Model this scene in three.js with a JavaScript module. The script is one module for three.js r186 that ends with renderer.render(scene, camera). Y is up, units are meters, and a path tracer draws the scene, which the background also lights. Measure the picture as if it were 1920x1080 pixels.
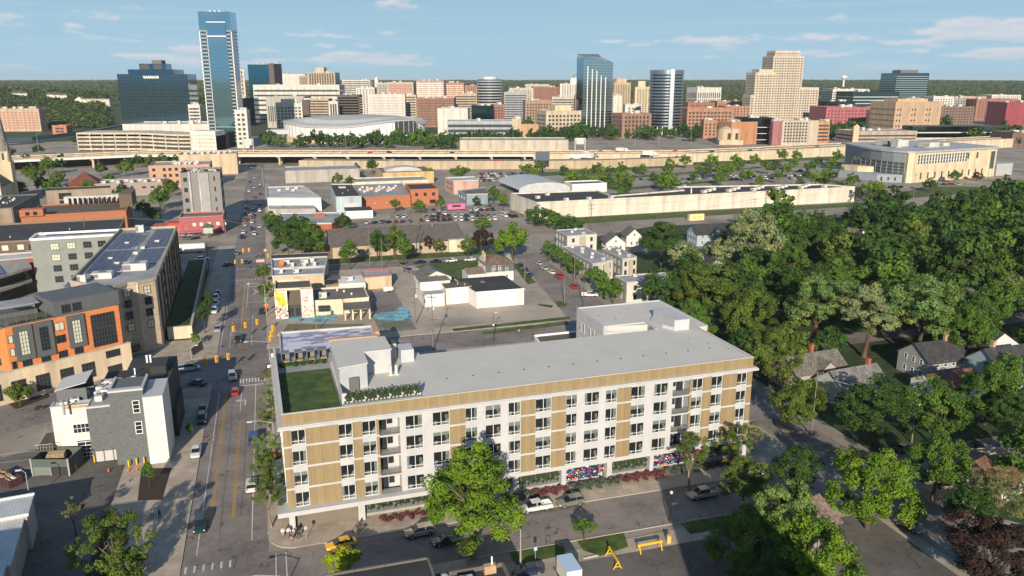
import*as THREE from 'three';
import{FontLoader}from 'three/addons/loaders/FontLoader.js';
import{TextGeometry}from 'three/addons/geometries/TextGeometry.js';
import{MarchingCubes}from 'three/addons/objects/MarchingCubes.js';
// ---------------------------------------------------------------- camera, sky, sun, exposure
const scene=new THREE.Scene();
const CAM_H=70,FOCAL=1493,PITCH=Math.atan(388/1493);
const camera=new THREE.PerspectiveCamera(2*Math.atan(540/FOCAL)*180/Math.PI,1920/1080,0.5,30000);
camera.position.set(0,CAM_H,0);
camera.rotation.x=-PITCH;
scene.add(camera);
const SUN_EL=20*Math.PI/180,SUN_AZ=-0.02;
const sunDir=new THREE.Vector3(Math.sin(SUN_AZ)*Math.cos(SUN_EL),Math.sin(SUN_EL),Math.cos(SUN_AZ)*Math.cos(SUN_EL));
const sun=new THREE.DirectionalLight(new THREE.Color().setRGB(1,0.86,0.66),5);
sun.position.copy(sunDir).multiplyScalar(600);sun.position.z-=220;sun.target.position.set(0,0,-220);
sun.castShadow=true;sun.shadow.mapSize.set(4096,4096);sun.shadow.radius=1;
Object.assign(sun.shadow.camera,{left:-420,right:420,top:320,bottom:-320,near:1,far:2500});
scene.add(sun,sun.target);
function hash(x,y,s){let h=(x*374761393+y*668265263+s*2147483647)|0;h=Math.imul(h^(h>>>13),1274126177);h^=h>>>16;return(h>>>0)/4294967296;}
function vnoise(x,y,px,py,s){
const xi=Math.floor(x),yi=Math.floor(y),fx=x-xi,fy=y-yi,u=fx*fx*(3-2*fx),v=fy*fy*(3-2*fy);
const m=(a,p)=>((a%p)+p)%p,x0=m(xi,px),x1=m(xi+1,px),y0=m(yi,py),y1=m(yi+1,py);
const a=hash(x0,y0,s),b=hash(x1,y0,s),c=hash(x0,y1,s),d=hash(x1,y1,s);
return a+(b-a)*u+(c-a)*v+(a-b-c+d)*u*v;
}
function fbm(x,y,px,py,s,oct=4){let t=0,a=0.5,n=0;for(let i=0;i<oct;i++){t+=a*vnoise(x,y,px,py,s+i);n+=a;a*=0.55;x*=2;y*=2;px*=2;py*=2;}return t/n;}
function rng(seed){let a=seed>>>0;return()=>{a=(a+0x6D2B79F5)|0;let t=Math.imul(a^(a>>>15),1|a);t=(t+Math.imul(t^(t>>>7),61|t))^t;return((t^(t>>>14))>>>0)/4294967296;};}
const sstep=(a,b,x)=>{const t=Math.min(1,Math.max(0,(x-a)/(b-a)));return t*t*(3-2*t);};
const lerp=(a,b,t)=>a+(b-a)*t;
{
const W=4096,H=2048,data=new Float32Array(W*H*4);
for(let j=0;j<H;j++){
const el=((j+0.5)/H-0.5)*180;
const e=Math.max(0,el),hz=Math.exp(-e/2.6),hz2=Math.exp(-e/14);
let r=0.05+0.315*hz2-0.09*hz,g=0.125+0.43*hz2-0.12*hz,b=0.25+0.42*hz2-0.14*hz;
if(el<0){r=0.20;g=0.26;b=0.3;}
for(let i=0;i<W;i++){
const k=(j*W+i)*4;let R=r,Gc=g,B=b;
if(el>0.2&&el<40){
const yy=Math.log(el+0.9)*9,az=i/W;
const n=fbm(az*110,yy*0.62,110,64,11,5),big=fbm(az*30,yy*0.4,30,64,5,3);
let d=sstep(0.565,0.66,n*0.66+big*0.40)*sstep(0.25,1.6,el);
const wisp=sstep(0.40,0.75,fbm(az*26,yy*2.2,26,64,23,5))*0.22*sstep(0.2,2,el);
const top=fbm(az*110,yy*0.62+0.3,110,64,11,4),lit=0.5+0.5*sstep(-0.12,0.12,n-top);
d*=0.75;
R=lerp(R,lerp(0.34,0.56,lit),d);Gc=lerp(Gc,lerp(0.42,0.55,lit),d);B=lerp(B,lerp(0.50,0.58,lit),d);
R=lerp(R,0.42,wisp);Gc=lerp(Gc,0.50,wisp);B=lerp(B,0.57,wisp);
}
data[k]=R;data[k+1]=Gc;data[k+2]=B;data[k+3]=1;
}
}
const t=new THREE.DataTexture(data,W,H,THREE.RGBAFormat,THREE.FloatType);
t.mapping=THREE.EquirectangularReflectionMapping;t.magFilter=THREE.LinearFilter;t.minFilter=THREE.LinearFilter;t.wrapS=THREE.RepeatWrapping;t.needsUpdate=true;
scene.background=t;scene.environment=t;
}
scene.fog=new THREE.FogExp2(new THREE.Color().setRGB(0.72,0.82,0.92),0.000045);
scene.backgroundIntensity=1;scene.environmentIntensity=1;
const renderer=new THREE.WebGLRenderer({antialias:true});
renderer.toneMapping=THREE.LinearToneMapping;
renderer.toneMappingExposure=1.35;
renderer.shadowMap.enabled=true;
// ---------------------------------------------------------------- places: the street grid of the town
const PHI=Math.atan2(0.289,0.957),CD=Math.cos(PHI),SD=Math.sin(PHI),OX=-34.4,OZ=-113.4;
const gpos=(a,b,y=0)=>new THREE.Vector3(OX+a*CD-b*SD,y,OZ-a*SD-b*CD);
const SP=Math.sin(PITCH),CP=Math.cos(PITCH);
function ground(px,py,h=0){const v=(py-540)/FOCAL,u=(px-960)/FOCAL,t=(CAM_H-h)/(SP+v*CP);return[u*t,-(CP-v*SP)*t];}
function A(px,py,h=0){const[x,z]=ground(px,py,h),dx=x-OX,dz=z-OZ;return[dx*CD-dz*SD,-dx*SD-dz*CD];}
const toGrid=(x,z)=>{const dx=x-OX,dz=z-OZ;return[dx*CD-dz*SD,-dx*SD-dz*CD];};
// ---------------------------------------------------------------- geometry: triangles with normals and uv in metres
class G{
constructor(){this.p=[];this.n=[];this.u=[];this.c=null;}
quad(a,b,c,d){
const ux=b[0]-a[0],uy=b[1]-a[1],uz=b[2]-a[2],vx=c[0]-a[0],vy=c[1]-a[1],vz=c[2]-a[2];
let nx=uy*vz-uz*vy,ny=uz*vx-ux*vz,nz=ux*vy-uy*vx;const l=Math.hypot(nx,ny,nz)||1;nx/=l;ny/=l;nz/=l;
const hl=Math.hypot(nx,nz),T=hl>0.3?[-(-nz)/hl,-nx/hl]:null;
const uv=(q)=>T?[q[0]*T[0]+q[2]*T[1],q[1]]:[q[0],q[2]];
for(const q of d?[a,b,c,a,c,d]:[a,b,c]){this.p.push(q[0],q[1],q[2]);this.n.push(nx,ny,nz);const w=uv(q);this.u.push(w[0],w[1]);}
return this;
}
tri(a,b,c){return this.quad(a,b,c,null);}
box(x0,x1,y0,y1,z0,z1,bottom=true){
if(x0>x1)[x0,x1]=[x1,x0];if(z0>z1)[z0,z1]=[z1,z0];if(y0>y1)[y0,y1]=[y1,y0];
const v=(i,j,k)=>[i?x1:x0,j?y1:y0,k?z1:z0];
this.quad(v(0,0,1),v(1,0,1),v(1,1,1),v(0,1,1)).quad(v(1,0,0),v(0,0,0),v(0,1,0),v(1,1,0));
this.quad(v(1,0,1),v(1,0,0),v(1,1,0),v(1,1,1)).quad(v(0,0,0),v(0,0,1),v(0,1,1),v(0,1,0));
this.quad(v(0,1,1),v(1,1,1),v(1,1,0),v(0,1,0));if(bottom)this.quad(v(0,0,0),v(1,0,0),v(1,0,1),v(0,0,1));
return this;
}
prism(pts,y0,y1,capTop=true,capBottom=false,sides=true){
let area=0;for(let i=0;i<pts.length;i++){const[x,z]=pts[i],[X,Z]=pts[(i+1)%pts.length];area+=x*Z-X*z;}
if(area>0)pts=pts.slice().reverse();
const n=pts.length,top=typeof y1==='function'?y1:()=>y1;
if(sides)for(let i=0;i<n;i++){const a=pts[i],b=pts[(i+1)%n];this.quad([a[0],y0,a[1]],[b[0],y0,b[1]],[b[0],top(b),b[1]],[a[0],top(a),a[1]]);}
const f=THREE.ShapeUtils.triangulateShape(pts.map((q)=>new THREE.Vector2(q[0],q[1])),[]);
for(const t of f){const q=t.map((i)=>pts[i]);const cr=(q[1][0]-q[0][0])*(q[2][1]-q[0][1])-(q[2][0]-q[0][0])*(q[1][1]-q[0][1]);if(cr>0)q.reverse();
if(capTop)this.tri(...q.map((w)=>[w[0],top(w),w[1]]));if(capBottom)this.tri(...q.slice().reverse().map((w)=>[w[0],y0,w[1]]));}
return this;
}
tube(p,q,r0,r1=r0,seg=8,caps=true){
const P=new THREE.Vector3(...p),Q=new THREE.Vector3(...q),d=Q.clone().sub(P).normalize();
const e=Math.abs(d.y)<0.9?new THREE.Vector3(0,1,0):new THREE.Vector3(1,0,0),s=e.clone().cross(d).normalize(),t=d.clone().cross(s),L=P.distanceTo(Q);
const at=(c,r,k)=>{const w=k/seg*Math.PI*2,x=Math.cos(w)*r,y=Math.sin(w)*r;return[c.x+s.x*x+t.x*y,c.y+s.y*x+t.y*y,c.z+s.z*x+t.z*y];};
const nr=(k)=>{const w=k/seg*Math.PI*2;return[s.x*Math.cos(w)+t.x*Math.sin(w),s.y*Math.cos(w)+t.y*Math.sin(w),s.z*Math.cos(w)+t.z*Math.sin(w)];};
for(let k=0;k<seg;k++){
const a=at(P,r0,k),b=at(P,r0,k+1),c=at(Q,r1,k+1),e2=at(Q,r1,k),n0=nr(k),n1=nr(k+1),U0=k/seg*6.28*r0,U1=(k+1)/seg*6.28*r0;
for(const[v,n,u]of[[a,n0,[U0,0]],[b,n1,[U1,0]],[c,n1,[U1,L]],[a,n0,[U0,0]],[c,n1,[U1,L]],[e2,n0,[U0,L]]]){this.p.push(...v);this.n.push(...n);this.u.push(...u);}
if(caps){this.tri([Q.x,Q.y,Q.z],e2,c);this.tri([P.x,P.y,P.z],b,a);}
}
return this;
}
cyl(x,z,y0,y1,r0,r1=r0,seg=12){return this.tube([x,y0,z],[x,y1,z],r0,r1,seg);}
ball(x,y,z,rx,ry=rx,rz=rx,n=8,m=6){
const pt=(i,j)=>{const a=i/n*6.2832,b=(j/m-0.5)*Math.PI,c=Math.cos(b);return[Math.cos(a)*c,Math.sin(b),Math.sin(a)*c];};
for(let j=0;j<m;j++)for(let i=0;i<n;i++){const q=[pt(i,j),pt(i,j+1),pt(i+1,j+1),pt(i,j),pt(i+1,j+1),pt(i+1,j)];
for(const w of q){this.p.push(x+w[0]*rx,y+w[1]*ry,z+w[2]*rz);const l=Math.hypot(w[0]/rx,w[1]/ry,w[2]/rz);this.n.push(w[0]/rx/l,w[1]/ry/l,w[2]/rz/l);this.u.push(w[0]*rx,w[1]*ry);}}
return this;
}
add(o,m){
const nm=new THREE.Matrix3().getNormalMatrix(m),v=new THREE.Vector3();
for(let i=0;i<o.p.length;i+=3){v.set(o.p[i],o.p[i+1],o.p[i+2]).applyMatrix4(m);this.p.push(v.x,v.y,v.z);v.set(o.n[i],o.n[i+1],o.n[i+2]).applyMatrix3(nm).normalize();this.n.push(v.x,v.y,v.z);}
for(let i=0;i<o.u.length;i++)this.u.push(o.u[i]);
return this;
}
geo(){
const g=new THREE.BufferGeometry();
g.setAttribute('position',new THREE.Float32BufferAttribute(this.p,3));g.setAttribute('normal',new THREE.Float32BufferAttribute(this.n,3));g.setAttribute('uv',new THREE.Float32BufferAttribute(this.u,2));
if(this.c)g.setAttribute('color',new THREE.Float32BufferAttribute(this.c,3));
return g;
}
}
const M4=(x,y,z,ry=0,s=1)=>new THREE.Matrix4().makeRotationY(ry).setPosition(x,y,z).multiply(new THREE.Matrix4().makeScale(s,s,s));
// ---------------------------------------------------------------- things, parts, names
const taken={};
function numbered(name){const n=taken[name]=(taken[name]??-1)+1;return n?`${name}_${String(n).padStart(3, '0')}`:name;}
function tag(o,label,category,group){o.userData.label=label;o.userData.category=category;if(group)o.userData.group=group;return o;}
function mesh(geo,m){const o=new THREE.Mesh(geo instanceof G?geo.geo():geo,m);o.castShadow=o.receiveShadow=true;return o;}
function thing(name,label,category,pos=[0,0,0],turn=0,group){
const o=new THREE.Group();o.name=numbered(name);scene.add(o);
if(pos.isVector3)o.position.copy(pos);else o.position.set(...pos);o.rotation.y=turn;return tag(o,label,category,group);
}
function part(parent,name,geo,m,label){if(geo instanceof G&&!geo.p.length)return null;const o=mesh(geo,m);o.name=name;parent.add(o);if(label)o.userData.label=label;return o;}
function stuffPart(parent,name,geo,m){const o=part(parent,name,geo,m);if(o)o.userData.kind='stuff';return o;}
function one(name,label,category,geo,m,group){const o=mesh(geo,m);o.name=numbered(name);scene.add(o);return tag(o,label,category,group);}
function structure(name,geo,m){const o=mesh(geo,m);o.name=numbered(name);o.userData.kind='structure';scene.add(o);return o;}
function copy(src,pos,turn,label,group){const c=src.clone();c.name=numbered(src.name.replace(/_\d{3}$/,''));scene.add(c);if(pos){if(pos.isVector3)c.position.copy(pos);else c.position.set(...pos);}if(turn!==undefined)c.rotation.y=turn;c.userData={ ...src.userData};if(label)c.userData.label=label;if(group!==undefined)c.userData.group=group;if(!c.userData.group)delete c.userData.group;return c;}
// ---------------------------------------------------------------- materials
function tex(size,fn,metres,srgb=true){
const d=new Uint8Array(size*size*4);
for(let j=0;j<size;j++)for(let i=0;i<size;i++){const c=fn(i/size,j/size),k=(j*size+i)*4;if(typeof c==='number')d[k]=d[k+1]=d[k+2]=Math.max(0,Math.min(255,c*255));else{d[k]=Math.max(0,Math.min(255,c[0]*255));d[k+1]=Math.max(0,Math.min(255,c[1]*255));d[k+2]=Math.max(0,Math.min(255,c[2]*255));}d[k+3]=255;}
const t=new THREE.DataTexture(d,size,size);t.wrapS=t.wrapT=THREE.RepeatWrapping;t.magFilter=THREE.LinearFilter;t.minFilter=THREE.LinearMipmapLinearFilter;t.generateMipmaps=true;
if(srgb)t.colorSpace=THREE.SRGBColorSpace;t.repeat.set(1/metres,1/metres);t.needsUpdate=true;return t;
}
const crack=(x,y,s,n)=>{const a=Math.abs(fbm(x*n,y*n,n,n,s,4)-0.5);return a<0.006?0.7:1;};
const T={
asphalt:tex(1024,(x,y)=>(0.88+0.34*(fbm(x*5,y*5,5,5,1,5)-0.5)+0.22*(hash(x*1024|0,y*1024|0,9)-0.5)+0.12*(fbm(x*40,y*40,40,40,3,2)-0.5))*crack(x,y,5,6),34),
worn:tex(1024,(x,y)=>(0.88+0.45*(fbm(x*4,y*4,4,4,31,6)-0.5)+0.14*(hash(x*1024|0,y*1024|0,19)-0.5))*crack(x,y,35,9),60),
concrete:tex(512,(x,y)=>{const sx=(x*8)%1,sy=(y*8)%1;return(0.92+0.22*(fbm(x*6,y*6,6,6,2,5)-0.5)+0.10*(hash(x*512|0,y*512|0,8)-0.5)+0.07*(hash(x*8|0,y*8|0,5)-0.5))*(sx<0.025||sy<0.025?0.86:1);},12),
plaster:tex(256,(x,y)=>0.92+0.12*(fbm(x*5,y*5,5,5,4,5)-0.5)+0.04*(hash(x*256|0,y*256|0,8)-0.5),9),
stain:tex(512,(x,y)=>0.90+0.26*(fbm(x*14,y*2.0,14,2,14,5)-0.5)+0.10*(fbm(x*3,y*3,3,3,4,3)-0.5),22),
roof:tex(512,(x,y)=>{const s=(x*6)%1;return(0.82+0.34*(fbm(x*4,y*4,4,4,6,6)-0.5)+0.08*(hash(x*512|0,y*512|0,18)-0.5))*(s<0.02?0.85:1);},24),
membrane:tex(512,(x,y)=>{const s=(x*5)%1,t2=(y*2)%1;return(0.95+0.07*(fbm(x*4,y*4,4,4,60,5)-0.5))*(s<0.012||t2<0.006?0.965:1);},16),
metalroof:tex(256,(x,y)=>{const s=(x*16)%1;return(0.84+0.2*(fbm(x*4,y*4,4,4,7,5)-0.5))*(s<0.12?0.86:1);},8),
brick:tex(512,(x,y)=>{const row=y*40|0,bx=x*16+(row&1)*0.5,m=(bx%1)<0.05||(y*40%1)<0.12;return m?0.92:0.86+0.34*(hash(Math.floor(bx)%16,row,3)-0.3)*0.7+0.16*(fbm(x*5,y*5,5,5,40,4)-0.5);},4),
wood:tex(512,(x,y)=>{const b=x*24,i=b|0,e=b%1;return(e<0.09?0.78:0.90+0.10*(hash(i,0,3)-0.5))+0.14*(fbm(x*96,y*5,96,5,9,3)-0.5);},5),
grass:tex(512,(x,y)=>{const n=fbm(x*8,y*8,8,8,22,5),m=hash(x*512|0,y*512|0,6),w=0.66+0.5*(n-0.5)+0.32*(m-0.5);return[w*(0.86+0.5*(n-0.45)),w,w*0.8];},14),
shingle:tex(512,(x,y)=>{const r=y*24|0,q=x*16+hash(r,1,2)*3;return 0.78+0.26*(hash(Math.floor(q),r,7)-0.5)+0.12*(fbm(x*4,y*4,4,4,5,4)-0.5)-((y*24%1)<0.15?0.14:0);},6),
siding:tex(256,(x,y)=>(y*16%1)<0.14?0.72:0.90+0.06*(hash(0,y*16|0,5)-0.5),3),
bark:tex(256,(x,y)=>0.7+0.6*(fbm(x*24,y*4,24,4,15,4)-0.5),2),
};
const mats={};
function mat(rgb,rough=0.9,map=null,extra={}){
const key=rgb.join()+rough+(map?map.uuid:'')+JSON.stringify(extra,(k,v)=>v&&v.isTexture?v.uuid:v);
if(mats[key])return mats[key];
const{phys,bump, ...rest}=extra,C=phys?THREE.MeshPhysicalMaterial:THREE.MeshStandardMaterial;
const m=new C({roughness:rough, ...rest});m.color.setRGB(...rgb);if(map)m.map=map;if(bump){m.bumpMap=map;m.bumpScale=bump;}
return mats[key]=m;
}
const grey=(v,r,map,e)=>mat([v,v,v*1.02],r,map,e);
const MAT={
asphalt:mat([0.26,0.23,0.22],0.93,T.asphalt),asphaltDark:mat([0.16,0.148,0.14],0.93,T.asphalt),asphaltLight:mat([0.27,0.245,0.225],0.94,T.worn),lotPale:mat([0.47,0.405,0.34],0.95,T.worn),lot:mat([0.36,0.315,0.27],0.95,T.worn),
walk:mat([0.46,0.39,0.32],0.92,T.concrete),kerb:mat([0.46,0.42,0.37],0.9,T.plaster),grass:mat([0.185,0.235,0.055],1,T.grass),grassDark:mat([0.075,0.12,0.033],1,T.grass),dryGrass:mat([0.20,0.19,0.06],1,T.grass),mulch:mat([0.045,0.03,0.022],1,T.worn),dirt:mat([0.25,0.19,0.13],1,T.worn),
white:mat([0.80,0.79,0.77],0.75,T.plaster),whiteTrim:mat([0.82,0.82,0.81],0.6),paintW:mat([0.72,0.72,0.70],0.8,T.worn),paintY:mat([0.58,0.33,0.05],0.8,T.worn),yellow:mat([0.75,0.45,0.02],0.5),signal:mat([0.72,0.36,0.015],0.5),orange:mat([0.75,0.16,0.02],0.6),
wood:mat([0.33,0.25,0.14],0.8,T.wood),membrane:mat([0.585,0.57,0.54],0.85,T.membrane),steel:grey(0.45,0.4,null,{metalness:0.7}),dark:grey(0.03,0.6),black:grey(0.012,0.5),pole:mat([0.20,0.15,0.11],0.9,T.bark),poleGrey:mat([0.34,0.31,0.27],0.9,T.bark),galv:grey(0.42,0.5,null,{metalness:0.4}),
glass:mat([0.022,0.028,0.036],0.06,null,{phys:true,ior:1.6}),glassMid:mat([0.07,0.085,0.1],0.08,null,{phys:true,ior:1.6}),blind:mat([0.55,0.56,0.46],0.7),frame:grey(0.06,0.5),frameW:grey(0.72,0.5),
roofDark:mat([0.055,0.058,0.066],0.9,T.roof),roofGrey:mat([0.21,0.195,0.18],0.92,T.roof),roofLight:mat([0.46,0.47,0.50],0.8,T.roof),roofWhite:mat([0.70,0.70,0.71],0.75,T.roof),roofBrown:mat([0.17,0.14,0.11],0.92,T.roof),unit:mat([0.62,0.62,0.62],0.55,T.plaster),unitDark:grey(0.2,0.6,T.plaster),
brickRed:mat([0.40,0.125,0.075],0.9,T.brick),brickOrange:mat([0.47,0.175,0.095],0.9,T.brick),brickTan:mat([0.55,0.37,0.235],0.9,T.brick),brickBrown:mat([0.20,0.135,0.10],0.9,T.brick),brickDark:mat([0.09,0.08,0.075],0.9,T.brick),brickPink:mat([0.42,0.12,0.135],0.85,T.brick),
tan:mat([0.60,0.47,0.33],0.85,T.stain),cream:mat([0.68,0.60,0.46],0.85,T.stain),concrete:mat([0.55,0.50,0.43],0.9,T.stain),concreteGrey:mat([0.40,0.38,0.36],0.9,T.stain),slate:mat([0.135,0.15,0.165],0.8,T.plaster),sage:mat([0.25,0.28,0.28],0.8,T.plaster),
};
// ---------------------------------------------------------------- windows
const winCache={};
function winGeo(w,h,nx,ny,f=0.09,proud=0.08){
const key=[w,h,nx,ny,f,proud].join();if(winCache[key])return winCache[key];
const F=new G(),P=new G();
F.box(-w/2,w/2,h-f,h,0,proud).box(-w/2,w/2,0,f,0,proud+0.04).box(-w/2,-w/2+f,f,h-f,0,proud).box(w/2-f,w/2,f,h-f,0,proud);
for(let i=1;i<nx;i++){const x=-w/2+w*i/nx;F.box(x-f*0.4,x+f*0.4,f,h-f,0,proud-0.012);}
for(let i=1;i<ny;i++){const y=h*i/ny;F.box(-w/2+f,w/2-f,y-f*0.4,y+f*0.4,0,proud-0.02);}
P.box(-w/2+f*0.6,w/2-f*0.6,f*0.6,h-f*0.6,0,0.03);
return winCache[key]=[F.geo(),P.geo(),F,P];
}
function onSide(s,w,d,u){return s==='F'?[u,0,0]:s==='R'?[w,-u,Math.PI/2]:s==='L'?[0,-d+u,-Math.PI/2]:[w-u,-d,Math.PI];}
function windows(parent,w,d,side,us,ys,ww,wh,o={}){
const[fg,pg]=winGeo(ww,wh,o.nx??2,o.ny??1,o.f??0.09,o.proud??0.08);let k=0;
for(const y of ys)for(const u of us){
const[x,z,t]=onSide(side,w,d,u),f=part(parent,'window',fg,o.frame??MAT.frame);f.position.set(x,y,z);f.rotation.y=t;
const gl=o.glass??MAT.glass;part(f,'pane',pg,Array.isArray(gl)?gl[(k*7+(k>>2)*3+(o.seed??0))%gl.length]:gl);k++;
}
}
function farWindows(parent,w,d,sides,rows,step,ww,wh,m,o={}){
const q=new G();
for(const s of sides){const L=s==='F'||s==='B'?w:d,n=Math.max(1,Math.floor((L-(o.margin??2))/step));
for(const y of rows)for(let i=0;i<n;i++){const u=L/2+(i-(n-1)/2)*step,[x,z,t]=onSide(s,w,d,u);if(o.skip&&o.skip(i,n,s))continue;const b=new G().box(-ww/2,ww/2,y,y+wh,0,0.06,false);q.add(b,M4(x,0,z,t));}}
return stuffPart(parent,'windows',q,m??MAT.glass);
}
const range=(n,a,s)=>Array.from({length:n},(_,i)=>a+i*s);
// ---------------------------------------------------------------- a flat-roofed building: origin at its front-left corner, x right, -z away
function shell(parent,w,d,h,par,wallM,roofM,capM,x0=0,z0=0,y0=0){
const t=0.3,W=new G(),R=new G(),C=new G(),x1=x0+w,z1=z0-d,H=h+par;
W.quad([x0,y0,z0],[x1,y0,z0],[x1,H,z0],[x0,H,z0]).quad([x1,y0,z1],[x0,y0,z1],[x0,H,z1],[x1,H,z1]).quad([x1,y0,z0],[x1,y0,z1],[x1,H,z1],[x1,H,z0]).quad([x0,y0,z1],[x0,y0,z0],[x0,H,z0],[x0,H,z1]);
if(par>0.05){
W.quad([x1-t,h,z0-t],[x0+t,h,z0-t],[x0+t,H,z0-t],[x1-t,H,z0-t]).quad([x0+t,h,z1+t],[x1-t,h,z1+t],[x1-t,H,z1+t],[x0+t,H,z1+t]).quad([x1-t,h,z1+t],[x1-t,h,z0-t],[x1-t,H,z0-t],[x1-t,H,z1+t]).quad([x0+t,h,z0-t],[x0+t,h,z1+t],[x0+t,H,z1+t],[x0+t,H,z0-t]);
const e=0.06,c=0.12;C.box(x0-e,x1+e,H,H+c,z0-t-e,z0+e).box(x0-e,x1+e,H,H+c,z1-e,z1+t+e).box(x0-e,x0+t+e,H,H+c,z1+t+e,z0-t-e).box(x1-t-e,x1+e,H,H+c,z1+t+e,z0-t-e);
R.quad([x0+t,h,z0-t],[x1-t,h,z0-t],[x1-t,h,z1+t],[x0+t,h,z1+t]);
}else R.box(x0-0.1,x1+0.1,H,H+0.15,z1-0.1,z0+0.1);
part(parent,'wall',W,wallM);part(parent,'roof',R,roofM);if(C.p.length)part(parent,'coping',C,capM??MAT.galv);
}
const unitGeo={};
function rooftopUnit(parent,x,y,z,w=2,h=1.3,d=1.5,m=MAT.unit,turn=0){
const k=[w,h,d].join();if(!unitGeo[k]){const q=new G().box(-w/2,w/2,0.15,h,-d/2,d/2).box(-w/2+0.1,w/2-0.1,0,0.15,-d/2+0.1,d/2-0.1),f=new G().cyl(0,0,h,h+0.1,Math.min(w,d)*0.32,Math.min(w,d)*0.32,10).box(-w/2-0.02,-w/2+w*0.35,0.35,h-0.25,d/2,d/2+0.02);unitGeo[k]=[q.geo(),f.geo()];}
const o=part(parent,'rooftop_unit',unitGeo[k][0],m);o.position.set(x,y,z);o.rotation.y=turn;part(o,'grille',unitGeo[k][1],MAT.unitDark);return o;
}
function ventPipe(parent,x,y,z,h=0.6,r=0.12,m=MAT.galv){return part(parent,'vent_pipe',new G().cyl(x,z,y,y+h,r,r,8).cyl(x,z,y+h,y+h+0.12,r*1.5,r*1.2,8),m);}
function flat(name,label,cat,a,b,w,d,h,o={}){
const g=thing(name,label,cat,gpos(a,b),PHI+(o.turn??0),o.group);shell(g,w,d,h,o.par??0.6,o.wall??MAT.concrete,o.roof??MAT.roofGrey,o.cap);return g;
}
// ---------------------------------------------------------------- the ground: one sheet to the horizon, rising into low hills
function terrain(x,z){
const r=Math.hypot(x,z),hills=46*sstep(1900,5400,r)+22*sstep(1700,3600,r)*(fbm(x/900+40,z/900+40,4096,4096,77,3)-0.45);
const ridge=40*Math.exp(-(((x+1250)/620)**2)-(((z+1780)/330)**2));
return hills+ridge*sstep(1150,1500,r);
}
{
const q=new G(),rings=[0,300,700,1100,1300,1450,1600,1750,1900,2100,2350,2650,3000,3400,3900,4500,5200,6000,7000,8500,11000,15000],n=96;
const pt=(r,k)=>{const a=k/n*Math.PI*2,x=Math.sin(a)*r,z=Math.cos(a)*r;return[x,terrain(x,z),z];};
for(let i=0;i+1<rings.length;i++)for(let k=0;k<n;k++){const a=pt(rings[i],k),b=pt(rings[i+1],k),c=pt(rings[i+1],k+1),d=pt(rings[i],k+1);if(i)q.quad(a,b,c,d);else q.tri(a,b,c);}
structure('ground',q,MAT.grassDark);
}
const poly=(pts)=>pts.map(([a,b])=>{const p=gpos(a,b);return[p.x,p.z];});
const rect=(a0,a1,b0,b1)=>[[a0,b0],[a1,b0],[a1,b1],[a0,b1]];
const px=(...q)=>{const r=[];for(let i=0;i<q.length;i+=2)r.push(A(q[i],q[i+1]));return r;};
function sheet(name,pts,y,m){return structure(name,new G().prism(poly(pts),0,y,true,false,false),m);}
function slab(name,pts,y,m){return structure(name,new G().prism(poly(pts),0,y,true,false,true),m);}
function arc(cx,cy,r,a0,a1,n=6){return range(n+1,0,1).map((i)=>{const t=(a0+(a1-a0)*i/n)*Math.PI/180;return[cx+Math.cos(t)*r,cy+Math.sin(t)*r];});}
sheet('pavement',rect(-420,1900,-90,2300),0.004,MAT.lot);
sheet('lawn',[[107,-90],[520,-90],[520,200],[400,226],[180,236],[112,205]],0.008,MAT.grassDark);
sheet('street',rect(-16.9,-4.3,-70,700),0.012,MAT.asphalt);
sheet('parking_lot',[[36,-20.5],[62,-20.5],[62,-21.2],[92,-21.2],[92,-70],[27.5,-70],[27.5,-24],[36,-24]],0.104,MAT.asphaltDark);
sheet('street',rect(-4.3,94,-14.6,-4.2),0.016,MAT.asphalt);
sheet('street',rect(-4.3,240,81,96),0.016,MAT.asphalt);
sheet('street',[[-16.9,74],[-16.9,93],[-30,88],[-120,41],[-120,24],[-36,66]],0.016,MAT.asphalt);
sheet('street',[[-4.3,184.5],[93,183.5],[210,178],[210,188],[93,193.5],[-4.3,194.5]],0.016,MAT.asphalt);
sheet('street',[[83.5,95],[100,95],[104.5,184],[94,184]],0.02,MAT.asphalt);
sheet('street',[[94,-70],[105,-70],[105,82],[96,82]],0.012,MAT.asphalt);
sheet('street',[[105,-14.6],[260,-14],[260,-4],[105,-4.2]],0.016,MAT.asphalt);
sheet('street',[[105,82],[112,82],[118,60],[260,66],[260,58],[112,52],[105,60]],0.016,MAT.asphalt);
slab('sidewalk',[...arc(0.2,0.3,4.5,180,270),[94,-4.2],[94,81],[-4.3,81]],0.13,MAT.walk);
slab('sidewalk',[[-4.3,96.2],[83,96.2],[93.5,183],[-4.3,184]],0.10,MAT.lotPale);
slab('sidewalk',rect(-30,-17,-70,64),0.12,MAT.walk);
slab('sidewalk',[[-17,94],[-17,245],[-24,245],[-24,135],[-34,100],[-100,60],[-100,50],[-30,90]],0.12,MAT.walk);
slab('sidewalk',[[-4.3,-15],[24,-15],[24,-18],[93,-18],[93,-15],[93,-19],[93,-70],[-4.3,-70]],0.10,MAT.walk);
sheet('sidewalk',[[-4.3,96.3],[83,96.3],[83.4,101],[-4.3,101]],0.106,MAT.walk);
sheet('sidewalk',rect(-4.2,-1.8,101,183),0.106,MAT.walk);
sheet('sidewalk',rect(-4.2,-1.6,196,470),0.02,MAT.walk);
sheet('parking_lot',[[-95,-60],[-29.5,-60],[-29.5,37],[-36,52],[-110,16]],0.014,MAT.asphaltDark);
const lines=new G(),ylines=new G(),strip=(g,a0,a1,b0,b1,y=0.02)=>{const p=poly(rect(a0,a1,b0,b1));g.prism(p,0,y,true,false,false);};
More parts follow.
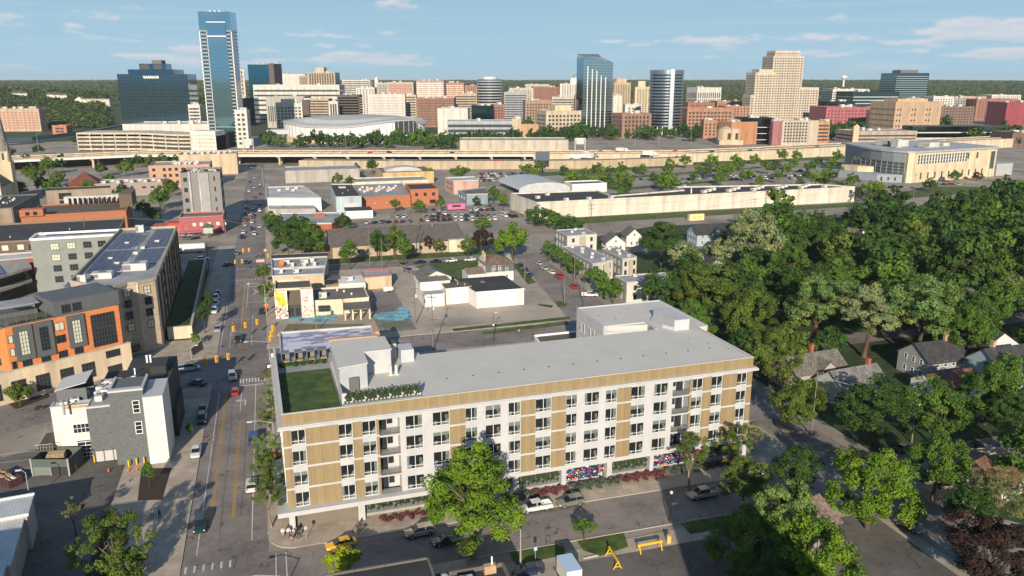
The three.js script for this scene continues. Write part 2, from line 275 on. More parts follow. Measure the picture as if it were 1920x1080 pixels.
strip(lines,-14.95,-14.8,-2,66);strip(lines,-6.95,-6.8,-0,70);strip(lines,-16.4,-16.25,100,235);
strip(ylines,-13.6,-13.46,6,66);strip(ylines,-13.3,-13.16,6,66);strip(ylines,-10.15,-10.0,8,48);strip(ylines,-9.85,-9.7,8,48);strip(ylines,-11.6,-11.45,100,178);strip(ylines,-11.3,-11.15,100,178);
strip(lines,-10.1,-9.95,54,68);strip(lines,-14.1,-13.95,100,125);strip(lines,-8.4,-8.25,100,130);
for(let i=0;i<9;i++){if(i<6)strip(lines,-16.3+i*1.25,-16+i*1.25,-6.6,-4.8);strip(lines,-10.6+i*0.7,-10.3+i*0.7,71.4,74.2,0.024);strip(lines,-16+i*1.3,-15.5+i*1.3,178,179,0.024);strip(lines,-16+i*1.3,-15.5+i*1.3,196.5,197.5,0.024);}
strip(lines,-9.8,-4.9,69.2,69.6,0.024);strip(lines,-10.2,-4.9,168,168.4,0.024);strip(lines,-10.35,-10.2,140,175);strip(lines,-10.2,-4.9,146,146.3,0.024);
{
const P=(pts,y)=>lines.prism(poly(pts),0,y,true,false,false);
P([[-9.2,57],[-8.9,57],[-8.9,60],[-9.2,60]],0.024);P([[-9.0,60.02],[-8.9,60.4],[-10.3,60.4],[-10.3,60.02]],0.024);P([[-10.32,59.5],[-11.3,60.2],[-10.32,60.9]],0.024);
P([[-8.7,156],[-8.3,156],[-6,164],[-6.4,164]],0.024);P([[-6.4,156],[-6,156],[-8.3,164],[-8.7,164]],0.028);
}
strip(ylines,46,82,88.6,88.75,0.024);strip(ylines,46,82,89.0,89.15,0.024);strip(lines,-4,30,85,85.15,0.024);strip(lines,8,34,92,92.15,0.024);strip(lines,14,34,88.6,88.75,0.024);
strip(lines,-3.4,-3.25,-14,-5,0.024);strip(lines,-1.9,-1.75,-14,-5,0.024);
for(const k of[0,3.2,6.4,9.6])strip(lines,-58+k*0.2,-44+k*0.2,45-k*1.2,45.15-k*1.2,0.024);
{const o=structure('road_markings',lines,MAT.paintW);const p=structure('road_markings',ylines,MAT.paintY);}
{
const q=new G(),k=(a0,a1,b0,b1,h=0.145)=>{q.prism(poly(rect(a0,a1,b0,b1)),0.001,h,true,false,true);};
k(4,94,-4.35,-4.19);k(-4.46,-4.29,1,81);k(-17.01,-16.84,-70,66);k(-17.01,-16.84,94,245);k(-4,83,96.02,96.19,0.12);k(-4,92,-14.98,-14.8,0.12);
const outer=arc(0.2,0.3,4.62,180,264),inner=arc(0.2,0.3,4.46,180,264).reverse();q.prism(poly([...outer, ...inner]),0.001,0.145,true,false,true);
structure('kerb',q,MAT.kerb);
}
{const r=rng(63),q=new G(),seam=(a,b0,b1)=>{let x=a;for(let b=b0;b<b1;b+=2.2){const nx=a+(r()-0.5)*0.35,w=0.05+r()*0.05;q.prism(poly([[x-w,b],[x+w,b],[nx+w,b+2.2],[nx-w,b+2.2]]),0,0.026,true,false,false);x=nx;}};seam(-11.7,0,64);seam(-8.6,8,50);seam(-12.2,98,170);seam(-8.8,100,168);seam(-14.4,20,60);
for(const[a,b]of[[-11.5,-1.5],[-6.2,3.4],[-12.4,24],[-9.3,72],[-13,82],[-8,110],[20,-9],[44,-8],[72,-10],[-9.5,-4]])q.prism(poly(range(10,0,0.6283).map((t)=>[a+Math.cos(t)*0.42,b+Math.sin(t)*0.42])),0,0.03,true,false,false);for(let i=0;i<16;i++){const a=2+r()*88,b=-13.5+r()*8.5;q.prism(poly([[a,b],[a+1.2+r()*2.6,b+0.1],[a+1+r()*2.4,b+0.16],[a,b+0.08]]),0,0.028,true,false,false);}structure('tar_seams',q,MAT.asphaltDark);}
const lawn=(pts,y=0.15,m=MAT.grass)=>sheet('lawn',pts,y,m);
lawn([[31,-15.2],[38.4,-15.2],[39.5,-16],[39,-18.2],[31,-18.6]],0.14);lawn([[42,-15.3],[50,-15.3],[49,-19],[44,-20],[42,-18]],0.14);
lawn([[60,-15.3],[80,-15.3],[80,-18.6],[60,-18.6]],0.14);
lawn(px(905,627,1068,605,1070,612,912,632).map(([a,b])=>[a,b+2]),0.112);lawn(px(848,617,1066,594,1069,599,850,622),0.112);
lawn(px(1010,570,1038,573,1034,578,1008,573),0.112);lawn(px(1040,565,1060,566,1062,574,1046,576),0.112);
lawn(px(776,500,860,488,905,488,950,527,850,527),0.112);lawn(px(955,490,962,490,1006,530,990,534),0.112);
lawn([[14,196],[92,195],[92,204],[12,206]],0.02);
lawn(px(1000,425,1640,385,1640,378,1000,412),0.02);lawn(px(1650,375,1730,350,1850,350,1870,358,1700,372,1600,388),0.02);
lawn(px(1010,324,1300,304,1590,292,1600,297,1310,310,1010,331),0.016);lawn(px(1180,351,1480,326,1580,340,1580,345,1480,330,1180,356),0.018);lawn(px(1190,330,1420,313,1420,316,1190,334),0.018);
lawn([[-31,112],[-25,112],[-25,200],[-31,200]],0.016,MAT.grassDark);
lawn([[-30.5,110],[-24.6,110],[-24.6,112],[-30.5,112]],0.13,MAT.grassDark);
sheet('planting_bed',px(258,940,265,880,322,878,304,938),0.135,MAT.mulch);sheet('planting_bed',[[-30,-40],[-26.2,-40],[-26.2,14],[-30,13]],0.135,MAT.mulch);
sheet('planting_bed',px(15,758,90,738,92,745,30,768),0.136,MAT.mulch);sheet('planting_bed',px(358,655,378,640,382,655,362,668),0.136,MAT.mulch);
// ---------------------------------------------------------------- the new five-storey apartment building
const MB_TURN=PHI+0.024,mainB=thing('apartment_building','long white five-storey apartment building with wood panels and pale flat roof','apartment building',gpos(-1,0.4),MB_TURN);
const mbAt=(x,y,z)=>new THREE.Vector3(x,y,z).applyAxisAngle(new THREE.Vector3(0,1,0),MB_TURN).add(gpos(-1,0.4));
{
const W=84.6,D=21.2,wallW=mat([0.53,0.545,0.58],0.8,T.plaster),R=20.25,S=0.35;
const core=new G();
const body=[[0,-S],[14.9,-S],[14.9,-2.0],[18.2,-2.0],[18.2,-S],[67.95,-S],[67.95,-2.0],[71.4,-2.0],[71.4,-S],[W,-S],[W,-20],[87,-20.2],[87,-40.6],[66.4,-40.6],[66.4,-D],[26,-D],[26,-22.5],[10.6,-22.5],[10.6,-33.2],[0,-33.2]];
core.prism(body,4.3,17.9,false,true,true);
const inner=[[0,-1.6],[W,-1.6],[W,-20],[87,-20.2],[87,-40.6],[66.4,-40.6],[66.4,-D],[26,-D],[26,-22.5],[10.6,-22.5],[10.6,-33.2],[0,-33.2]];
core.prism(inner,0.13,4.3,false,false,true);
core.box(0,W,17.45,17.9,-S,0);
part(mainB,'wall',core,wallW);
const cols=[['w',0,1.2],['n',1.2,3.4],['w',3.4,8.46],['n',8.46,10.66],['w',10.66,12.17],['n',12.17,14.42],['w',14.42,14.87],['b',14.87,18.23],['s',18.23,19.17],['N',19.17,22.02],['s',22.02,23.66],['N',23.66,26.5],['w',26.5,29.2],['N',29.2,31.35],['s',31.35,32.67],['N',32.67,35.45],['s',35.45,36.71],['N',36.71,38.92],['w',38.92,41.59],['N',41.59,44.5],['w',44.5,47.23],['N',47.23,49.33],['s',49.33,50.67],['N',50.67,53.52],['s',53.52,54.72],['N',54.72,56.94],['w',56.94,59.64],['N',59.64,62.48],['s',62.48,64.18],['N',64.18,67.03],['s',67.03,67.92],['b',67.92,71.4],['w',71.4,71.89],['n',71.89,74.13],['w',74.13,75.96],['n',75.96,78.26],['w',78.26,81.35],['n',81.35,83.48],['w',83.48,W]];
const y0=[4.36,7.96,11.51,15.05],wh=2.42,bandY=[7.42,11.05,14.62];
const white=new G(),glassD=mat([0.018,0.022,0.03],0.05,null,{phys:true,ior:1.5}),inside=mat([0.42,0.33,0.25],0.8),inside2=mat([0.5,0.5,0.5],0.8),rnd=rng(5);
const wgeo={},winBits=(w)=>{
const k=w.toFixed(2);if(wgeo[k])return wgeo[k];
const f=new G(),p=new G(),t=0.07,sill=0.52;
f.box(-w/2,-w/2+t,0,wh,-0.24,-0.14).box(w/2-t,w/2,0,wh,-0.24,-0.14).box(-w/2+t,w/2-t,0,t,-0.24,-0.14).box(-w/2+t,w/2-t,wh-t,wh,-0.24,-0.14).box(-0.04,0.04,t,wh-t,-0.23,-0.13).box(-w/2+t,-0.04,sill,sill+0.06,-0.23,-0.14).box(0.04,w/2-t,sill,sill+0.06,-0.23,-0.14);
p.box(-w/2+t,w/2-t,t,wh-t,-0.21,-0.19);return wgeo[k]=[f.geo(),p.geo()];
};
const glassPane=new THREE.MeshPhysicalMaterial({transmission:1,thickness:0,roughness:0.02,ior:1.45});glassPane.color.setRGB(0.75,0.8,0.82);
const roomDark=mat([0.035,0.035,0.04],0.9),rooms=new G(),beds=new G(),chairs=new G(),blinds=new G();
for(const[t,x0,x1]of cols){
const w=x1-x0,c=(x0+x1)/2;
if(t==='s')white.box(x0,x1,4.3,17.45,-S,0);
if(t==='w'){
const ys=[[4.2,bandY[0]-0.02],[bandY[0]+0.33,bandY[1]-0.02],[bandY[1]+0.33,bandY[2]-0.02],[bandY[2]+0.33,17.85]];
for(const[a,b]of ys)part(mainB,'wood_panel',new G().box(x0+0.01,x1-0.01,a,b,-S,0.012),MAT.wood);
for(const y of bandY)white.box(x0,x1,y-0.02,y+0.33,-S,0.0);
}
if(t==='n'||t==='N')for(let k=0;k<4;k++){
const top=k<3?y0[k+1]:17.45;white.box(x0,x1,y0[k]+wh,top,-S,0);
if(k===0)white.box(x0,x1,4.2,y0[0],-S,0);
const[fg,pg]=winBits(w),f=part(mainB,'window',fg,MAT.frameW);f.position.set(c,y0[k],0);part(f,'pane',pg,glassPane);
}
if(t==='b')for(let k=0;k<4;k++){
const top=k<3?y0[k+1]-0.65:17.45;white.box(x0,x1,y0[k]-0.65,y0[k]-0.4,-2,0.05);
const bal=part(mainB,'balcony',new G().box(x0,x1,y0[k]-0.4,y0[k]-0.34,-2,0.06),grey(0.5,0.8,T.concrete));
const rail=new G();for(let x=x0+0.05;x<x1;x+=0.14)rail.box(x,x+0.025,y0[k]-0.34,y0[k]+0.68,-0.02,0.02);rail.box(x0,x1,y0[k]+0.66,y0[k]+0.72,-0.03,0.03).box(x0,x1,y0[k]-0.2,y0[k]-0.16,-0.025,0.025);
part(bal,'railing',rail,grey(0.10,0.5));
const dr=x0<30?x0+0.75:x0+2.5;part(bal,'balcony_door',new G().box(dr-0.7,dr+0.7,y0[k]-0.34,y0[k]+1.9,-2,-1.94),MAT.glass);
part(bal,'balcony_window',new G().box(dr+0.8*(x0<30?1:-1),dr+1.7*(x0<30?1:-1),y0[k]+0.7,y0[k]+1.9,-2,-1.95),MAT.glass);
}
}
for(const[t,x0,x1]of cols)if(t==='n'||t==='N')for(let k=0;k<4;k++){
const c=(x0+x1)/2,w=x1-x0,Y=y0[k];
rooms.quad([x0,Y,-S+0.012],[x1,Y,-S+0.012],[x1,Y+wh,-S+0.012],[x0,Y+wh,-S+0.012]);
const r=rnd();if(r<0.4){const k=r<0.2?1:-1,bw=w*(0.12+r*0.4);blinds.box(k>0?x0+0.08:x1-0.08-bw,k>0?x0+0.08+bw:x1-0.08,Y+0.05,Y+wh-0.08,-0.3,-0.28);}else if(r>0.75)blinds.box(x0+0.08,x1-0.08,Y+wh-0.3-r*0.6,Y+wh-0.05,-0.3,-0.28);
if(t==='n'){beds.box(c-w*0.33,c+w*0.05,Y+0.08,Y+0.75,-S+0.02,-0.26);chairs.quad([x1-w*0.42,Y+0.1,-0.3],[x1-0.08,Y+0.1,-0.3],[x1-0.08,Y+1.0+r*0.6,-0.3]);}
else{chairs.prism([[c-w*0.4,-0.27],[c-w*0.22,-0.27],[c-w*0.22,-0.32],[c-w*0.4,-0.32]],Y+0.1,Y+0.75);chairs.quad([c+0.05,Y+0.1,-0.29],[x1-0.1,Y+0.1,-0.29],[x1-0.1,Y+1.15,-0.29],[c+w*0.3,Y+0.85,-0.29]);beds.ball(c+w*0.33,Y+1.4,-0.3,0.3,0.45,0.035,8,6);beds.box(c+w*0.02,c+w*0.24,Y+0.12,Y+0.6,-0.32,-0.26);}
}
part(mainB,'facade_frame',white,wallW);part(mainB,'room_back',rooms,roomDark);stuffPart(mainB,'furniture',beds,inside);stuffPart(mainB,'curtains',blinds,mat([0.5,0.48,0.44],0.9));stuffPart(mainB,'furniture',chairs,inside2);
part(mainB,'cornice',new G().box(-0.75,W+0.8,17.95,18.35,-S,0.75).box(-0.75,0,17.95,18.35,-33.6,-S).box(-0.55,W+0.6,18.35,18.5,-S,0.55).box(-0.55,0,18.35,18.5,-33.5,-S),wallW);
{const t=0.25,p=(x0,x1,a,b)=>part(mainB,'parapet',new G().box(x0,x1,18.5,20.35,a,b),MAT.wood);
p(0,W,-t,0);p(0,t,-33.2,-t);p(W-t,W,-20,-t);
part(mainB,'coping',new G().box(-0.1,W+0.1,20.35,20.43,-t-0.08,0.08).box(-0.1,t+0.08,20.35,20.43,-33.3,-t-0.08).box(W-t-0.05,W+0.1,20.35,20.43,-20,-t-0.08),MAT.membrane);}
core.p.length&&part(mainB,'attic_wall',new G().prism([[t0(),-S],[W-0.3,-S],[W-0.3,-20],[87,-20.2],[87,-40.6],[66.4,-40.6],[66.4,-26],[75.8,-25],[75.8,-D],[26,-D],[26,-22.5],[10.6,-22.5],[10.6,-33.2],[0.3,-33.2]],17.9,19.2,false,false,true),wallW);
function t0(){return 0.3;}
const roofPts=[[9.6,-0.26],[W-0.26,-0.26],[W-0.26,-20],[87,-20.2],[87,-40.6],[66.4,-40.6],[66.4,-26.2],[75.6,-24.9],[75.6,-D],[26,-D],[26,-22.5],[9.6,-22.5]];
part(mainB,'roof',new G().prism(roofPts,19.2,R,true,false,true),MAT.membrane);
part(mainB,'terrace_floor',new G().prism([[0.26,-0.26],[9.6,-0.26],[9.6,-22.5],[10.6,-22.5],[10.6,-33],[0.26,-33]],17.9,18.75,true,false,true),grey(0.36,0.9,T.concrete));
part(mainB,'roof_lawn',new G().box(0.4,9.3,18.76,18.95,-22.6,-0.4),mat([0.135,0.205,0.065],1,T.grass));
part(mainB,'wing_wall',new G().box(66.1,66.38,0.13,20.5,-40.7,-26.2).box(66.1,87.2,20.26,20.5,-40.9,-40.62).box(86.8,87.1,19.2,20.5,-40.6,-20).box(66.4,75.8,19.3,20.5,-26.4,-26.1).box(75.6,75.85,17,20.5,-26.1,-21.3),wallW);
{const[fg,pg]=winGeo(1.1,2.3,2,1,0.08,0.06);for(const y of[5,8.6,12.1,15.7])for(const z of[-38.6,-36.6,-33.4,-31.4,-28.4]){const f=part(mainB,'window',fg,MAT.frameW);f.position.set(66.1,y,z);f.rotation.y=-Math.PI/2;part(f,'pane',pg,MAT.glass);}}
{const[fg,pg]=winGeo(2.2,2.4,2,1,0.08,0.06);for(const y of y0)for(const z of[-3,-8,-13,-18,-25,-30]){const f=part(mainB,'window',fg,MAT.frameW);f.position.set(0,y,z);f.rotation.y=-Math.PI/2;part(f,'pane',pg,MAT.glass);}}
part(mainB,'stair_tower',new G().prism([[78.8,-19.3],[82.2,-19.2],[82.6,-28.6],[79.0,-28.8]],R,22.5,true,false,true).prism([[78.9,-19.4],[77.6,-22],[77.6,-27],[79,-28.7]],R,20.9,true,false,true),wallW);
part(mainB,'penthouse',new G().prism([[9.7,-6.3],[14.4,-7.8],[14.5,-13.5],[19.4,-13.6],[19.4,-21],[9.9,-21]],18.95,24.4,true,false,true),wallW);
part(mainB,'penthouse_coping',new G().prism([[9.5,-6.6],[14.6,-7.7],[14.7,-13.4],[19.6,-13.5],[19.6,-21.2],[9.7,-21.2]],24.4,24.55,true,true,true),MAT.membrane);
part(mainB,'stair_tower',new G().box(21.9,24.3,R,22.6,-21.5,-17.8),wallW);part(mainB,'stair_tower',new G().box(19.45,21.5,R,23.2,-22.3,-20.2),wallW);part(mainB,'roof_lawn',new G().box(19.5,21.4,23.2,23.3,-22.2,-20.3),MAT.grass);
part(mainB,'penthouse_door',new G().box(11.2,12.8,20.25,22.6,-7.0,-6.6),MAT.slate);
part(mainB,'planter',new G().box(9.5,22,R,20.55,-1.1,-0.45),MAT.sage);part(mainB,'screen_wall',new G().box(9.4,22.1,R,22.2,-1.3,-1.12).box(9.4,9.58,R,22.2,-6.3,-1.3),wallW);
for(const x of[19.0,20.0]){part(mainB,'vent_stack',new G().cyl(x,-12.1,R,22.0,0.28,0.28,14).box(x-0.42,x+0.42,R,R+0.2,-12.5,-11.7),MAT.membrane);}
for(let i=0;i<14;i++)part(mainB,'roof_drain',new G().cyl(18.4+i*4.72,-7.3,R,R+0.12,0.17,0.12,8),MAT.dark);
for(const[x,z]of[[68.5,-34],[71,-31],[74,-35],[77,-37],[81,-10],[79,-14],[83,-6]])part(mainB,'roof_drain',new G().cyl(x,z,R,R+0.1,0.13,0.1,8),MAT.dark);
const can=new G();can.prism([[-1.7,1.3], ...arc(25.6,0.25,1.05,90,-90,8),[25.6,-1.6],[0,-1.6],[0,-18],[-1.7,-18]],3.55,4.3,true,true,true);part(mainB,'canopy',can,wallW);
part(mainB,'band',new G().box(26.9,W,3.55,4.3,-1.6,0.05),wallW);
for(const[x0,x1]of[[0,0.9],[10.9,12.0],[22.6,23.4],[37.6,38.6],[46.6,47.5],[55.4,56.4],[64.0,64.8],[75.6,76.6],[83.8,W]])part(mainB,'pier',new G().box(x0,x1,0.13,3.55,-1.55,-0.1),wallW);
part(mainB,'shopfront_wall',new G().box(0.95,10.85,0.13,2.25,-1.58,-1.2),mat([0.20,0.17,0.145],0.9,T.plaster));windows(mainB,W,D,'F',[2.2,4.2,6.2,8.2,10],[2.26],1.9,1.2,{nx:2,ny:1});mainB.children.slice(-5).forEach((o)=>{o.position.z=-1.45;});
const leafS=mat([0.045,0.075,0.035],0.95,T.grass),rr=rng(77);
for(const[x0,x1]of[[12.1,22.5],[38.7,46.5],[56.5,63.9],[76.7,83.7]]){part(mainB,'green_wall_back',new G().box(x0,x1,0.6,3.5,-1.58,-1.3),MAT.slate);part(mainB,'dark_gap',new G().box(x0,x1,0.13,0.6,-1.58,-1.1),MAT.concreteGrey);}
const c=document.createElement('canvas');c.width=512;c.height=192;const k=c.getContext('2d');k.fillStyle='#20233a';k.fillRect(0,0,512,192);
const pal=['#d81b7c','#16b5c8','#f5a51d','#2b2f7f','#e8eef2','#7a1fa0','#ef5a2a','#0b7f9a','#f2d06b','#15171f'];
for(let i=0;i<240;i++){k.fillStyle=pal[rr()*pal.length|0];k.beginPath();const x=rr()*512,y=rr()*192,r=5+rr()*20;k.moveTo(x,y);for(let j=0;j<3;j++)k.quadraticCurveTo(x+(rr()-0.5)*r*4,y+(rr()-0.5)*r*4,x+(rr()-0.5)*r*3,y+(rr()-0.5)*r*2.4);k.closePath();k.fill();}
const mt=new THREE.CanvasTexture(c);mt.colorSpace=THREE.SRGBColorSpace;mt.wrapS=mt.wrapT=THREE.RepeatWrapping;mt.repeat.set(1/9,1/3.2);const muralM=new THREE.MeshStandardMaterial({map:mt,roughness:0.7});
for(const[x0,x1]of[[35.6,37.5],[47.6,55.3],[64.9,75.5]])part(mainB,'mural_panel',new G().box(x0,x1,0.5,3.5,-1.58,-1.2),muralM);
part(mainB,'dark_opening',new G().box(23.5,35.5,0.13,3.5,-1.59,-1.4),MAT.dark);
}
// ---------------------------------------------------------------- trees: trunk and limbs, crown of leaf-sized faces in uneven clumps
function crownGeo(seed,n,leaf,o={}){
const R=rng(seed),q=new G(),col=[];q.c=col;
const sy=o.sy??0.9,nc=o.clumps??46,cl=[],nl=o.lobes??6,L=[[0,0.05,0,o.core??0.62]];
for(let i=0;i<nl;i++){const a=i/nl*6.283+R()*0.9,y=-0.35+R()*0.85,t=(y+1)/2,k=o.cone?0.62*(1.05-t)+0.05:0.42+R()*0.2;L.push([Math.cos(a)*k,y,Math.sin(a)*k,o.cone?0.42-t*0.16:0.30+R()*0.2]);}
L.push([(R()-0.5)*0.3,0.62,(R()-0.5)*0.3,o.cone?0.2:0.34+R()*0.08]);
for(let i=0;i<nc*3&&cl.length<nc;i++){
const l=L[i%L.length],y=1-2*R(),a=R()*6.283,s=Math.sqrt(1-y*y),d=[Math.cos(a)*s,y,Math.sin(a)*s],f=l[3]*(0.82+R()*0.25),p=[l[0]+d[0]*f,l[1]+d[1]*f,l[2]+d[2]*f];
if(L.some((m)=>m!==l&&Math.hypot(p[0]-m[0],p[1]-m[1],p[2]-m[2])<m[3]*0.72))continue;if(d[1]<-0.5&&p[1]<-0.2&&!o.low&&R()<0.5)continue;
cl.push([p[0],p[1]*sy,p[2],(o.size??0.22)*(0.6+R()*0.75),0.72+R()*0.55,R(),d]);
}
let area=cl.reduce((t,c)=>t+c[3]**2,0);
for(const c of cl){
const m=Math.max(4,Math.round(n*c[3]**2/area));
for(let k=0;k<m;k++){
let x,y,z,l;do{x=R()*2-1;y=R()*2-1;z=R()*2-1;l=Math.hypot(x,y,z);}while(l>1||l<0.15);
x/=l;y/=l;z/=l;const f=(0.62+0.42*R()*(R()<0.2?1.3:1))*c[3],P=[c[0]+x*f,c[1]+y*f*0.82,c[2]+z*f];
let nx=x*0.9+c[6][0]*0.4+(R()-0.5)*1.5,ny=y*0.9+0.35+(R()-0.5)*1.5,nz=z*0.9+c[6][2]*0.4+(R()-0.5)*1.5,L=Math.hypot(nx,ny,nz)||1;nx/=L;ny/=L;nz/=L;
let tx=R()-0.5,ty=R()-0.5,tz=R()-0.5;const dt=tx*nx+ty*ny+tz*nz;tx-=dt*nx;ty-=dt*ny;tz-=dt*nz;L=Math.hypot(tx,ty,tz)||1;tx/=L;ty/=L;tz/=L;
const bx=ny*tz-nz*ty,by=nz*tx-nx*tz,bz=nx*ty-ny*tx,s=leaf*(0.6+R()*0.8),w=s*(o.slim??0.62);
const a=[P[0]-tx*s,P[1]-ty*s,P[2]-tz*s],b=[P[0]+bx*w+nx*s*0.22,P[1]+by*w+ny*s*0.22,P[2]+bz*w+nz*s*0.22],d=[P[0]+tx*s,P[1]+ty*s,P[2]+tz*s],e=[P[0]-bx*w+nx*s*0.22,P[1]-by*w+ny*s*0.22,P[2]-bz*w+nz*s*0.22];
q.quad(a,b,d,e);
const g=c[4]*(0.8+R()*0.4),cr=g*(0.92+c[5]*0.28),cb=g*(1-c[5]*0.25);for(let v=0;v<6;v++)col.push(cr,g,cb);
}
}
return q.geo();
}
function trunkGeo(seed,H,r,top,spread,branches=5){
const R=rng(seed),q=new G();let x=0,z=0,prev=[0,0,0],pr=r*1.35;
for(let i=1;i<=4;i++){x+=(R()-0.5)*r*0.9;z+=(R()-0.5)*r*0.9;const p=[x,H*i/4,z],rr=r*(1.1-0.12*i);q.tube(prev,p,pr,rr,8,false);prev=p;pr=rr;}
for(let i=0;i<branches;i++){const a=i/branches*6.283+R(),l=0.6+R()*0.4,m=[x+Math.cos(a)*spread*l*0.45,H+(top-H)*0.42*l,z+Math.sin(a)*spread*l*0.45],e=[x+Math.cos(a+0.3)*spread*l,H+(top-H)*(0.55+0.4*R()),z+Math.sin(a+0.3)*spread*l];q.tube([x,H*0.96,z],m,pr*0.7,pr*0.42,6,false);q.tube(m,e,pr*0.42,pr*0.1,5,false);
const e2=[m[0]+(R()-0.5)*spread,m[1]+(top-H)*0.3,m[2]+(R()-0.5)*spread];q.tube(m,e2,pr*0.3,pr*0.08,5,false);}
q.tube(prev,[x,top*0.9,z],pr*0.7,pr*0.12,6,false);
return q.geo();
}
const leafMat=(r,g,b,tr=0.28)=>{const m=new THREE.MeshPhysicalMaterial({roughness:0.85,vertexColors:true,side:THREE.DoubleSide,transmission:tr,thickness:0,specularIntensity:0.25});m.color.setRGB(r,g,b);return m;};
const LEAF={
green:leafMat(0.088,0.182,0.030),deep:leafMat(0.050,0.115,0.026),bright:leafMat(0.125,0.235,0.022),lime:leafMat(0.27,0.36,0.02),olive:leafMat(0.108,0.172,0.034),silver:leafMat(0.24,0.31,0.165),pale:leafMat(0.155,0.26,0.085),purple:leafMat(0.046,0.030,0.030),blue:leafMat(0.10,0.14,0.115),dry:leafMat(0.17,0.20,0.09),red:leafMat(0.19,0.065,0.085),plum:leafMat(0.10,0.05,0.052),
};
const barkM=mat([0.16,0.12,0.085],0.95,T.bark),barkPale=mat([0.42,0.35,0.26],0.95,T.bark),barkBrown=mat([0.22,0.13,0.08],0.95,T.bark);
const CROWN={};
function crown(kind,lod,v){
const k=kind+lod+v;if(CROWN[k])return CROWN[k];
const n=[15000,4200,1300,300][lod],leaf=[0.031,0.058,0.10,0.2][lod]*(kind==='slim'?0.9:1);
const C=[125,66,40,26][lod],z=[0.15,0.185,0.22,0.3][lod],o={round:{sy:0.95,clumps:C,size:z,lobes:7},tall:{sy:1.25,clumps:C,size:z,lobes:8,core:0.5},egg:{sy:1.25,cone:true,clumps:C,size:z*1.1,lobes:6,low:true,core:0.5},cone:{sy:1.9,cone:true,clumps:C,size:z,lobes:7,low:true,slim:0.4,core:0.4},loose:{sy:0.98,clumps:C*0.55|0,size:z*0.85,lobes:9,slim:0.45,core:0.4},slim:{sy:1.5,clumps:C*0.7|0,size:0.24,lobes:5,slim:0.36}}[kind];
return CROWN[k]=crownGeo(kind.length*97+lod*13+v*7+3,kind==='loose'?n*0.55:kind==='slim'?n*2.2:n,leaf,o);
}
const TRUNK={};
let treeCount=0;
function tree(name,label,x,z,r,h,kind,leaf,lod=1,o={}){
const R=rng(++treeCount*31+7),g=thing(name,label,o.cat??'tree',[x,o.y??terrain(x,z),z],R()*6.28,o.group),sy={round:0.92,tall:1.25,egg:1.25,cone:1.9,loose:0.95,slim:1.5}[kind];
const k=h/(r*(sy+0.0));let ry=r;const ch=Math.min(h*(o.low??0.84),r*2*sy*1.02),vy=ch/(2*sy*r),cy=h-ch/2;
const c=part(g,'crown',crown(kind,lod,treeCount%3),leaf);c.position.y=cy;c.scale.set(r,r*vy,r);c.rotation.y=0;
const tk=(o.branches??0)+'_'+(treeCount%3);TRUNK[tk]??=trunkGeo(50+treeCount%3,0.34,0.028,0.86,0.30,o.branches||5);
const t=part(g,'trunk',TRUNK[tk],o.bark??barkM);t.scale.set(Math.min(h,r*2.2)*(o.thick??1),h,Math.min(h,r*2.2)*(o.thick??1));
return g;
}
function treeAt(name,label,pxx,pyy,r,h,kind,leaf,lod,o){const ch=h*0.5,[x,z]=ground(pxx,pyy,h*0.58);return tree(name,label,x,z,r,h,kind,leaf,lod,o);}
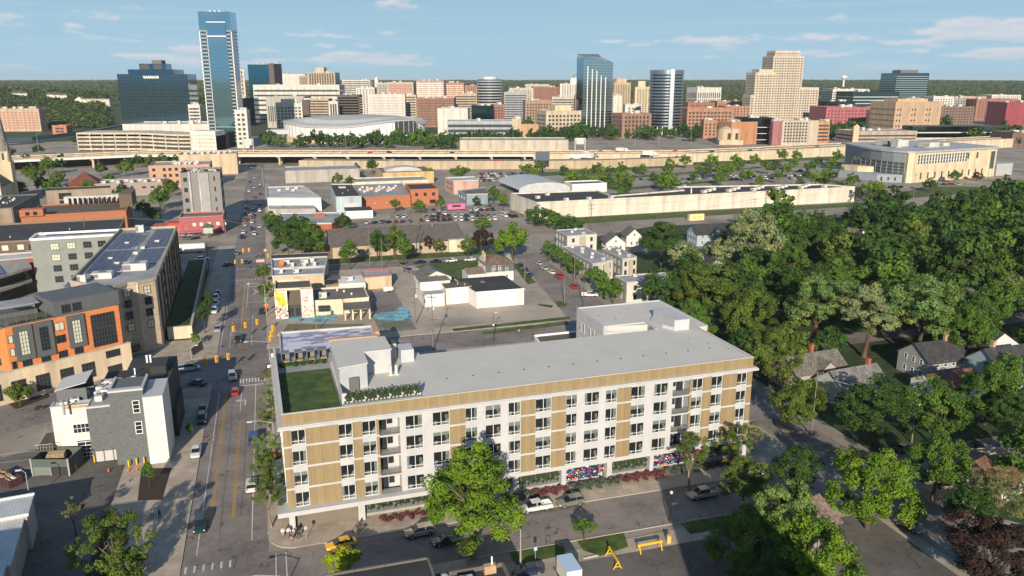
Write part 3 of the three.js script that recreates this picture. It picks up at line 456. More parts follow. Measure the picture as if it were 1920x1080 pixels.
// ---------------------------------------------------------------- vehicles; nose towards +x, origin on the ground at the middle
const CARG={};
function ring(x,w,y0,y1,r=0.12){const k=Math.min(r,(y1-y0)/2.1);return[[x,y0,-w+k],[x,y0+k,-w],[x,y1-k,-w],[x,y1,-w+k*1.6],[x,y1,w-k*1.6],[x,y1-k,w],[x,y0+k,w],[x,y0,w-k]];}
function loft(rings){const q=new G();for(let i=0;i+1<rings.length;i++){const a=rings[i],b=rings[i+1],n=a.length;for(let k=0;k<n;k++)q.quad(a[k],b[k],b[(k+1)%n],a[(k+1)%n]);}const f=rings[0],e=rings[rings.length-1];for(let k=1;k+1<f.length;k++){q.tri(f[0],f[k],f[k+1]);q.tri(e[0],e[k+1],e[k]);}return q;}
const TYPES={
sedan:{L:2.4,wr:0.33,wx:[1.42,-1.4],body:[[-2.4,0.72,0.42,0.82],[-2.3,0.84,0.3,0.93],[-1.7,0.9,0.24,0.98],[-0.9,0.92,0.22,0.95],[0.7,0.92,0.22,0.93],[1.5,0.9,0.24,0.86],[2.2,0.82,0.28,0.72],[2.4,0.66,0.38,0.6]],cab:[[-1.85,0.74,0.93,1.0],[-1.1,0.66,0.93,1.38],[-0.5,0.64,0.93,1.45],[0.2,0.64,0.92,1.42],[1.15,0.76,0.88,0.93]],roof:[-1.2,0.28,1.45,0.60]},
suv:{L:2.4,wr:0.37,wx:[1.42,-1.42],body:[[-2.38,0.8,0.45,1.0],[-2.3,0.9,0.32,1.08],[-1.2,0.95,0.27,1.08],[0.7,0.95,0.27,1.04],[1.5,0.93,0.28,1.0],[2.2,0.86,0.32,0.88],[2.4,0.72,0.42,0.72]],cab:[[-2.2,0.82,1.05,1.12],[-1.95,0.73,1.05,1.6],[-1.0,0.7,1.05,1.7],[0.2,0.7,1.03,1.68],[1.1,0.8,1.0,1.05]],roof:[-1.95,0.32,1.7,0.66]},
hatch:{L:2.05,wr:0.31,wx:[1.25,-1.25],body:[[-2.05,0.72,0.42,0.9],[-1.95,0.82,0.3,0.96],[-1,0.87,0.24,0.96],[0.7,0.87,0.24,0.92],[1.4,0.84,0.26,0.85],[1.95,0.74,0.3,0.7],[2.05,0.62,0.4,0.6]],cab:[[-1.9,0.74,0.93,1.0],[-1.6,0.66,0.93,1.42],[-0.6,0.63,0.93,1.5],[0.2,0.63,0.92,1.46],[1.1,0.74,0.88,0.92]],roof:[-1.6,0.3,1.5,0.6]},
pickup:{L:2.85,wr:0.4,wx:[1.78,-1.72],body:[[0.95,0.96,0.42,1.12],[1.4,0.95,0.40,1.12],[2.2,0.93,0.40,1.06],[2.7,0.88,0.42,0.98],[2.85,0.78,0.5,0.84]],cab:[[-0.95,0.82,1.1,1.16],[-0.75,0.74,1.1,1.72],[0.0,0.72,1.1,1.82],[0.75,0.72,1.1,1.78],[1.55,0.82,1.06,1.1]],roof:[-0.82,0.85,1.82,0.68],bed:true},
van:{L:2.6,wr:0.36,wx:[1.6,-1.55],body:[[-2.58,0.86,0.4,1.2],[-2.5,0.95,0.3,1.25],[0.8,0.97,0.28,1.2],[1.7,0.94,0.3,1.08],[2.4,0.85,0.32,0.85],[2.6,0.7,0.42,0.7]],cab:[[-2.5,0.88,1.2,1.26],[-2.4,0.84,1.2,1.9],[-1,0.82,1.2,1.98],[0.7,0.8,1.18,1.94],[1.9,0.86,1.02,1.06]],roof:[-2.4,0.8,1.98,0.76]},
};
const tyreM=grey(0.02,0.9),rimM=grey(0.42,0.35,null,{metalness:0.6}),carGlass=mat([0.015,0.018,0.024],0.06,null,{phys:true,ior:1.5}),lampW=grey(0.75,0.2),lampR=mat([0.35,0.01,0.01],0.25);
const paint=(r,g,b)=>mat([r,g,b],0.32,null,{phys:true,clearcoat:0.8,clearcoatRoughness:0.08,metalness:0.15});
const PAINT={white:paint(0.72,0.72,0.71),silver:paint(0.42,0.43,0.44),grey:paint(0.16,0.165,0.175),black:paint(0.016,0.017,0.02),red:paint(0.42,0.02,0.025),blue:paint(0.02,0.05,0.22),navy:paint(0.02,0.035,0.08),yellow:paint(0.78,0.46,0.02),green:paint(0.018,0.04,0.038),sage:paint(0.17,0.20,0.17),tan:paint(0.42,0.37,0.29),maroon:paint(0.14,0.02,0.03),orange:paint(0.6,0.18,0.03)};
function carGeo(t){
if(CARG[t])return CARG[t];const d=TYPES[t],c={};
c.body=loft(d.body.map((s)=>ring(...s,0.14)));
if(d.bed)c.body.box(-2.85,0.95,0.45,0.72,-0.95,0.95).box(-2.85,0.95,0.72,1.14,0.86,0.96).box(-2.85,0.95,0.72,1.14,-0.96,-0.86).box(-2.85,-2.76,0.72,1.14,-0.86,0.86).box(-0.9,0.95,0.72,1.12,-0.86,0.86);
c.glass=loft(d.cab.map((s)=>ring(...s,0.10)));
const[r0,r1,ry,rw]=d.roof;c.roof=new G().box(r0,r1,ry-0.05,ry+0.015,-rw-0.01,rw+0.01).box(r0-0.02,r0+0.16,d.body[2][3],ry-0.02,-rw-0.05,-rw+0.03).box(r0-0.02,r0+0.16,d.body[2][3],ry-0.02,rw-0.03,rw+0.05).box((r0+r1)/2-0.05,(r0+r1)/2+0.05,d.body[2][3],ry-0.02,-rw-0.09,-rw).box((r0+r1)/2-0.05,(r0+r1)/2+0.05,d.body[2][3],ry-0.02,rw,rw+0.09);
c.tyre=new G().tube([0,0,-0.11],[0,0,0.11],d.wr,d.wr,14).geo();c.rim=new G().tube([0,0,-0.118],[0,0,0.118],d.wr*0.62,d.wr*0.62,10).geo();
const f=d.body[d.body.length-2];c.head=new G().box(f[0]-0.1,f[0]+0.10,f[3]-0.24,f[3]-0.08,-0.22,0.22).geo();c.tail=new G().box(-d.L-0.02,-d.L+0.14,0,0.18,-0.15,0.15).geo();
c.trim=new G().box(-d.L+0.25,d.L-0.25,0.2,0.3,-(d.body[2][1]-0.02),d.body[2][1]-0.02);
c.bodyG=c.body.geo();c.glassG=c.glass.geo();c.roofG=c.roof.geo();c.trimG=c.trim.geo();return CARG[t]=c;
}
function carParts(g,t,m,detail){
const c=carGeo(t),d=TYPES[t];
const b=part(g,'body',c.bodyG,m);part(g,'window',c.glassG,carGlass);part(g,'roof',c.roofG,m);
if(detail<2){for(const x of d.wx)for(const s of[-1,1]){const w=part(g,'wheel',c.tyre,tyreM);w.position.set(x,d.wr,s*(d.body[2][1]-0.1));if(detail<1)part(w,'rim',c.rim,rimM);}}
if(detail<1){part(b,'trim',c.trimG,MAT.dark);const f=d.body[d.body.length-2];for(const s of[-1,1]){const h=part(g,'headlight',c.head,lampW);h.position.z=s*(f[1]-0.2);const tl=part(g,'taillight',c.tail,lampR);tl.position.set(0,d.body[0][3]-0.16,s*(d.body[0][1]-0.15));}}
}
const carProto={};
function vehicle(name,label,cat,t,color,a,b,heading,detail=1,group,y=0.03){
const k=t+color+detail,pos=gpos(a,b,y),turn=PHI+heading*Math.PI/180;let g;
if(!carProto[k]){g=thing(name,label,cat,pos,turn,group);carParts(g,t,PAINT[color],detail);carProto[k]=g;}
else{g=carProto[k].clone();g.name=numbered(name);scene.add(g);g.position.copy(pos);g.rotation.y=turn;g.userData={};tag(g,label,cat,group);}
return g;
}
const car=(label,t,color,x,y,heading,detail=1,group,yy)=>{const[a,b]=A(x,y);return vehicle({pickup:'pickup_truck',van:'van',suv:'suv',hatch:'hatchback',sedan:'sedan'}[t],label,{pickup:'pickup truck',van:'van',suv:'suv',hatch:'car',sedan:'car'}[t],t,color,a,b,heading,detail,group,yy);};
car('yellow sedan parked at the kerb of the front street corner','sedan','yellow',640,1026,187,0);
car('pale beige suv half hidden by the big tree on the front street','suv','tan',787,1003,183,0);
car('dark green sedan under the big leafy tree','sedan','green',838,1018,183,0);
car('white pickup truck with dark bed parked before the mural wall','pickup','white',1004,958,183,0,undefined,0.14);
car('sage green fastback suv behind the white pickup truck','suv','sage',1069,948,183,0,undefined,0.14);
car('cream pickup truck in the shade on the front street','pickup','tan',1318,932,183,0);
car('dark blue sedan parked beside the white box truck','sedan','navy',990,1076,182,0);
car('black suv parked on the shady street right of the apartment building','suv','black',1478,806,-62,1);
car('dark grey sedan driving on the shady street below the round green tree','sedan','grey',1703,990,-78,0);
car('silver wagon at the right edge beside the brown tree','suv','silver',1905,1002,-50,0);
car('black hatchback parked near the brown roofed house','hatch','black',1830,840,25,1);
car('black sedan in deep shade between the street trees','sedan','black',1695,845,15,1);
car('dark green suv driving towards the viewer in the near lane of the avenue','suv','green',376,990,-90,0);
car('white sedan coming down the avenue beside the grey and white building','sedan','white',368,852,-90,0);
car('black suv parked at the left kerb behind the white sedan','suv','black',379,790,-90,0);
car('black sedan right behind the black suv on the avenue','sedan','black',381,772,-90,1);
car('red hatchback driving away before the crossing','hatch','red',441,738,90,0);
car('silver wagon stopped in the middle lane at the crossing','suv','silver',436,710,-84,0);
car('blue box van body parked at the trees by the apartment building','van','blue',476,828,90,0);
car('white wagon with dark roof glass half under the street trees','suv','white',472,915,90,0);
car('dark sedan waiting at the side street beside the van','sedan','navy',370,722,5,0);
car('grey passenger van crossing at the left corner','van','silver',355,695,8,0);
car('black suv in the turning lane beyond the crossing','suv','black',447,640,-90,0);
car('light grey sedan in the left lane at the edge of the shade','sedan','silver',408,620,-90,0);
car('white pickup parked third in the row by the dark tree','suv','white',402,586,-90,1);
car('grey car parked second in the row by the dark tree','sedan','silver',405,572,-90,1);
car('blue grey wagon parked ahead of the grey car in the row','suv','silver',405,562,-90,1);
car('black sedan at the head of the row by the dark tree','sedan','black',409,553,-90,1);
car('black suv parked at the right kerb beneath the orange sign','suv','black',491,587,90,1);
car('dark suv behind the white stop line of the second crossing','suv','navy',462,494,90,1);
car('black sedan turning at the second crossing','sedan','black',428,499,50,1);
car('dark sedan north of the second crossing','sedan','grey',444,477,90,1);
car('white suv parked in the shaded lot by the dark brick wall','suv','white',381,488,10,1);
car('white sedan in sun on the avenue beyond the second crossing','sedan','white',477,440,-90,1);
car('silver sedan turning by the wooded corner of the avenue','sedan','silver',473,404,20,1);
{const R=rng(12),cs=['white','silver','black','grey','navy','red','white','silver'];let i=0;
for(const[a,b]of[[-14.5,262],[-14.3,275],[-10.5,284],[-7,289],[-13.9,296],[-10.8,304],[-14.2,312],[-10.6,318],[-10.3,326],[-14.6,334],[-7.2,342],[-10.9,350],[-14.3,352],[-7.4,366],[-14.2,380],[-10.7,396],[-7.1,412],[-14.1,428],[-10.2,446],[-7.5,462],[-14.5,480],[-10.4,505]])vehicle('car','small car in the queue far up the shaded avenue','car',i%3?'sedan':'suv',cs[R()*8|0],a,b,a<-8?-90:90,2,'cars queuing far up the avenue',(i++,0.03));}
car('white sedan parked right of the row on the lawn street','sedan','white',881,489,182,1);car('white hatchback at the end of the row on the lawn street','sedan','white',846,491,182,1);
car('black sedan second of the row on the lawn street','sedan','black',816,493,182,1);car('black suv first of the row on the lawn street','sedan','black',787,494,182,1);
car('dark suv parked by the tan garage behind the lawn','suv','grey',766,510,-60,1);car('grey jeep with a square cabin before the lawn','suv','sage',755,500,-70,1);
car('dark suv nearest of the left row on the side street','suv','navy',994,518,84,1);car('dark sedan middle of the left row on the side street','sedan','navy',985,508,84,1);car('black car far end of the left row on the side street','suv','black',975,500,84,1);
car('red sedan nearest at the right kerb of the side street','sedan','red',1075,540,96,1);car('red suv parked ahead of the red sedan','suv','red',1048,521,96,1);car('white car between the young trees of the side street','hatch','white',1033,513,96,1);car('silver car further along the young trees','sedan','silver',1020,505,96,1);car('tan car at the far end of the young trees','hatch','tan',1010,496,96,1);
car('white pickup truck at the mouth of the side street','pickup','white',1106,556,-25,1);
// ---------------------------------------------------------------- helpers for buildings of any outline, in grid coordinates
function site(name,label,cat,a0,b0,o={}){const g=thing(name,label,cat,gpos(a0,b0),PHI,o.group);g.loc=(pts)=>pts.map(([a,b])=>[a-a0,b0-b]);return g;}
function wallWindows(g,P,Q,us,ys,ww,wh,o={}){
const[p,q]=g.loc([P,Q]),L=Math.hypot(q[0]-p[0],q[1]-p[1]),dx=(q[0]-p[0])/L,dz=(q[1]-p[1])/L,t=Math.atan2(-dz,dx),[fg,pg]=winGeo(ww,wh,o.nx??2,o.ny??1,o.f??0.1,o.proud??0.08);let k=0;
for(const y of ys)for(const u of us){const f=part(g,'window',fg,o.frame??MAT.frame),s=u<1.0001&&o.frac?u*L:u;f.position.set(p[0]+dx*s,y,p[1]+dz*s);f.rotation.y=t;const gl=o.glass??MAT.glass;part(f,'pane',pg,Array.isArray(gl)?gl[(k*5+(k>>1))%gl.length]:gl);k++;}
}
const block=(g,pts,y0,y1,m,name='wall',top=true)=>part(g,name,new G().prism(g.loc(pts),y0,y1,top,false,true),m);
const roofOn=(g,pts,y,m,name='roof')=>part(g,name,new G().prism(g.loc(pts),y-0.05,y+0.02,true,false,true),m);
function parapet(g,pts,y0,y1,m,t=0.3,name='parapet'){
const p=g.loc(pts),q=new G();for(let i=0;i<p.length;i++){const a=p[i],b=p[(i+1)%p.length],L=Math.hypot(b[0]-a[0],b[1]-a[1]),dx=(b[0]-a[0])/L*t/2,dz=(b[1]-a[1])/L*t/2;q.prism([[a[0]+dz+dx,a[1]-dx+dz],[b[0]+dz-dx,b[1]-dx-dz],[b[0]-dz-dx,b[1]+dx-dz],[a[0]-dz+dx,a[1]+dx+dz]],y0,y1,true,false,true);}
return part(g,name,q,m);
}
// ---------------------------------------------------------------- left of the avenue: the grey and white corner building
{
const g=thing('shop_building','grey and white stepped corner building with cluttered flat roofs','building',gpos(-35.9,36.2),PHI);
const wh=mat([0.74,0.72,0.71],0.85,T.plaster),sl=mat([0.14,0.155,0.165],0.85,T.brick),W=new G(),S=new G(),Rf=new G(),D=new G(),C=new G();
S.box(0,4.6,0.12,11,-14,0).box(4.6,10.4,0.12,14.6,-5,2.7);
W.box(10.4,13.8,0.12,13.4,-5.5,3.9).box(-6.6,0,0.12,10.8,-5.5,-2.8).box(-6.6,0,0.12,10.2,-15,-5.5);
D.box(4.6,13.6,0.12,12,-24,-5.5).box(0,4.6,0.12,10.4,-22,-14).box(9.6,12.6,12,13.6,-19,-13).box(13.6,14.4,0.12,6,-20,-8);
part(g,'wall',W,wh);part(g,'grey_wall',S,sl);part(g,'dark_wall',D,MAT.roofDark);
Rf.box(0.4,4.5,11,11.05,-13.8,-0.5).box(-6.3,-0.1,10.2,10.25,-14.8,-3.6);part(g,'roof',Rf,MAT.roofLight);
C.box(-0.05,4.5,11,11.35,-0.5,0.08).box(4.5,10.45,14.6,15,1.5,2.78).box(4.5,4.9,14.6,15,-5,1.5).box(10.05,10.45,14.6,15,-5,1.5).box(10.35,13.85,13.4,13.6,-5.5,3.95).box(-6.65,-0.05,10.8,11,-3.3,-2.75).box(-6.65,-6.3,10.8,11,-5.5,-3.3);part(g,'coping',C,grey(0.52,0.5,null,{metalness:0.2}));
const shed=part(g,'roof_shed',new G().box(-6.2,-5.9,10.2,12.6,-13,-6.5).prism([[-6.2,-6.4],[-1,-6.4],[-1,-6.6],[-6.2,-6.6]],10.2,12.9).box(-6.2,-1,10.2,13,-13.2,-12.9),MAT.slate);part(shed,'shed_roof',new G().quad([-6.4,12.9,-6.2],[-0.8,14.1,-6.2],[-0.8,14.1,-13.4],[-6.4,12.9,-13.4]).quad([-6.4,12.75,-13.4],[-0.8,13.95,-13.4],[-0.8,13.95,-6.2],[-6.4,12.75,-6.2]).quad([-6.4,12.75,-6.2],[-0.8,13.95,-6.2],[-0.8,14.1,-6.2],[-6.4,12.9,-6.2]),grey(0.5,0.5));
for(const[y,o]of[[10.2,0],[6.0,0]]){windows(g,11,1,'F',[9.0],[y],1.25,2.5,{nx:1,ny:3,frame:MAT.frameW,proud:0.1,f:0.12});g.children[g.children.length-1].position.z=2.7;}
windows(g,11,1,'F',[-1.9],[5.2],2.8,1.9,{nx:4,ny:2,frame:MAT.frameW,proud:0.1});g.children[g.children.length-1].position.z=-2.8;
const gar=part(g,'garage_door',new G().box(-3,0,0.15,3.6,-2.8,-2.7),MAT.glass);const gm=new G();for(let i=0;i<5;i++)gm.box(-3,-0.1,0.3+i*0.75,0.42+i*0.75,-2.72,-2.64);gm.box(-3,-2.9,0.3,3.5,-2.72,-2.65).box(-0.2,-0.1,0.3,3.5,-2.72,-2.65).box(-1.6,-1.5,0.3,3.5,-2.72,-2.65);part(gar,'door_frame',gm,MAT.frameW);
for(const x of[1.2,2.8,4.4])part(g,'service_door',new G().box(x-0.7,x+0.7,0.15,2.5,0,0.08),grey(0.45,0.7));
const cage=new G();for(const x of[0,6.4])cage.tube([x,0.1,1.6],[x,3,1.6],0.07);cage.tube([0,3,1.6],[6.4,3,1.6],0.07).tube([0,3,1.6],[0,3,0],0.07).tube([6.4,3,1.6],[6.4,3,0],0.07);part(g,'pipe_frame',cage,MAT.frame);
for(const[x,z]of[[-4.6,-4.5],[-3,-5.5],[1.6,-4],[2.8,-6.5],[1.2,-9],[3.2,-11],[-2.4,-9]])rooftopUnit(g,x,x>0?11.05:10.25,z,1.6+(x*x%1),1.1,1.3,MAT.unit,x);
part(g,'duct',new G().tube([0.6,11.6,-6],[3.6,11.9,-10],0.45).tube([3.6,11.9,-10],[7.5,13.0,-9.5],0.45).box(0.5,4.2,11.1,11.9,-13.2,-12),MAT.unit);part(g,'chimney_pipe',new G().tube([-3.9,9.9,-0.9],[-3.9,12.6,-0.9],0.22),MAT.galv);
part(g,'timber_stack',new G().box(-4.6,0,10.3,10.75,-3.4,-2.7).box(-4.4,-0.2,10.75,11.0,-3.3,-2.8),mat([0.6,0.38,0.15],0.8,T.wood));
for(const x of[8,8.7])ventPipe(g,x,12,-21,1.5,0.2,MAT.whiteTrim);ventPipe(g,6.6,12,-14,1.2,0.15,MAT.whiteTrim);
const dk=part(g,'deck',new G().box(-9.6,-6.6,3.2,3.4,-9,-0.6),MAT.roofBrown),rl=new G();for(const[x0,z0,x1,z1]of[[-9.6,-0.6,-6.6,-0.6],[-9.6,-9,-9.6,-0.6]]){const n=6;for(let i=0;i<=n;i++){const x=lerp(x0,x1,i/n),z=lerp(z0,z1,i/n);rl.tube([x,3.4,z],[x,4.6,z],0.04,0.04,5);}rl.tube([x0,4.6,z0],[x1,4.6,z1],0.05,0.05,5).tube([x0,4,z0],[x1,4,z1],0.02,0.02,5);}part(dk,'railing',rl,MAT.galv);
}
{
const g=thing('dumpster_enclosure','green mesh dumpster enclosure with two gates beside the grey wall','enclosure',gpos(-45.5,33.7),PHI-0.29),w=mat([0.11,0.14,0.125],0.8,T.siding),W=new G();
W.box(-0.1,0.1,0,3.3,-5,0).box(6.6,6.8,0,3.3,-5,0).box(0.1,6.6,1.8,3.3,-0.1,0).box(-0.1,6.8,0,3.3,-5.2,-5);part(g,'wall',W,w);
part(g,'gate',new G().box(0.15,3.3,0.1,1.75,-0.12,-0.02),mat([0.2,0.24,0.22],0.7,T.siding));part(g,'gate',new G().box(3.4,6.55,0.1,1.75,-0.12,-0.02),MAT.dark);part(g,'post',new G().box(-0.18,0.12,0,3.4,-0.15,0.1).box(6.55,6.85,0,3.4,-0.15,0.1).box(3.28,3.42,0,1.8,-0.1,0.05),MAT.galv);
const d=thing('dumpster','wooden pallets and crates piled inside the dumpster enclosure','pallet pile',gpos(-42,35.5),PHI);const q=new G();for(let i=0;i<5;i++)q.box(-1.6+i*0.1,1.7,2+i*0.28,2.14+i*0.28,-0.9,0.9);part(d,'pallet',q,mat([0.5,0.36,0.2],0.9,T.wood));part(d,'bin',new G().box(-1.7,1.7,0,1.95,-1.1,1.1),MAT.dark);
}
{
const g=thing('debris_container','open dark red debris container heaped with rubble','container',gpos(...A(12,905)),PHI-0.75),r=rng(3),q=new G(),deb=new G(),deb2=new G();
q.box(-3,3,0.15,0.3,-1.2,1.2).box(-3,3,0.3,1.5,1.1,1.2).box(-3,3,0.3,1.5,-1.2,-1.1).box(-3,-2.9,0.3,1.5,-1.1,1.1).box(2.9,3,0.3,1.5,-1.1,1.1);for(let i=0;i<7;i++)q.box(-2.9+i*0.95,-2.8+i*0.95,0.3,1.5,1.2,1.28).box(-2.9+i*0.95,-2.8+i*0.95,0.3,1.5,-1.28,-1.2);part(g,'container',q,mat([0.09,0.03,0.04],0.7,T.worn));
for(let i=0;i<34;i++){const x=-2.6+r()*5.2,z=-0.9+r()*1.8,s=0.15+r()*0.4,y=0.8+r()*0.9;(i%3?deb:deb2).box(x-s,x+s,y,y+0.1+r()*0.3,z-s*0.5,z+s*0.5);}stuffPart(g,'rubble',deb,mat([0.45,0.30,0.20],0.9,T.plaster));stuffPart(g,'rubble',deb2,MAT.white);
}
{
const g=thing('shop_building','low building with pale blue-white roof cut by the lower left corner','building',gpos(-39.3,7.2),PHI+0.12),W=new G(),Rf=new G();
W.box(-26,0,0,5.6,-6.5,0).box(-26,-0.6,0,5.0,0,13).box(-26,-1,0,5.2,13,30);part(g,'wall',W,MAT.concreteGrey);Rf.box(-26,0.2,5.6,5.9,-6.7,0.1).box(-26,-0.4,5.0,5.3,0.1,13).box(-26,-0.9,5.2,5.5,13,30);part(g,'roof',Rf,mat([0.68,0.71,0.75],0.6,T.metalroof));part(g,'coping',new G().box(-26,0.3,5.9,6.15,-0.15,0.2).box(-26,0.3,5.9,6.15,-6.9,-6.5),MAT.whiteTrim);
}
// ---------------------------------------------------------------- the orange and tan apartment building with a solar roof
{
const g=site('apartment_building','orange brick and tan corner apartment building with solar panel roof','apartment building',-58.5,74);
const P0=[-58.5,74],P1=[-37.6,87.3],P2=[-42,97],P3=[-65,85],tan=mat([0.50,0.36,0.24],0.85,T.stain),tanL=mat([0.68,0.56,0.41],0.85,T.stain),or=mat([0.74,0.255,0.085],0.85,T.brick),sl=mat([0.115,0.13,0.145],0.7,T.plaster),pv=mat([0.020,0.032,0.085],0.22,null,{phys:true,clearcoat:0.4});
const dir=[P1[0]-P0[0],P1[1]-P0[1]],L=Math.hypot(...dir),ux=dir[0]/L,uy=dir[1]/L,along=(s,t=0)=>[P0[0]+ux*s-uy*t,P0[1]+uy*s+ux*t];
block(g,[along(-8,-0.3),along(L+1.6,-0.3),along(L+1.6,12),along(-8,14)],0.1,7.4,tanL,'podium');block(g,[along(-30,-0.2),along(-8,-0.2),along(-8,14),along(-30,14)],0.1,5,tanL,'podium');
part(g,'podium_coping',new G().prism(g.loc([along(-8.1,-0.45),along(L+1.7,-0.45),along(L+1.7,0.0),along(-8.1,0)]),7.4,7.6,true,true,true),MAT.concrete);
block(g,[along(0,0.02),along(L,0.02),along(L,11),along(-3,11)],7.4,17.4,or,'brick_wall',false);roofOn(g,[along(0.3,0.3),along(L-0.3,0.3),along(L-0.3,11),along(-2.6,11)],17.0,MAT.roofGrey);
parapet(g,[along(0,0.3),along(L,0.3),along(L,11),along(-3,11)],17,17.6,sl,0.5);
block(g,[along(10.5,0.1),along(L+0.4,0.1),along(L+0.4,12),along(10.5,12)],17.62,21,sl,'upper_storey');block(g,[along(-8,11),along(10,9),along(10,13),along(-6,16)],7.4,18,sl,'rear_wall');
part(g,'pergola_roof',new G().prism(g.loc([along(2,6),along(9.5,5.5),along(10.4,12),along(1,13)]),20.2,20.4,true,true,true),MAT.roofLight);wallWindows(g,along(10.5,0.1),along(L,0.1),[2.6,5],[18],2,2,{nx:3});
{const q=new G();for(const s of[1,3,5,7,9]){const[p]=g.loc([along(s,1.2)]);q.tube([p[0],17,p[1]],[p[0],20.2,p[1]],0.06,0.06,5);}part(g,'pergola_post',q,MAT.slate);}
stuffPart(g,'terrace_planting',(()=>{const q=new G(),r=rng(8);for(let i=0;i<60;i++){const[p]=g.loc([along(2+r()*8,1+r()*1.6)]);q.ball(p[0],17.3,p[1],0.3+r()*0.25,0.35,0.3,5,4);}return q;})(),LEAF_GREEN());
function LEAF_GREEN(){return mat([0.07,0.11,0.03],1,T.grass);}
for(const[s,y0,y1]of[[3.4,9.2,17.2],[7.6,9.0,17.2],[14.6,9.4,17.2]]){block(g,[along(s-1.9,-0.45),along(s+1.9,-0.45),along(s+1.9,0.0),along(s-1.9,0)],y0,y1,sl,'bay');wallWindows(g,along(s-1.9,-0.45),along(s+1.9,-0.45),[1.9],[10.4],1.9,5.6,{nx:3,ny:6,glass:s===7.6?MAT.glass:MAT.blind});}
wallWindows(g,along(0,0.02),along(L,0.02),[11.1],[14.2,11.2],2.1,1.9,{nx:2,glass:[MAT.blind,MAT.glass]});wallWindows(g,along(0,0.02),along(L,0.02),[3.5,7.4,11.1,14.6],[7.6],2.0,1.7,{nx:3});
wallWindows(g,along(0,0.02),along(L,0.02),[0.9],[7.6,10.6,13.6],1.0,1.8,{nx:1,glass:[MAT.glass,MAT.blind]});wallWindows(g,along(0,0.02),along(L,0.02),[20.8],[8.2],5.6,8.0,{nx:8,ny:7,f:0.13});
wallWindows(g,along(-3,11),along(0,0.02),[3.5,8],[8.2,11.3,14.2],0.9,1.7,{nx:1});
wallWindows(g,along(-8,-0.3),along(L+1.6,-0.3),[4,9,14,19.2,24],[1.2],3.0,3.8,{nx:4,ny:4,f:0.12});wallWindows(g,along(-30,-0.2),along(-8,-0.2),[4,9,14,19],[0.9],3.0,3.2,{nx:4,ny:3,f:0.12});
wallWindows(g,along(-8,-0.3),along(L+1.6,-0.3),[30],[1,4.9],3.4,1.8,{nx:6,ny:1});
const tw=[[-40,97],[-37.6,101],[-35.2,101.6],[-31.2,104.5],[-33.6,187],[-52,187],[-52,108],[-44,100]];
block(g,tw,0.1,19.4,mat([0.54,0.44,0.335],0.85,T.brick),'wall',false);roofOn(g,tw,18.9,MAT.roofLight);parapet(g,tw,18.9,19.7,mat([0.46,0.39,0.31],0.8,T.stain),0.5);
const G2=[MAT.blind,MAT.blind,MAT.glass];wallWindows(g,[-40,97],[-35.2,101.6],[3.6],[7,10.2,13.3,16.2],1.9,2.1,{nx:2,ny:2,glass:G2,f:0.14});wallWindows(g,[-35.2,101.6],[-31.2,104.5],[2.5],[6.6,9.8,12.9,15.9],1.9,2.1,{nx:2,ny:2,glass:G2,f:0.14});
part(g,'corner_trim',new G().prism(g.loc([[-35.4,101.45],[-35.0,101.45],[-35.0,101.75],[-35.4,101.75]]),3.6,19.3,true,true,true),tanL);wallWindows(g,[-40,97],[-35.2,101.6],[3.4],[1.2],4,2,{nx:5,ny:1});
{const q=new G();for(let b=110;b<184;b+=9)q.prism(g.loc([[-31.0-(b-104)*0.029,b],[-30.8-(b-104)*0.029,b],[-30.9-(b-99)*0.029,b+4],[-31.1-(b-99)*0.029,b+4]]),3,18,true,false,true);part(g,'brick_pier',q,MAT.brickBrown);wallWindows(g,[-31.2,104.5],[-33.6,187],range(12,9,6.2),[5,8.6,12,15.4],1.8,1.9,{glass:G2});}
const bw=[[-79,180.5],[-52.1,182],[-52.1,192],[-79.5,191.5]];block(g,bw,0.1,18.4,MAT.sage,'sage_wall',false);roofOn(g,bw,18.0,MAT.roofWhite);parapet(g,bw,18.0,18.7,MAT.whiteTrim,0.5);
wallWindows(g,[-79,180.5],[-52.1,182],[7,12,17,21.5,25],[3,6.8,10.6,14.4],2.6,2.2,{nx:3,ny:2,glass:[MAT.glass,MAT.blind,MAT.glass],f:0.12});
const pg=new G().box(-0.95,0.95,0,0.05,-0.62,0.62).geo(),fgm=mat([0.09,0.12,0.2],0.3,null,{metalness:0.3});
for(let i=0;i<7;i++)for(let j=0;j<26;j++){const a=-49.6+i*2.25+(i>3?1.6:0),b=119+j*2.55;if((i===3&&j%9===4)||j===12||(i>4&&j<3)||(i<4&&j>23))continue;const[p]=g.loc([[a,b]]),o=part(g,'solar_panel',pg,pv);o.position.set(p[0],19.2,p[1]);o.rotation.x=0.16;}
for(let j=0;j<12;j++){const[p]=g.loc([[-75+j*1.95,188.5]]),o=part(g,'solar_panel',pg,pv);o.position.set(p[0],18.3,p[1]);o.rotation.x=0.16;}
for(const[a,b,w,h]of[[-45,112,5,1.6],[-38,120,6,2.0],[-49,107,2,2.2],[-44,128,1.4,0.8],[-41,142,1.4,0.8],[-40,150,1.2,0.8],[-47,136,1.2,0.7],[-37,160,1.4,0.8],[-46,160,1.2,0.7],[-45,182,2.6,2.4]]){const[p]=g.loc([[a,b]]);rooftopUnit(g,p[0],18.92,p[1],w,h,w*0.7,MAT.unit);}
{const q=new G();for(const p of g.loc([[-41.6,115],[-41.6,186]]))q;q.prism(g.loc([[-42.3,118],[-41.2,118],[-41.9,182],[-43,182]]),18.95,19.06,true,false,true);part(g,'walkway_strip',q,MAT.roofWhite);const r=new G().prism(g.loc([[-54.6,112],[-52.1,110],[-52.1,181],[-54.6,181]]),16.4,17.2,true,true,true);part(g,'lower_roof',r,mat([0.16,0.2,0.30],0.5,T.metalroof));}
}
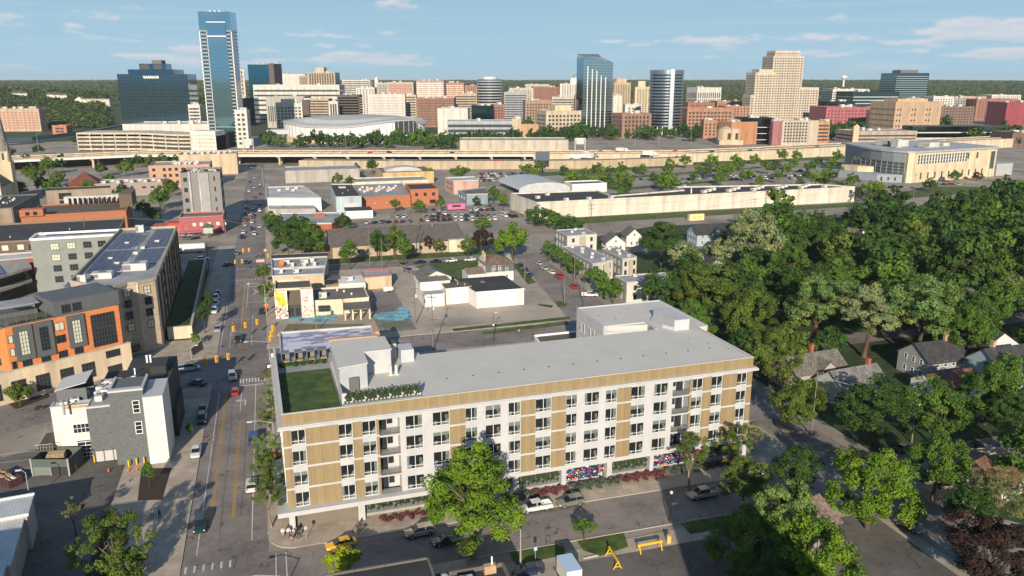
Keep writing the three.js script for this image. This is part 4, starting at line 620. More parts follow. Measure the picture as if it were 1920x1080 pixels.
{
const g=site('parking_deck','open parking deck with blue solar canopy at the left edge','parking deck',-79,165),q=new G(),roofP=[[-112,138],[-86,163],[-79,178],[-84,192],[-118,178]];
block(g,roofP.map(([a,b])=>[a,b]),8.8,9.6,MAT.concreteGrey,'upper_deck');block(g,roofP.map(([a,b])=>[a-0.5,b]),4.4,5.2,MAT.concreteGrey,'lower_deck');block(g,roofP.map(([a,b])=>[a-3,b+2]),0,8.8,MAT.dark,'inner_wall');
const pv=mat([0.025,0.06,0.17],0.25,T.metalroof);for(let i=0;i<9;i++){const t=i/9;part(g,'canopy_strip',new G().prism(g.loc([[-111+t*28,140+t*30],[-109.2+t*28,141.8+t*30],[-113+t*24,176+t*12],[-115+t*24,175+t*12]]),9.7,9.95,true,false,true),pv);}
const b2=site('shop_building','red brick block with pale roof behind the parking deck','building',-92,196);block(b2,[[-110,190],[-82,198],[-84,207],[-112,204]],0,9,MAT.brickRed,'wall',false);roofOn(b2,[[-110,190],[-82,198],[-84,207],[-112,204]],8.8,MAT.roofWhite);parapet(b2,[[-110,190],[-82,198],[-84,207],[-112,204]],8.8,9.4,MAT.roofWhite,0.5);
}
{
const g=site('retaining_wall','long tan retaining wall beside the dark lawn along the avenue','retaining wall',-24.5,111),q=new G();
q.prism(g.loc([[-24.6,112],[-24.1,112],[-26.1,205],[-26.6,205]]),0.12,3.2,true,false,true);part(g,'side_wall',q,MAT.brickBrown);part(g,'front_wall',new G().prism(g.loc([[-30.5,111.5],[-24.1,111.5],[-24.1,112],[-30.5,112]]),0.12,3.6,true,false,true),MAT.cream);part(g,'coping',new G().prism(g.loc([[-30.6,111.4],[-24,111.4],[-26.0,205],[-26.7,205],[-24.7,112.2],[-30.6,112.2]]),3.6,3.75,true,true,true),MAT.concrete);block(g,[[-31,112.1],[-24.7,112.1],[-26.7,204],[-32.5,204]],0.1,3.1,MAT.grassDark,'lawn');
}
{
const g=site('apartment_building','long brown brick apartment block with dark flat roof and balconies','apartment building',-112,214),f=[[-130,211],[-58.5,215],[-62,258],[-130,254]];
block(g,f,0,12.4,mat([0.17,0.125,0.09],0.9,T.brick),'wall',false);roofOn(g,f,12.0,MAT.roofDark);parapet(g,f,12,12.7,mat([0.2,0.16,0.12],0.9),0.4);
for(const u of[12,22,32,44,54])block(g,[[-130+u*0.998,210.7+u*0.056],[-127.4+u,210.8+u*0.056],[-127.4+u,211.2+u*0.056],[-130+u*0.998,211.1+u*0.056]],0,8.2,MAT.brickRed,'brick_pier');
wallWindows(g,[-130,211],[-58.5,215],[9,15,19.5,25,34,39,48,52,57.5,63,67],[9.2,5.6,2.2],2.0,1.8,{nx:2,frame:MAT.frameW,glass:MAT.blind,f:0.12});
for(const u of[29,42.5,60])for(const y of[8.6,5,1.5]){const[p]=g.loc([[-130+u,211+u*0.056]]),bl=part(g,'balcony',new G().box(p[0]-1.6,p[0]+1.6,y,y+0.15,p[1]-0.1,p[1]+1.4),MAT.concreteGrey);part(bl,'railing',new G().box(p[0]-1.6,p[0]+1.6,y+0.9,y+1.0,p[1]+1.33,p[1]+1.4).box(p[0]-1.6,p[0]+1.6,y+0.4,y+0.45,p[1]+1.33,p[1]+1.4),MAT.frame);part(g,'balcony_door',new G().box(p[0]-1.4,p[0]+1.4,y+0.15,y+2.4,p[1],p[1]+0.05),MAT.glass);}
const r=rng(9);for(let i=0;i<26;i++){const[p]=g.loc([[-128+r()*22,246+r()*7]]);rooftopUnit(g,p[0],12.02,p[1],1,0.9,0.9,MAT.unitDark);}for(let i=0;i<7;i++){const[p]=g.loc([[-124+i*9,224+(i%3)*6]]);ventPipe(g,p[0],12.02,p[1],0.5,0.2,MAT.unit);}
const h=site('apartment_building','orange brick block with sawtooth white roof edge behind the brown apartments','apartment building',-106,276),e=[[-106,274],[-64.5,279],[-67,312],[-106,308]];
block(h,e,0,12.6,MAT.brickOrange,'wall',false);roofOn(h,e,12.2,MAT.roofBrown);parapet(h,e,12.2,12.9,MAT.brickOrange,0.4);block(h,[[-69,292],[-63.6,293],[-64.5,312],[-70,312]],12.2,18.5,mat([0.16,0.12,0.09],0.9,T.brick),'stair_tower');block(h,[[-106,273],[-97,274],[-97,280],[-106,279]],12.6,15.5,MAT.brickOrange,'roof_hut');block(h,[[-96,309],[-71,312],[-71,318],[-96,315]],0,16,MAT.roofWhite,'white_block');
for(let i=0;i<11;i++){const a=-94+i*2.2;block(h,[[a,308.6],[a+1,308.7],[a+0.5,307.4]],12.6,15.4,MAT.dark,'sawtooth_gap');}
wallWindows(h,[-64.5,279],[-67,312],range(5,4,6),[3,6.5,10],1.8,1.8);wallWindows(h,[-106,273],[-97,274],[3,6],[13],1.6,1.6);
const t=site('apartment_building','tan modern block with glazed corner behind the orange brick block','apartment building',-103,322);block(t,[[-104,312],[-76,316],[-78,326],[-105,324]],0,19,mat([0.33,0.27,0.21],0.9,T.stain),'wall',false);roofOn(t,[[-104,312],[-76,316],[-78,326],[-105,324]],18.8,MAT.roofDark);wallWindows(t,[-104,312],[-76,316],[8],[11,14.5],5.5,3,{nx:4,ny:2});
const d=site('apartment_building','dark slate block with rooftop condensers at the left edge','apartment building',-130,300),df=[[-160,296],[-116.5,303],[-117,352],[-160,346]];block(d,df,0,12.6,MAT.slate,'wall',false);roofOn(d,df,12.2,MAT.roofDark);parapet(d,df,12.2,12.9,MAT.roofGrey,0.4);block(d,[[-160.2,295.6],[-117,302.6],[-117,303.2],[-160.2,296]],2,12.5,mat([0.33,0.27,0.21],0.9,T.stain),'tan_front');
wallWindows(d,[-116.5,303],[-117,352],range(7,5,6.5),[2.5,6,9.3],1.6,1.7,{glass:[MAT.glass,MAT.blind]});const rr=rng(4);for(let i=0;i<40;i++){const[p]=d.loc([[-155+rr()*32,312+rr()*32]]);rooftopUnit(d,p[0],12.22,p[1],1,0.9,0.9,i%3?MAT.unitDark:MAT.unit);}
}
{
const p=flat('tavern','pink painted two-storey tavern at the foot of the grey tower','building',-42.5,279.5,19.6,15,7.6,{wall:MAT.brickPink,roof:MAT.roofGrey,cap:MAT.concrete});
windows(p,19.6,15,'F',[6.5,9.6,13,17],[3.8],1.4,1.5,{frame:MAT.frameW,glass:MAT.blind});windows(p,19.6,15,'F',[18],[0.4],1.6,2.8,{nx:2});windows(p,19.6,15,'F',[2.8],[2.2],0.8,1.1,{frame:MAT.frameW,nx:1});part(p,'annex',new G().box(-12,-0.02,0,4.4,-10,-1),mat([0.52,0.12,0.12],0.85,T.plaster));part(p,'annex',new G().box(-5.4,-0.05,4.4,5.6,-8,-1.2),mat([0.55,0.05,0.04],0.7,T.plaster));
const t=flat('office_tower','grey five-storey tower with bare side walls and pale pilasters','building',-41.5,295,18,22,26.5,{wall:mat([0.27,0.26,0.265],0.85,T.brick),roof:MAT.roofDark,cap:MAT.slate,par:0.9});
const q=new G();for(const x of[4,8.4])q.box(x-0.35,x+0.35,0,28,0,0.7);part(t,'pilaster',q,MAT.roofWhite);part(t,'pale_panel',new G().box(8.8,12.6,0,27,0,0.5),mat([0.36,0.37,0.36],0.8,T.plaster));windows(t,18,22,'F',[2],[8,13,18,23],1.7,2,{ny:2});windows(t,18,22,'F',[15.2],[8,13,18,23],0.7,2.2,{nx:1,ny:2});windows(t,18,22,'R',range(5,3,4),[4,9,14,19,23],1.8,2);
const r=rng(6);for(let i=0;i<18;i++)rooftopUnit(t,5+r()*11,26.5,-4-r()*15,1.6,1,1,i%3?MAT.unit:MAT.unitDark,r()*2);part(t,'roof_beam',new G().box(6,6.4,27,27.4,-17,-4).box(8,8.4,27,27.4,-17,-4).box(7,7.3,27.5,27.9,-17,-4),MAT.whiteTrim);
}
{
const o1=flat('office_building','three-storey pinkish tan office with dark square windows before the freeway','office building',-77,459,38,30,15,{wall:mat([0.56,0.34,0.23],0.9,T.brick),roof:MAT.roofLight});windows(o1,38,30,'F',[3,9.5,13,17,21,25,34],[3.5,8,12],1.9,1.9,{});const r=rng(21);for(let i=0;i<16;i++)rooftopUnit(o1,12+r()*20,15,-5-r()*18,2.2,1.8,1.6,i%2?MAT.unit:MAT.roofWhite);
part(o1,'pale_bay',new G().box(28,36,0,13,0,0.5),MAT.concreteGrey);
const o2=flat('office_building','plain cream brick block with white rooftop units by the freeway','office building',-66,540,42,30,15,{wall:MAT.tan,roof:MAT.roofLight,cap:MAT.roofWhite});for(let i=0;i<9;i++)rooftopUnit(o2,4+i*4,15,-8-(i%3)*6,3,2.2,2,MAT.roofWhite);
const o3=flat('office_building','low grey office with white rooftop units behind the trees','office building',-106,430,40,24,7.5,{wall:mat([0.36,0.3,0.28],0.9,T.brick),roof:MAT.roofGrey});windows(o3,40,24,'F',[14,18,22],[1.5],2,4.5,{ny:2});windows(o3,40,24,'F',[29,34],[4.5],2.4,1.2,{});for(let i=0;i<9;i++)rooftopUnit(o3,5+i*4,7.5,-6-(i%2)*6,3,1.8,2,MAT.roofWhite);
const br=site('church_hall','red brick hall with steep red hipped roof among trees','hall',-116,440);block(br,[[-122,436],[-104,438],[-104,454],[-122,452]],0,7,MAT.brickRed);const c=br.loc([[-113,445]])[0],e=br.loc([[-123,435],[-103,437],[-103,455],[-123,453]]),q=new G();for(let i=0;i<4;i++){const A1=e[i],B1=e[(i+1)%4];q.tri([A1[0],6.9,A1[1]],[B1[0],6.9,B1[1]],[c[0],14.5,c[1]]);}part(br,'roof',q,mat([0.26,0.085,0.06],0.9,T.shingle));part(br,'chimney',new G().box(-4.6,-3.8,5,12,-1,0),MAT.brickRed);
const ch=site('church','cream stone church with dark steep roof and grey needle spire','church',-150,400),st=mat([0.58,0.49,0.34],0.9,T.stain),sl=mat([0.11,0.105,0.11],0.8,T.shingle);
const gx=new G(),gr=new G();gx.box(-22,3,0,12,-28,0);part(ch,'wall',gx,st);gr.quad([-22.5,11.8,0.5],[-10,23,0.5],[-10,23,-28.5],[-22.5,11.8,-28.5]).quad([-10,23,0.5],[3.5,11.8,0.5],[3.5,11.8,-28.5],[-10,23,-28.5]);part(ch,'roof',gr,sl);part(ch,'gable',new G().tri([-22,12,0],[3,12,0],[-10,22.8,0]).box(-2,3,0,14,0,3),st);windows(ch,25,28,'F',[-14,-10,-6,0],[2,8],1.6,3.4,{nx:1});
const[sx,sz]=[ ...ch.loc([[-150,424]])[0]];part(ch,'tower',new G().box(sx-3.6,sx+3.6,0,24,sz-3.6,sz+3.6).box(sx-2.9,sx+2.9,24,30,sz-2.9,sz+2.9),st);part(ch,'spire',new G().tube([sx,30,sz],[sx,56,sz],3.4,0.25,8).tube([sx-3,24,sz+3],[sx-3,36,sz+3],0.9,0.1,6).tube([sx+3,24,sz+3],[sx+3,36,sz+3],0.9,0.1,6),mat([0.34,0.33,0.34],0.8,T.shingle));part(ch,'cross',new G().box(sx-0.14,sx+0.14,56,59.4,sz-0.14,sz+0.14).box(sx-1,sx+1,57.8,58.1,sz-0.14,sz+0.14),MAT.cream);part(ch,'belfry_opening',new G().box(sx-0.6,sx+0.6,25,29,sz+2.9,sz+3.0),MAT.dark);
}
// ---------------------------------------------------------------- the block behind the new building
const pt=(x,y,h=0)=>A(x,y,h);
{
const f=[[-0.6,48],[21.8,48],[22.2,76.5],[-0.6,77.5]];
const g=site('shop_building','two-storey brick block with mottled blue-grey roof behind the roof terrace','building',-0.6,48);block(g,f,0.13,9.9,MAT.brickTan,'wall',false);
const mott=tex(512,(x,y)=>{const n=fbm(x*8,y*16,8,16,90,5),s=sstep(0.52,0.6,n);return[lerp(0.86,0.60,s),lerp(0.86,0.61,s),lerp(0.92,0.72,s)];},24);roofOn(g,f,9.6,mat([0.78,0.78,0.8],0.85,mott));parapet(g,f,9.6,10.1,MAT.roofWhite,0.4);part(g,'brick_fin',new G().prism(g.loc([[21.7,68],[22.7,68],[22.7,77],[21.7,77]]),6,11,true,false,true),MAT.brickTan);block(g,[[10.5,66],[22,66],[22,67.4],[10.5,67.4]],9.7,10.6,MAT.brickTan,'brick_ledge');
}
{
const f=[[62,50],[64,72.5],[83,73],[83,50]],g=site('shop_building','low white-edged building with brown roof beside the wing of the new building','building',62,66);block(g,f,0.13,4.6,MAT.white,'wall',false);roofOn(g,f,4.3,MAT.roofBrown);parapet(g,f,4.3,4.8,MAT.whiteTrim,0.35);
}
{
const g=site('mural_building','cream low building with two mural pylons and grey awning','building',-1.4,123.6),cr=mat([0.72,0.64,0.50],0.85,T.stain);
block(g,[[-1.2,127.4],[9.6,126.4],[9.6,138],[-0.8,138.6]],0.1,8.3,MAT.brickTan,'wall',false);block(g,[[-1.2,125],[9.6,124],[9.6,126.3],[-1.2,127.3]],0.1,3.9,MAT.brickDark,'shop_wall');roofOn(g,[[-0.9,127.5],[9.3,126.5],[9.3,137.7],[-0.6,138.2]],8.0,MAT.roofBrown);parapet(g,[[-1.2,127.4],[9.6,126.4],[9.6,138],[-0.8,138.6]],8.0,8.7,MAT.cream,0.3);
const mural=(seed,sun)=>{const r=rng(seed),c=document.createElement('canvas');c.width=128;c.height=256;const k=c.getContext('2d');k.fillStyle=sun?'#efe6d6':'#e9d3cf';k.fillRect(0,0,128,256);const pal=sun?['#e8b93a','#f0cf6b','#d9a53a']:['#e7b1b8','#f0c9a0','#d9c3cc'];for(let i=0;i<40;i++){k.fillStyle=pal[r()*3|0];k.beginPath();k.arc(20+r()*90,20+r()*100,8+r()*18,0,7);k.fill();}for(let i=0;i<110;i++){k.fillStyle=sun?['#6b4146','#b48a86','#e9dfd6','#8c6a74'][r()*4|0]:['#e5a45e','#f2dcb8','#d7c0c9','#c9826b'][r()*4|0];k.beginPath();k.arc(r()*128,140+r()*116,3+r()*8,0,7);k.fill();}if(!sun){k.fillStyle='#3a2b30';for(const[x,y,w,h]of[[44,66,10,14],[74,62,10,14],[46,92,36,8]]){k.beginPath();k.ellipse(x+w/2,y+h/2,w/2,h/2,0,0,7);k.fill();}}const t=new THREE.CanvasTexture(c);t.colorSpace=THREE.SRGBColorSpace;t.wrapS=t.wrapT=THREE.RepeatWrapping;t.repeat.set(1/3.6,1/8.8);return new THREE.MeshStandardMaterial({map:t,roughness:0.8});};
block(g,[[-1.4,123.7],[2.2,123.4],[2.2,124.6],[-1.4,124.9]],0.1,8.7,mural(3,true),'mural_pylon');block(g,[[6.2,122.9],[9.8,122.5],[9.8,123.7],[6.2,124.1]],0.1,9.1,mural(8,false),'mural_pylon');
{const p=g.loc([[2.2,123.6],[6.2,123.2],[6.2,126.8],[2.2,127.2]]);part(g,'awning',new G().quad([p[0][0],4.1,p[0][1]],[p[1][0],4.1,p[1][1]],[p[2][0],8.3,p[2][1]],[p[3][0],8.3,p[3][1]]),MAT.roofBrown);wallWindows(g,[2.2,124.66],[6.2,124.3],[1,3],[0.3],1.5,2.8,{nx:2});}
block(g,[[9.8,124.4],[18.6,123.3],[18.6,124],[26.6,123.6],[26.6,138.6],[9.8,139.6]],0.1,4.6,cr,'cream_wall',false);roofOn(g,[[9.8,124.6],[26.4,123.8],[26.4,138.4],[9.8,139.4]],4.35,MAT.roofGrey);parapet(g,[[9.8,124.4],[18.6,123.5],[26.6,123.6],[26.6,138.6],[9.8,139.6]],4.35,4.9,cr,0.3);
wallWindows(g,[9.8,124.4],[18.6,123.3],[3.2],[1.2],3.6,2.0,{nx:5,ny:2});{const[p]=g.loc([[13,129]]);rooftopUnit(g,p[0],4.37,p[1],2.4,1.8,2,MAT.unit);for(const[a,b]of[[20,134],[18,136],[22,130]]){const[q]=g.loc([[a,b]]);ventPipe(g,q[0],4.37,q[1],0.5,0.25,MAT.whiteTrim);}}
const pr=block(g,[[18.2,116],[26.2,115.2],[27,124],[18.8,124.4]],3.3,3.6,MAT.roofGrey,'porch_roof');{const q=new G();for(const[a,b]of[[18.6,116.4],[20.8,116.2],[23.2,116],[25.8,115.7]]){const[p]=g.loc([[a,b]]);q.box(p[0]-0.22,p[0]+0.22,0.1,3.3,p[1]-0.22,p[1]+0.22);}part(pr,'porch_post',q,cr);}
}
{
const c=document.createElement('canvas');c.width=512;c.height=256;const k=c.getContext('2d'),r=rng(17);k.fillStyle='#6f99a8';k.fillRect(0,0,512,256);for(let i=0;i<70;i++){k.strokeStyle=['#2f6f9f','#8cc0c4','#3f84ad','#a6cfc4','#2a5a86','#6fb0b8'][r()*6|0];k.lineWidth=3+r()*7;const x=r()*512,y=r()*256;for(let j=0;j<3;j++){k.beginPath();k.ellipse(x,y,14+j*16,8+j*9,0,r()*6,r()*6+4.2);k.stroke();}}
const t=new THREE.CanvasTexture(c);t.colorSpace=THREE.SRGBColorSpace;t.wrapS=t.wrapT=THREE.RepeatWrapping;t.repeat.set(1/16,1/8);const m=new THREE.MeshStandardMaterial({map:t,roughness:0.9});
const e=(pts,y)=>sheet('ground_mural',pts,y,m);e(px(698,596,705,588,740,584,752,575,765,576,774,600,740,602,705,601),0.118);e(px(520,602,530,594,585,594,590,590,630,590,634,597,620,604,590,606,560,602),0.118);
sheet('ground_mural',px(530,622,540,608,680,608,690,612,600,622),0.116,mat([0.20,0.205,0.11],0.95,T.worn));sheet('ground_mural',px(705,612,720,606,765,604,774,612,730,618),0.116,mat([0.17,0.19,0.11],0.95,T.worn));sheet('parking_lot',[[26.9,101.2],[37.6,101.2],[38,150],[27,146]],0.108,MAT.asphalt);
}
{
const g=site('restaurant','tan brick building with cluttered white roof and orange roof ornament','building',-1.8,152),f=[[-1.8,152.6],[14.9,151.2],[19,187.5],[-1.8,189]];block(g,f,0.1,6.6,MAT.tan,'wall',false);roofOn(g,[[-1.6,153],[14.8,151.6],[18,178.6],[-1.6,180]],6.4,MAT.roofLight);roofOn(g,[[-1.6,180.4],[18.2,179],[18.8,187.3],[-1.6,188.8]],6.5,MAT.roofDark,'dark_roof');parapet(g,[[-1.8,152.6],[14.9,151.2],[18.2,179],[-1.8,180.3]],6.4,7.0,MAT.roofWhite,0.4);block(g,[[-1.6,163.5],[16.2,162.2],[16.3,163],[-1.6,164.3]],6.4,7.1,MAT.roofWhite,'roof_ledge');
for(const[a,b,w]of[[3,172,2.6],[9.5,171,2.6],[6,157,2],[1,158,1.4],[9,166,1.5],[12.5,166,1.5],[5,167,1.4],[12,173,2]]){const[p]=g.loc([[a,b]]);rooftopUnit(g,p[0],6.45,p[1],w,1.5,w*0.7,MAT.unit);}
{const[p]=g.loc([[1.6,168]]);part(g,'roof_ornament',new G().ball(p[0],7.7,p[1],1.0,1.1,0.5,12,8).ball(p[0]+3.4,7.1,p[1],0.6,0.5,0.4).ball(p[0]+9,7.2,p[1]-3,0.5,0.7,0.4),MAT.orange);}
const pg=block(g,[[15.2,154],[20.4,154],[20.8,160],[15.6,160]],3.9,4.1,MAT.roofBrown,'pergola_roof');block(g,[[15.2,151],[20,150.6],[20,154],[15.2,154.2]],0.1,2.2,MAT.tan,'side_wall');{const q=new G();for(const[a,b]of[[15.5,154.3],[20.2,154.3]]){const[p]=g.loc([[a,b]]);q.box(p[0]-0.1,p[0]+0.1,0.1,3.9,p[1]-0.1,p[1]+0.1);}part(pg,'pergola_post',q,MAT.wood);}block(g,[[19.6,147.8],[28.3,147.2],[28.4,158],[20,158.8]],0.1,3.7,MAT.white,'low_wall');{const[p]=g.loc([[23.5,152.5]]);rooftopUnit(g,p[0],3.7,p[1],2.2,1.3,1.8,MAT.unit);}
}
{const f=[[28.5,151.2],[37.9,152],[38.5,159.8],[28.5,160]],g=site('garage','tan block garage with light flat roof beside the dark alley','garage',28.5,151);block(g,f,0.1,4.6,MAT.tan,'wall',false);roofOn(g,f,4.4,MAT.roofLight);parapet(g,f,4.4,4.8,mat([0.32,0.12,0.11],0.8),0.3);const t=thing('utility_trailer','white covered trailer parked by the tan garage','trailer',gpos(...A(728,548),0.1),PHI+0.3);part(t,'body',loft([[-1.6,0.7,0.5,1.6],[-1.4,0.95,0.4,2.0],[1.2,0.95,0.4,2.0],[1.9,0.6,0.5,1.5]].map((s)=>ring(...s,0.3))),MAT.white);for(const s of[-0.9,0.9])part(t,'wheel',new G().tube([-0.2,0.32,s-0.1],[-0.2,0.32,s+0.1],0.32,0.32,12),tyreM);}
{
const g=site('shop_building','white painted low building with large dark flat roof','building',44,120),w=mat([0.80,0.79,0.77],0.8,T.stain);
block(g,[[59.8,117.6],[75.5,117.6],[74.6,137],[57,137]],0.1,5.3,w,'wall',false);roofOn(g,[[60,117.8],[75.3,117.8],[74.4,136.8],[57.2,136.8]],5.34,MAT.roofDark);part(g,'coping',new G().prism(g.loc([[59.6,117.4],[75.7,117.4],[75.7,117.8],[59.6,117.8]]),5.3,5.5,true,true,true),MAT.whiteTrim);
block(g,[[51.4,124.6],[59.9,125.0],[59,131],[51.4,131.6]],0.1,5.6,w,'wall',false);roofOn(g,[[51.2,124.3],[60.4,124.8],[59.4,131],[51.2,131.8]],5.66,MAT.roofBrown);block(g,[[44.2,130.6],[54.2,131],[54,137.2],[44,138]],0.1,6.6,w,'wall',false);roofOn(g,[[44,130.4],[54.4,130.8],[54.2,137.4],[43.8,138.2]],6.66,mat([0.3,0.25,0.2],0.9,T.worn));block(g,[[44.3,123.8],[50.6,123.4],[51.2,130.6],[44.2,130.6]],0.1,4.0,w,'wall',false);roofOn(g,[[44.5,124.1],[50.4,123.7],[51,130.3],[44.4,130.4]],3.7,MAT.roofLight);parapet(g,[[44.3,123.8],[50.6,123.4],[51.2,130.5],[44.2,130.5]],3.7,4.2,w,0.3);
block(g,[[54.2,132],[58,131.6],[57,137.2],[54.2,137.2]],0.1,5,MAT.roofDark,'link');{const[p]=g.loc([[65,130]]);part(g,'roof_hatch',new G().cyl(p[0],p[1],5.36,5.6,0.9,0.9,12),MAT.unitDark);for(const[a,b]of[[56,128],[58,126.5],[66,136]]){const[q]=g.loc([[a,b]]);ventPipe(g,q[0],5.6,q[1],0.5,0.14,MAT.unit);}}
part(g,'wall_pipe',new G().tube([0.3,3,0],[0.3,0.2,0.1],0.08),MAT.frame);
}
function gableHouse(name,label,cat,a,b,w,d,h,rise,turn,wallM,roofM,o={}){
const g=thing(name,label,cat,gpos(a,b),PHI+turn,o.group),W=new G(),R=new G(),e=0.45,f=0.14;
W.box(0,w,0,h,-d,0,false);if(o.cross)W.tri([0,h,0],[w,h,0],[w/2,h+rise,0]).tri([w,h,-d],[0,h,-d],[w/2,h+rise,-d]);else W.tri([w,h,0],[w,h,-d],[w,h+rise,-d/2]).tri([0,h,-d],[0,h,0],[0,h+rise,-d/2]);
const k=rise/((o.cross?w:d)/2),drop=k*e;
if(o.hip){const H=h+rise,y=h-0.05,i=Math.min(w,d)/2,r0=w>d?[i,-d/2]:[w/2,-i],r1=w>d?[w-i,-d/2]:[w/2,-d+i],c=[[-e,e],[w+e,e],[w+e,-d-e],[-e,-d-e]];const q=(a,b,c2,d2)=>d2?R.quad(a,b,c2,d2):R.tri(a,b,c2),P=(v,yy)=>[v[0],yy,v[1]];
if(w>d){q(P(c[0],y),P(c[1],y),P(r1,H),P(r0,H));q(P(c[1],y),P(c[2],y),P(r1,H));q(P(c[2],y),P(c[3],y),P(r0,H),P(r1,H));q(P(c[3],y),P(c[0],y),P(r0,H));}else{q(P(c[0],y),P(c[1],y),P(r0,H));q(P(c[1],y),P(c[2],y),P(r1,H),P(r0,H));q(P(c[2],y),P(c[3],y),P(r1,H));q(P(c[3],y),P(c[0],y),P(r0,H),P(r1,H));}
R.box(-e,w+e,h-0.2,h-0.06,-d-e,e);}
else{const slab2=(A1,B1,C1,D1)=>{R.quad(A1,B1,C1,D1);const dn=(v)=>[v[0],v[1]-f,v[2]];R.quad(dn(D1),dn(C1),dn(B1),dn(A1));R.quad(dn(A1),dn(B1),B1,A1).quad(dn(B1),dn(C1),C1,B1).quad(dn(D1),dn(A1),A1,D1);};
if(o.cross){slab2([-e,h-drop+f,e],[w/2,h+rise+f,e],[w/2,h+rise+f,-d-e],[-e,h-drop+f,-d-e].slice());slab2([w+e,h-drop+f,-d-e],[w/2,h+rise+f,-d-e],[w/2,h+rise+f,e],[w+e,h-drop+f,e]);const fl=R.n.length;}
else{slab2([-e,h-drop+f,e],[w+e,h-drop+f,e],[w+e,h+rise+f,-d/2],[-e,h+rise+f,-d/2]);slab2([w+e,h-drop+f,-d-e],[-e,h-drop+f,-d-e],[-e,h+rise+f,-d/2],[w+e,h+rise+f,-d/2]);}}
part(g,'wall',W,wallM);part(g,'roof',R,roofM);
const ww=o.ww??1.0,wy=o.wy??(h>4.4?[0.9,3.7]:[0.9]),n=Math.max(1,Math.round(w/3.2));windows(g,w,d,'F',range(n,w/(n+1),w/(n+1)),wy.filter((y)=>y<h-1.2),ww,1.4,{frame:MAT.frameW,nx:1,ny:2});const m=Math.max(1,Math.round(d/3.6));windows(g,w,d,'L',range(m,d/(m+1),d/(m+1)),wy.filter((y)=>y<h-1.2),ww,1.4,{frame:MAT.frameW,nx:1,ny:2});
if(o.cross&&rise>2)windows(g,w,d,'F',[w/2],[h+0.1],0.8,1.1,{frame:MAT.frameW,nx:1});
if(o.chimney)part(g,'chimney',new G().box(o.chimney[0]-0.4,o.chimney[0]+0.4,h,h+rise+1.3,o.chimney[1]-0.4,o.chimney[1]+0.4).box(o.chimney[0]-0.5,o.chimney[0]+0.5,h+rise+1.3,h+rise+1.45,o.chimney[1]-0.5,o.chimney[1]+0.5),o.chM??MAT.brickRed);
if(o.dormer){const[dx,dw]=o.dormer,dr=dw*0.42,q=new G(),r=new G(),y=h+0.1;q.box(dx-dw/2,dx+dw/2,0,y,0,0.8,false).tri([dx-dw/2,y,0.8],[dx+dw/2,y,0.8],[dx,y+dr,0.8]);r.quad([dx-dw/2-0.3,y-0.2,1.1],[dx,y+dr+0.1,1.1],[dx,y+dr+0.1,-d/2],[dx-dw/2-0.3,y-0.2,-d/2]).quad([dx,y+dr+0.1,1.1],[dx+dw/2+0.3,y-0.2,1.1],[dx+dw/2+0.3,y-0.2,-d/2],[dx,y+dr+0.1,-d/2]);part(g,'front_gable',q,o.dormerM??wallM);part(g,'gable_roof',r,roofM);const[fg,pg]=winGeo(1,1.4,1,2,0.1);for(const yy of h>4.4?[1,3.8]:[1])for(const s of[-dw/4,dw/4]){const f2=part(g,'window',fg,MAT.frameW);f2.position.set(dx+s,yy,0.8);part(f2,'pane',pg,MAT.glass);}}
return g;
}
const shGrey=mat([0.23,0.22,0.215],0.95,T.shingle),shDark=mat([0.075,0.078,0.088],0.95,T.shingle),shBrown=mat([0.28,0.19,0.14],0.95,T.shingle),shTan=mat([0.33,0.25,0.2],0.95,T.shingle),shRed=mat([0.30,0.13,0.09],0.95,T.shingle),shOlive=mat([0.245,0.235,0.195],0.95,T.shingle);
const sdWhite=mat([0.74,0.75,0.76],0.8,T.siding),sdBlue=mat([0.42,0.52,0.62],0.8,T.siding),sdGrey=mat([0.40,0.42,0.44],0.8,T.siding),sdCream=mat([0.66,0.60,0.48],0.8,T.siding),sdTan=mat([0.46,0.38,0.30],0.8,T.siding),sdPink=mat([0.5,0.44,0.42],0.8,T.siding);
{
gableHouse('garage','low garage with pale grey hipped gable roof behind the white building','garage',48.2,150.6,11,10,2.6,2.6,0.1,sdWhite,shGrey,{cross:true});
const h=gableHouse('house','white and dark grey house with brown hipped roof behind the white building','house',71.4,149.6,10.4,10.5,6.6,2.6,0.02,sdWhite,shBrown,{hip:true});part(h,'grey_storey',new G().box(-0.05,10.45,3.6,6.5,0,0.06),mat([0.13,0.14,0.15],0.8,T.siding));windows(h,10,10,'F',[3,5],[4.4],0.9,1.5,{frame:MAT.frameW,nx:1,proud:0.14});part(h,'side_wing',new G().box(-6.5,-0.02,0,3.4,-9,-0.5),sdWhite);part(h,'wing_roof',new G().quad([-6.9,3.3,-0.1],[-0.05,3.3,-0.1],[-0.05,5,-5],[-6.9,4.6,-5]).quad([-6.9,4.6,-5],[-0.05,5,-5],[-0.05,3.3,-9.4],[-6.9,3.3,-9.4]),shTan);for(const[x,z]of[[1.2,-8],[0.6,-4]])part(h,'chimney',new G().box(x-0.35,x+0.35,6.5,10,z-0.35,z+0.35),MAT.brickTan);part(h,'skylight',new G().box(4.5,6.2,8.75,8.95,-5.4,-4.2),MAT.glass);
}
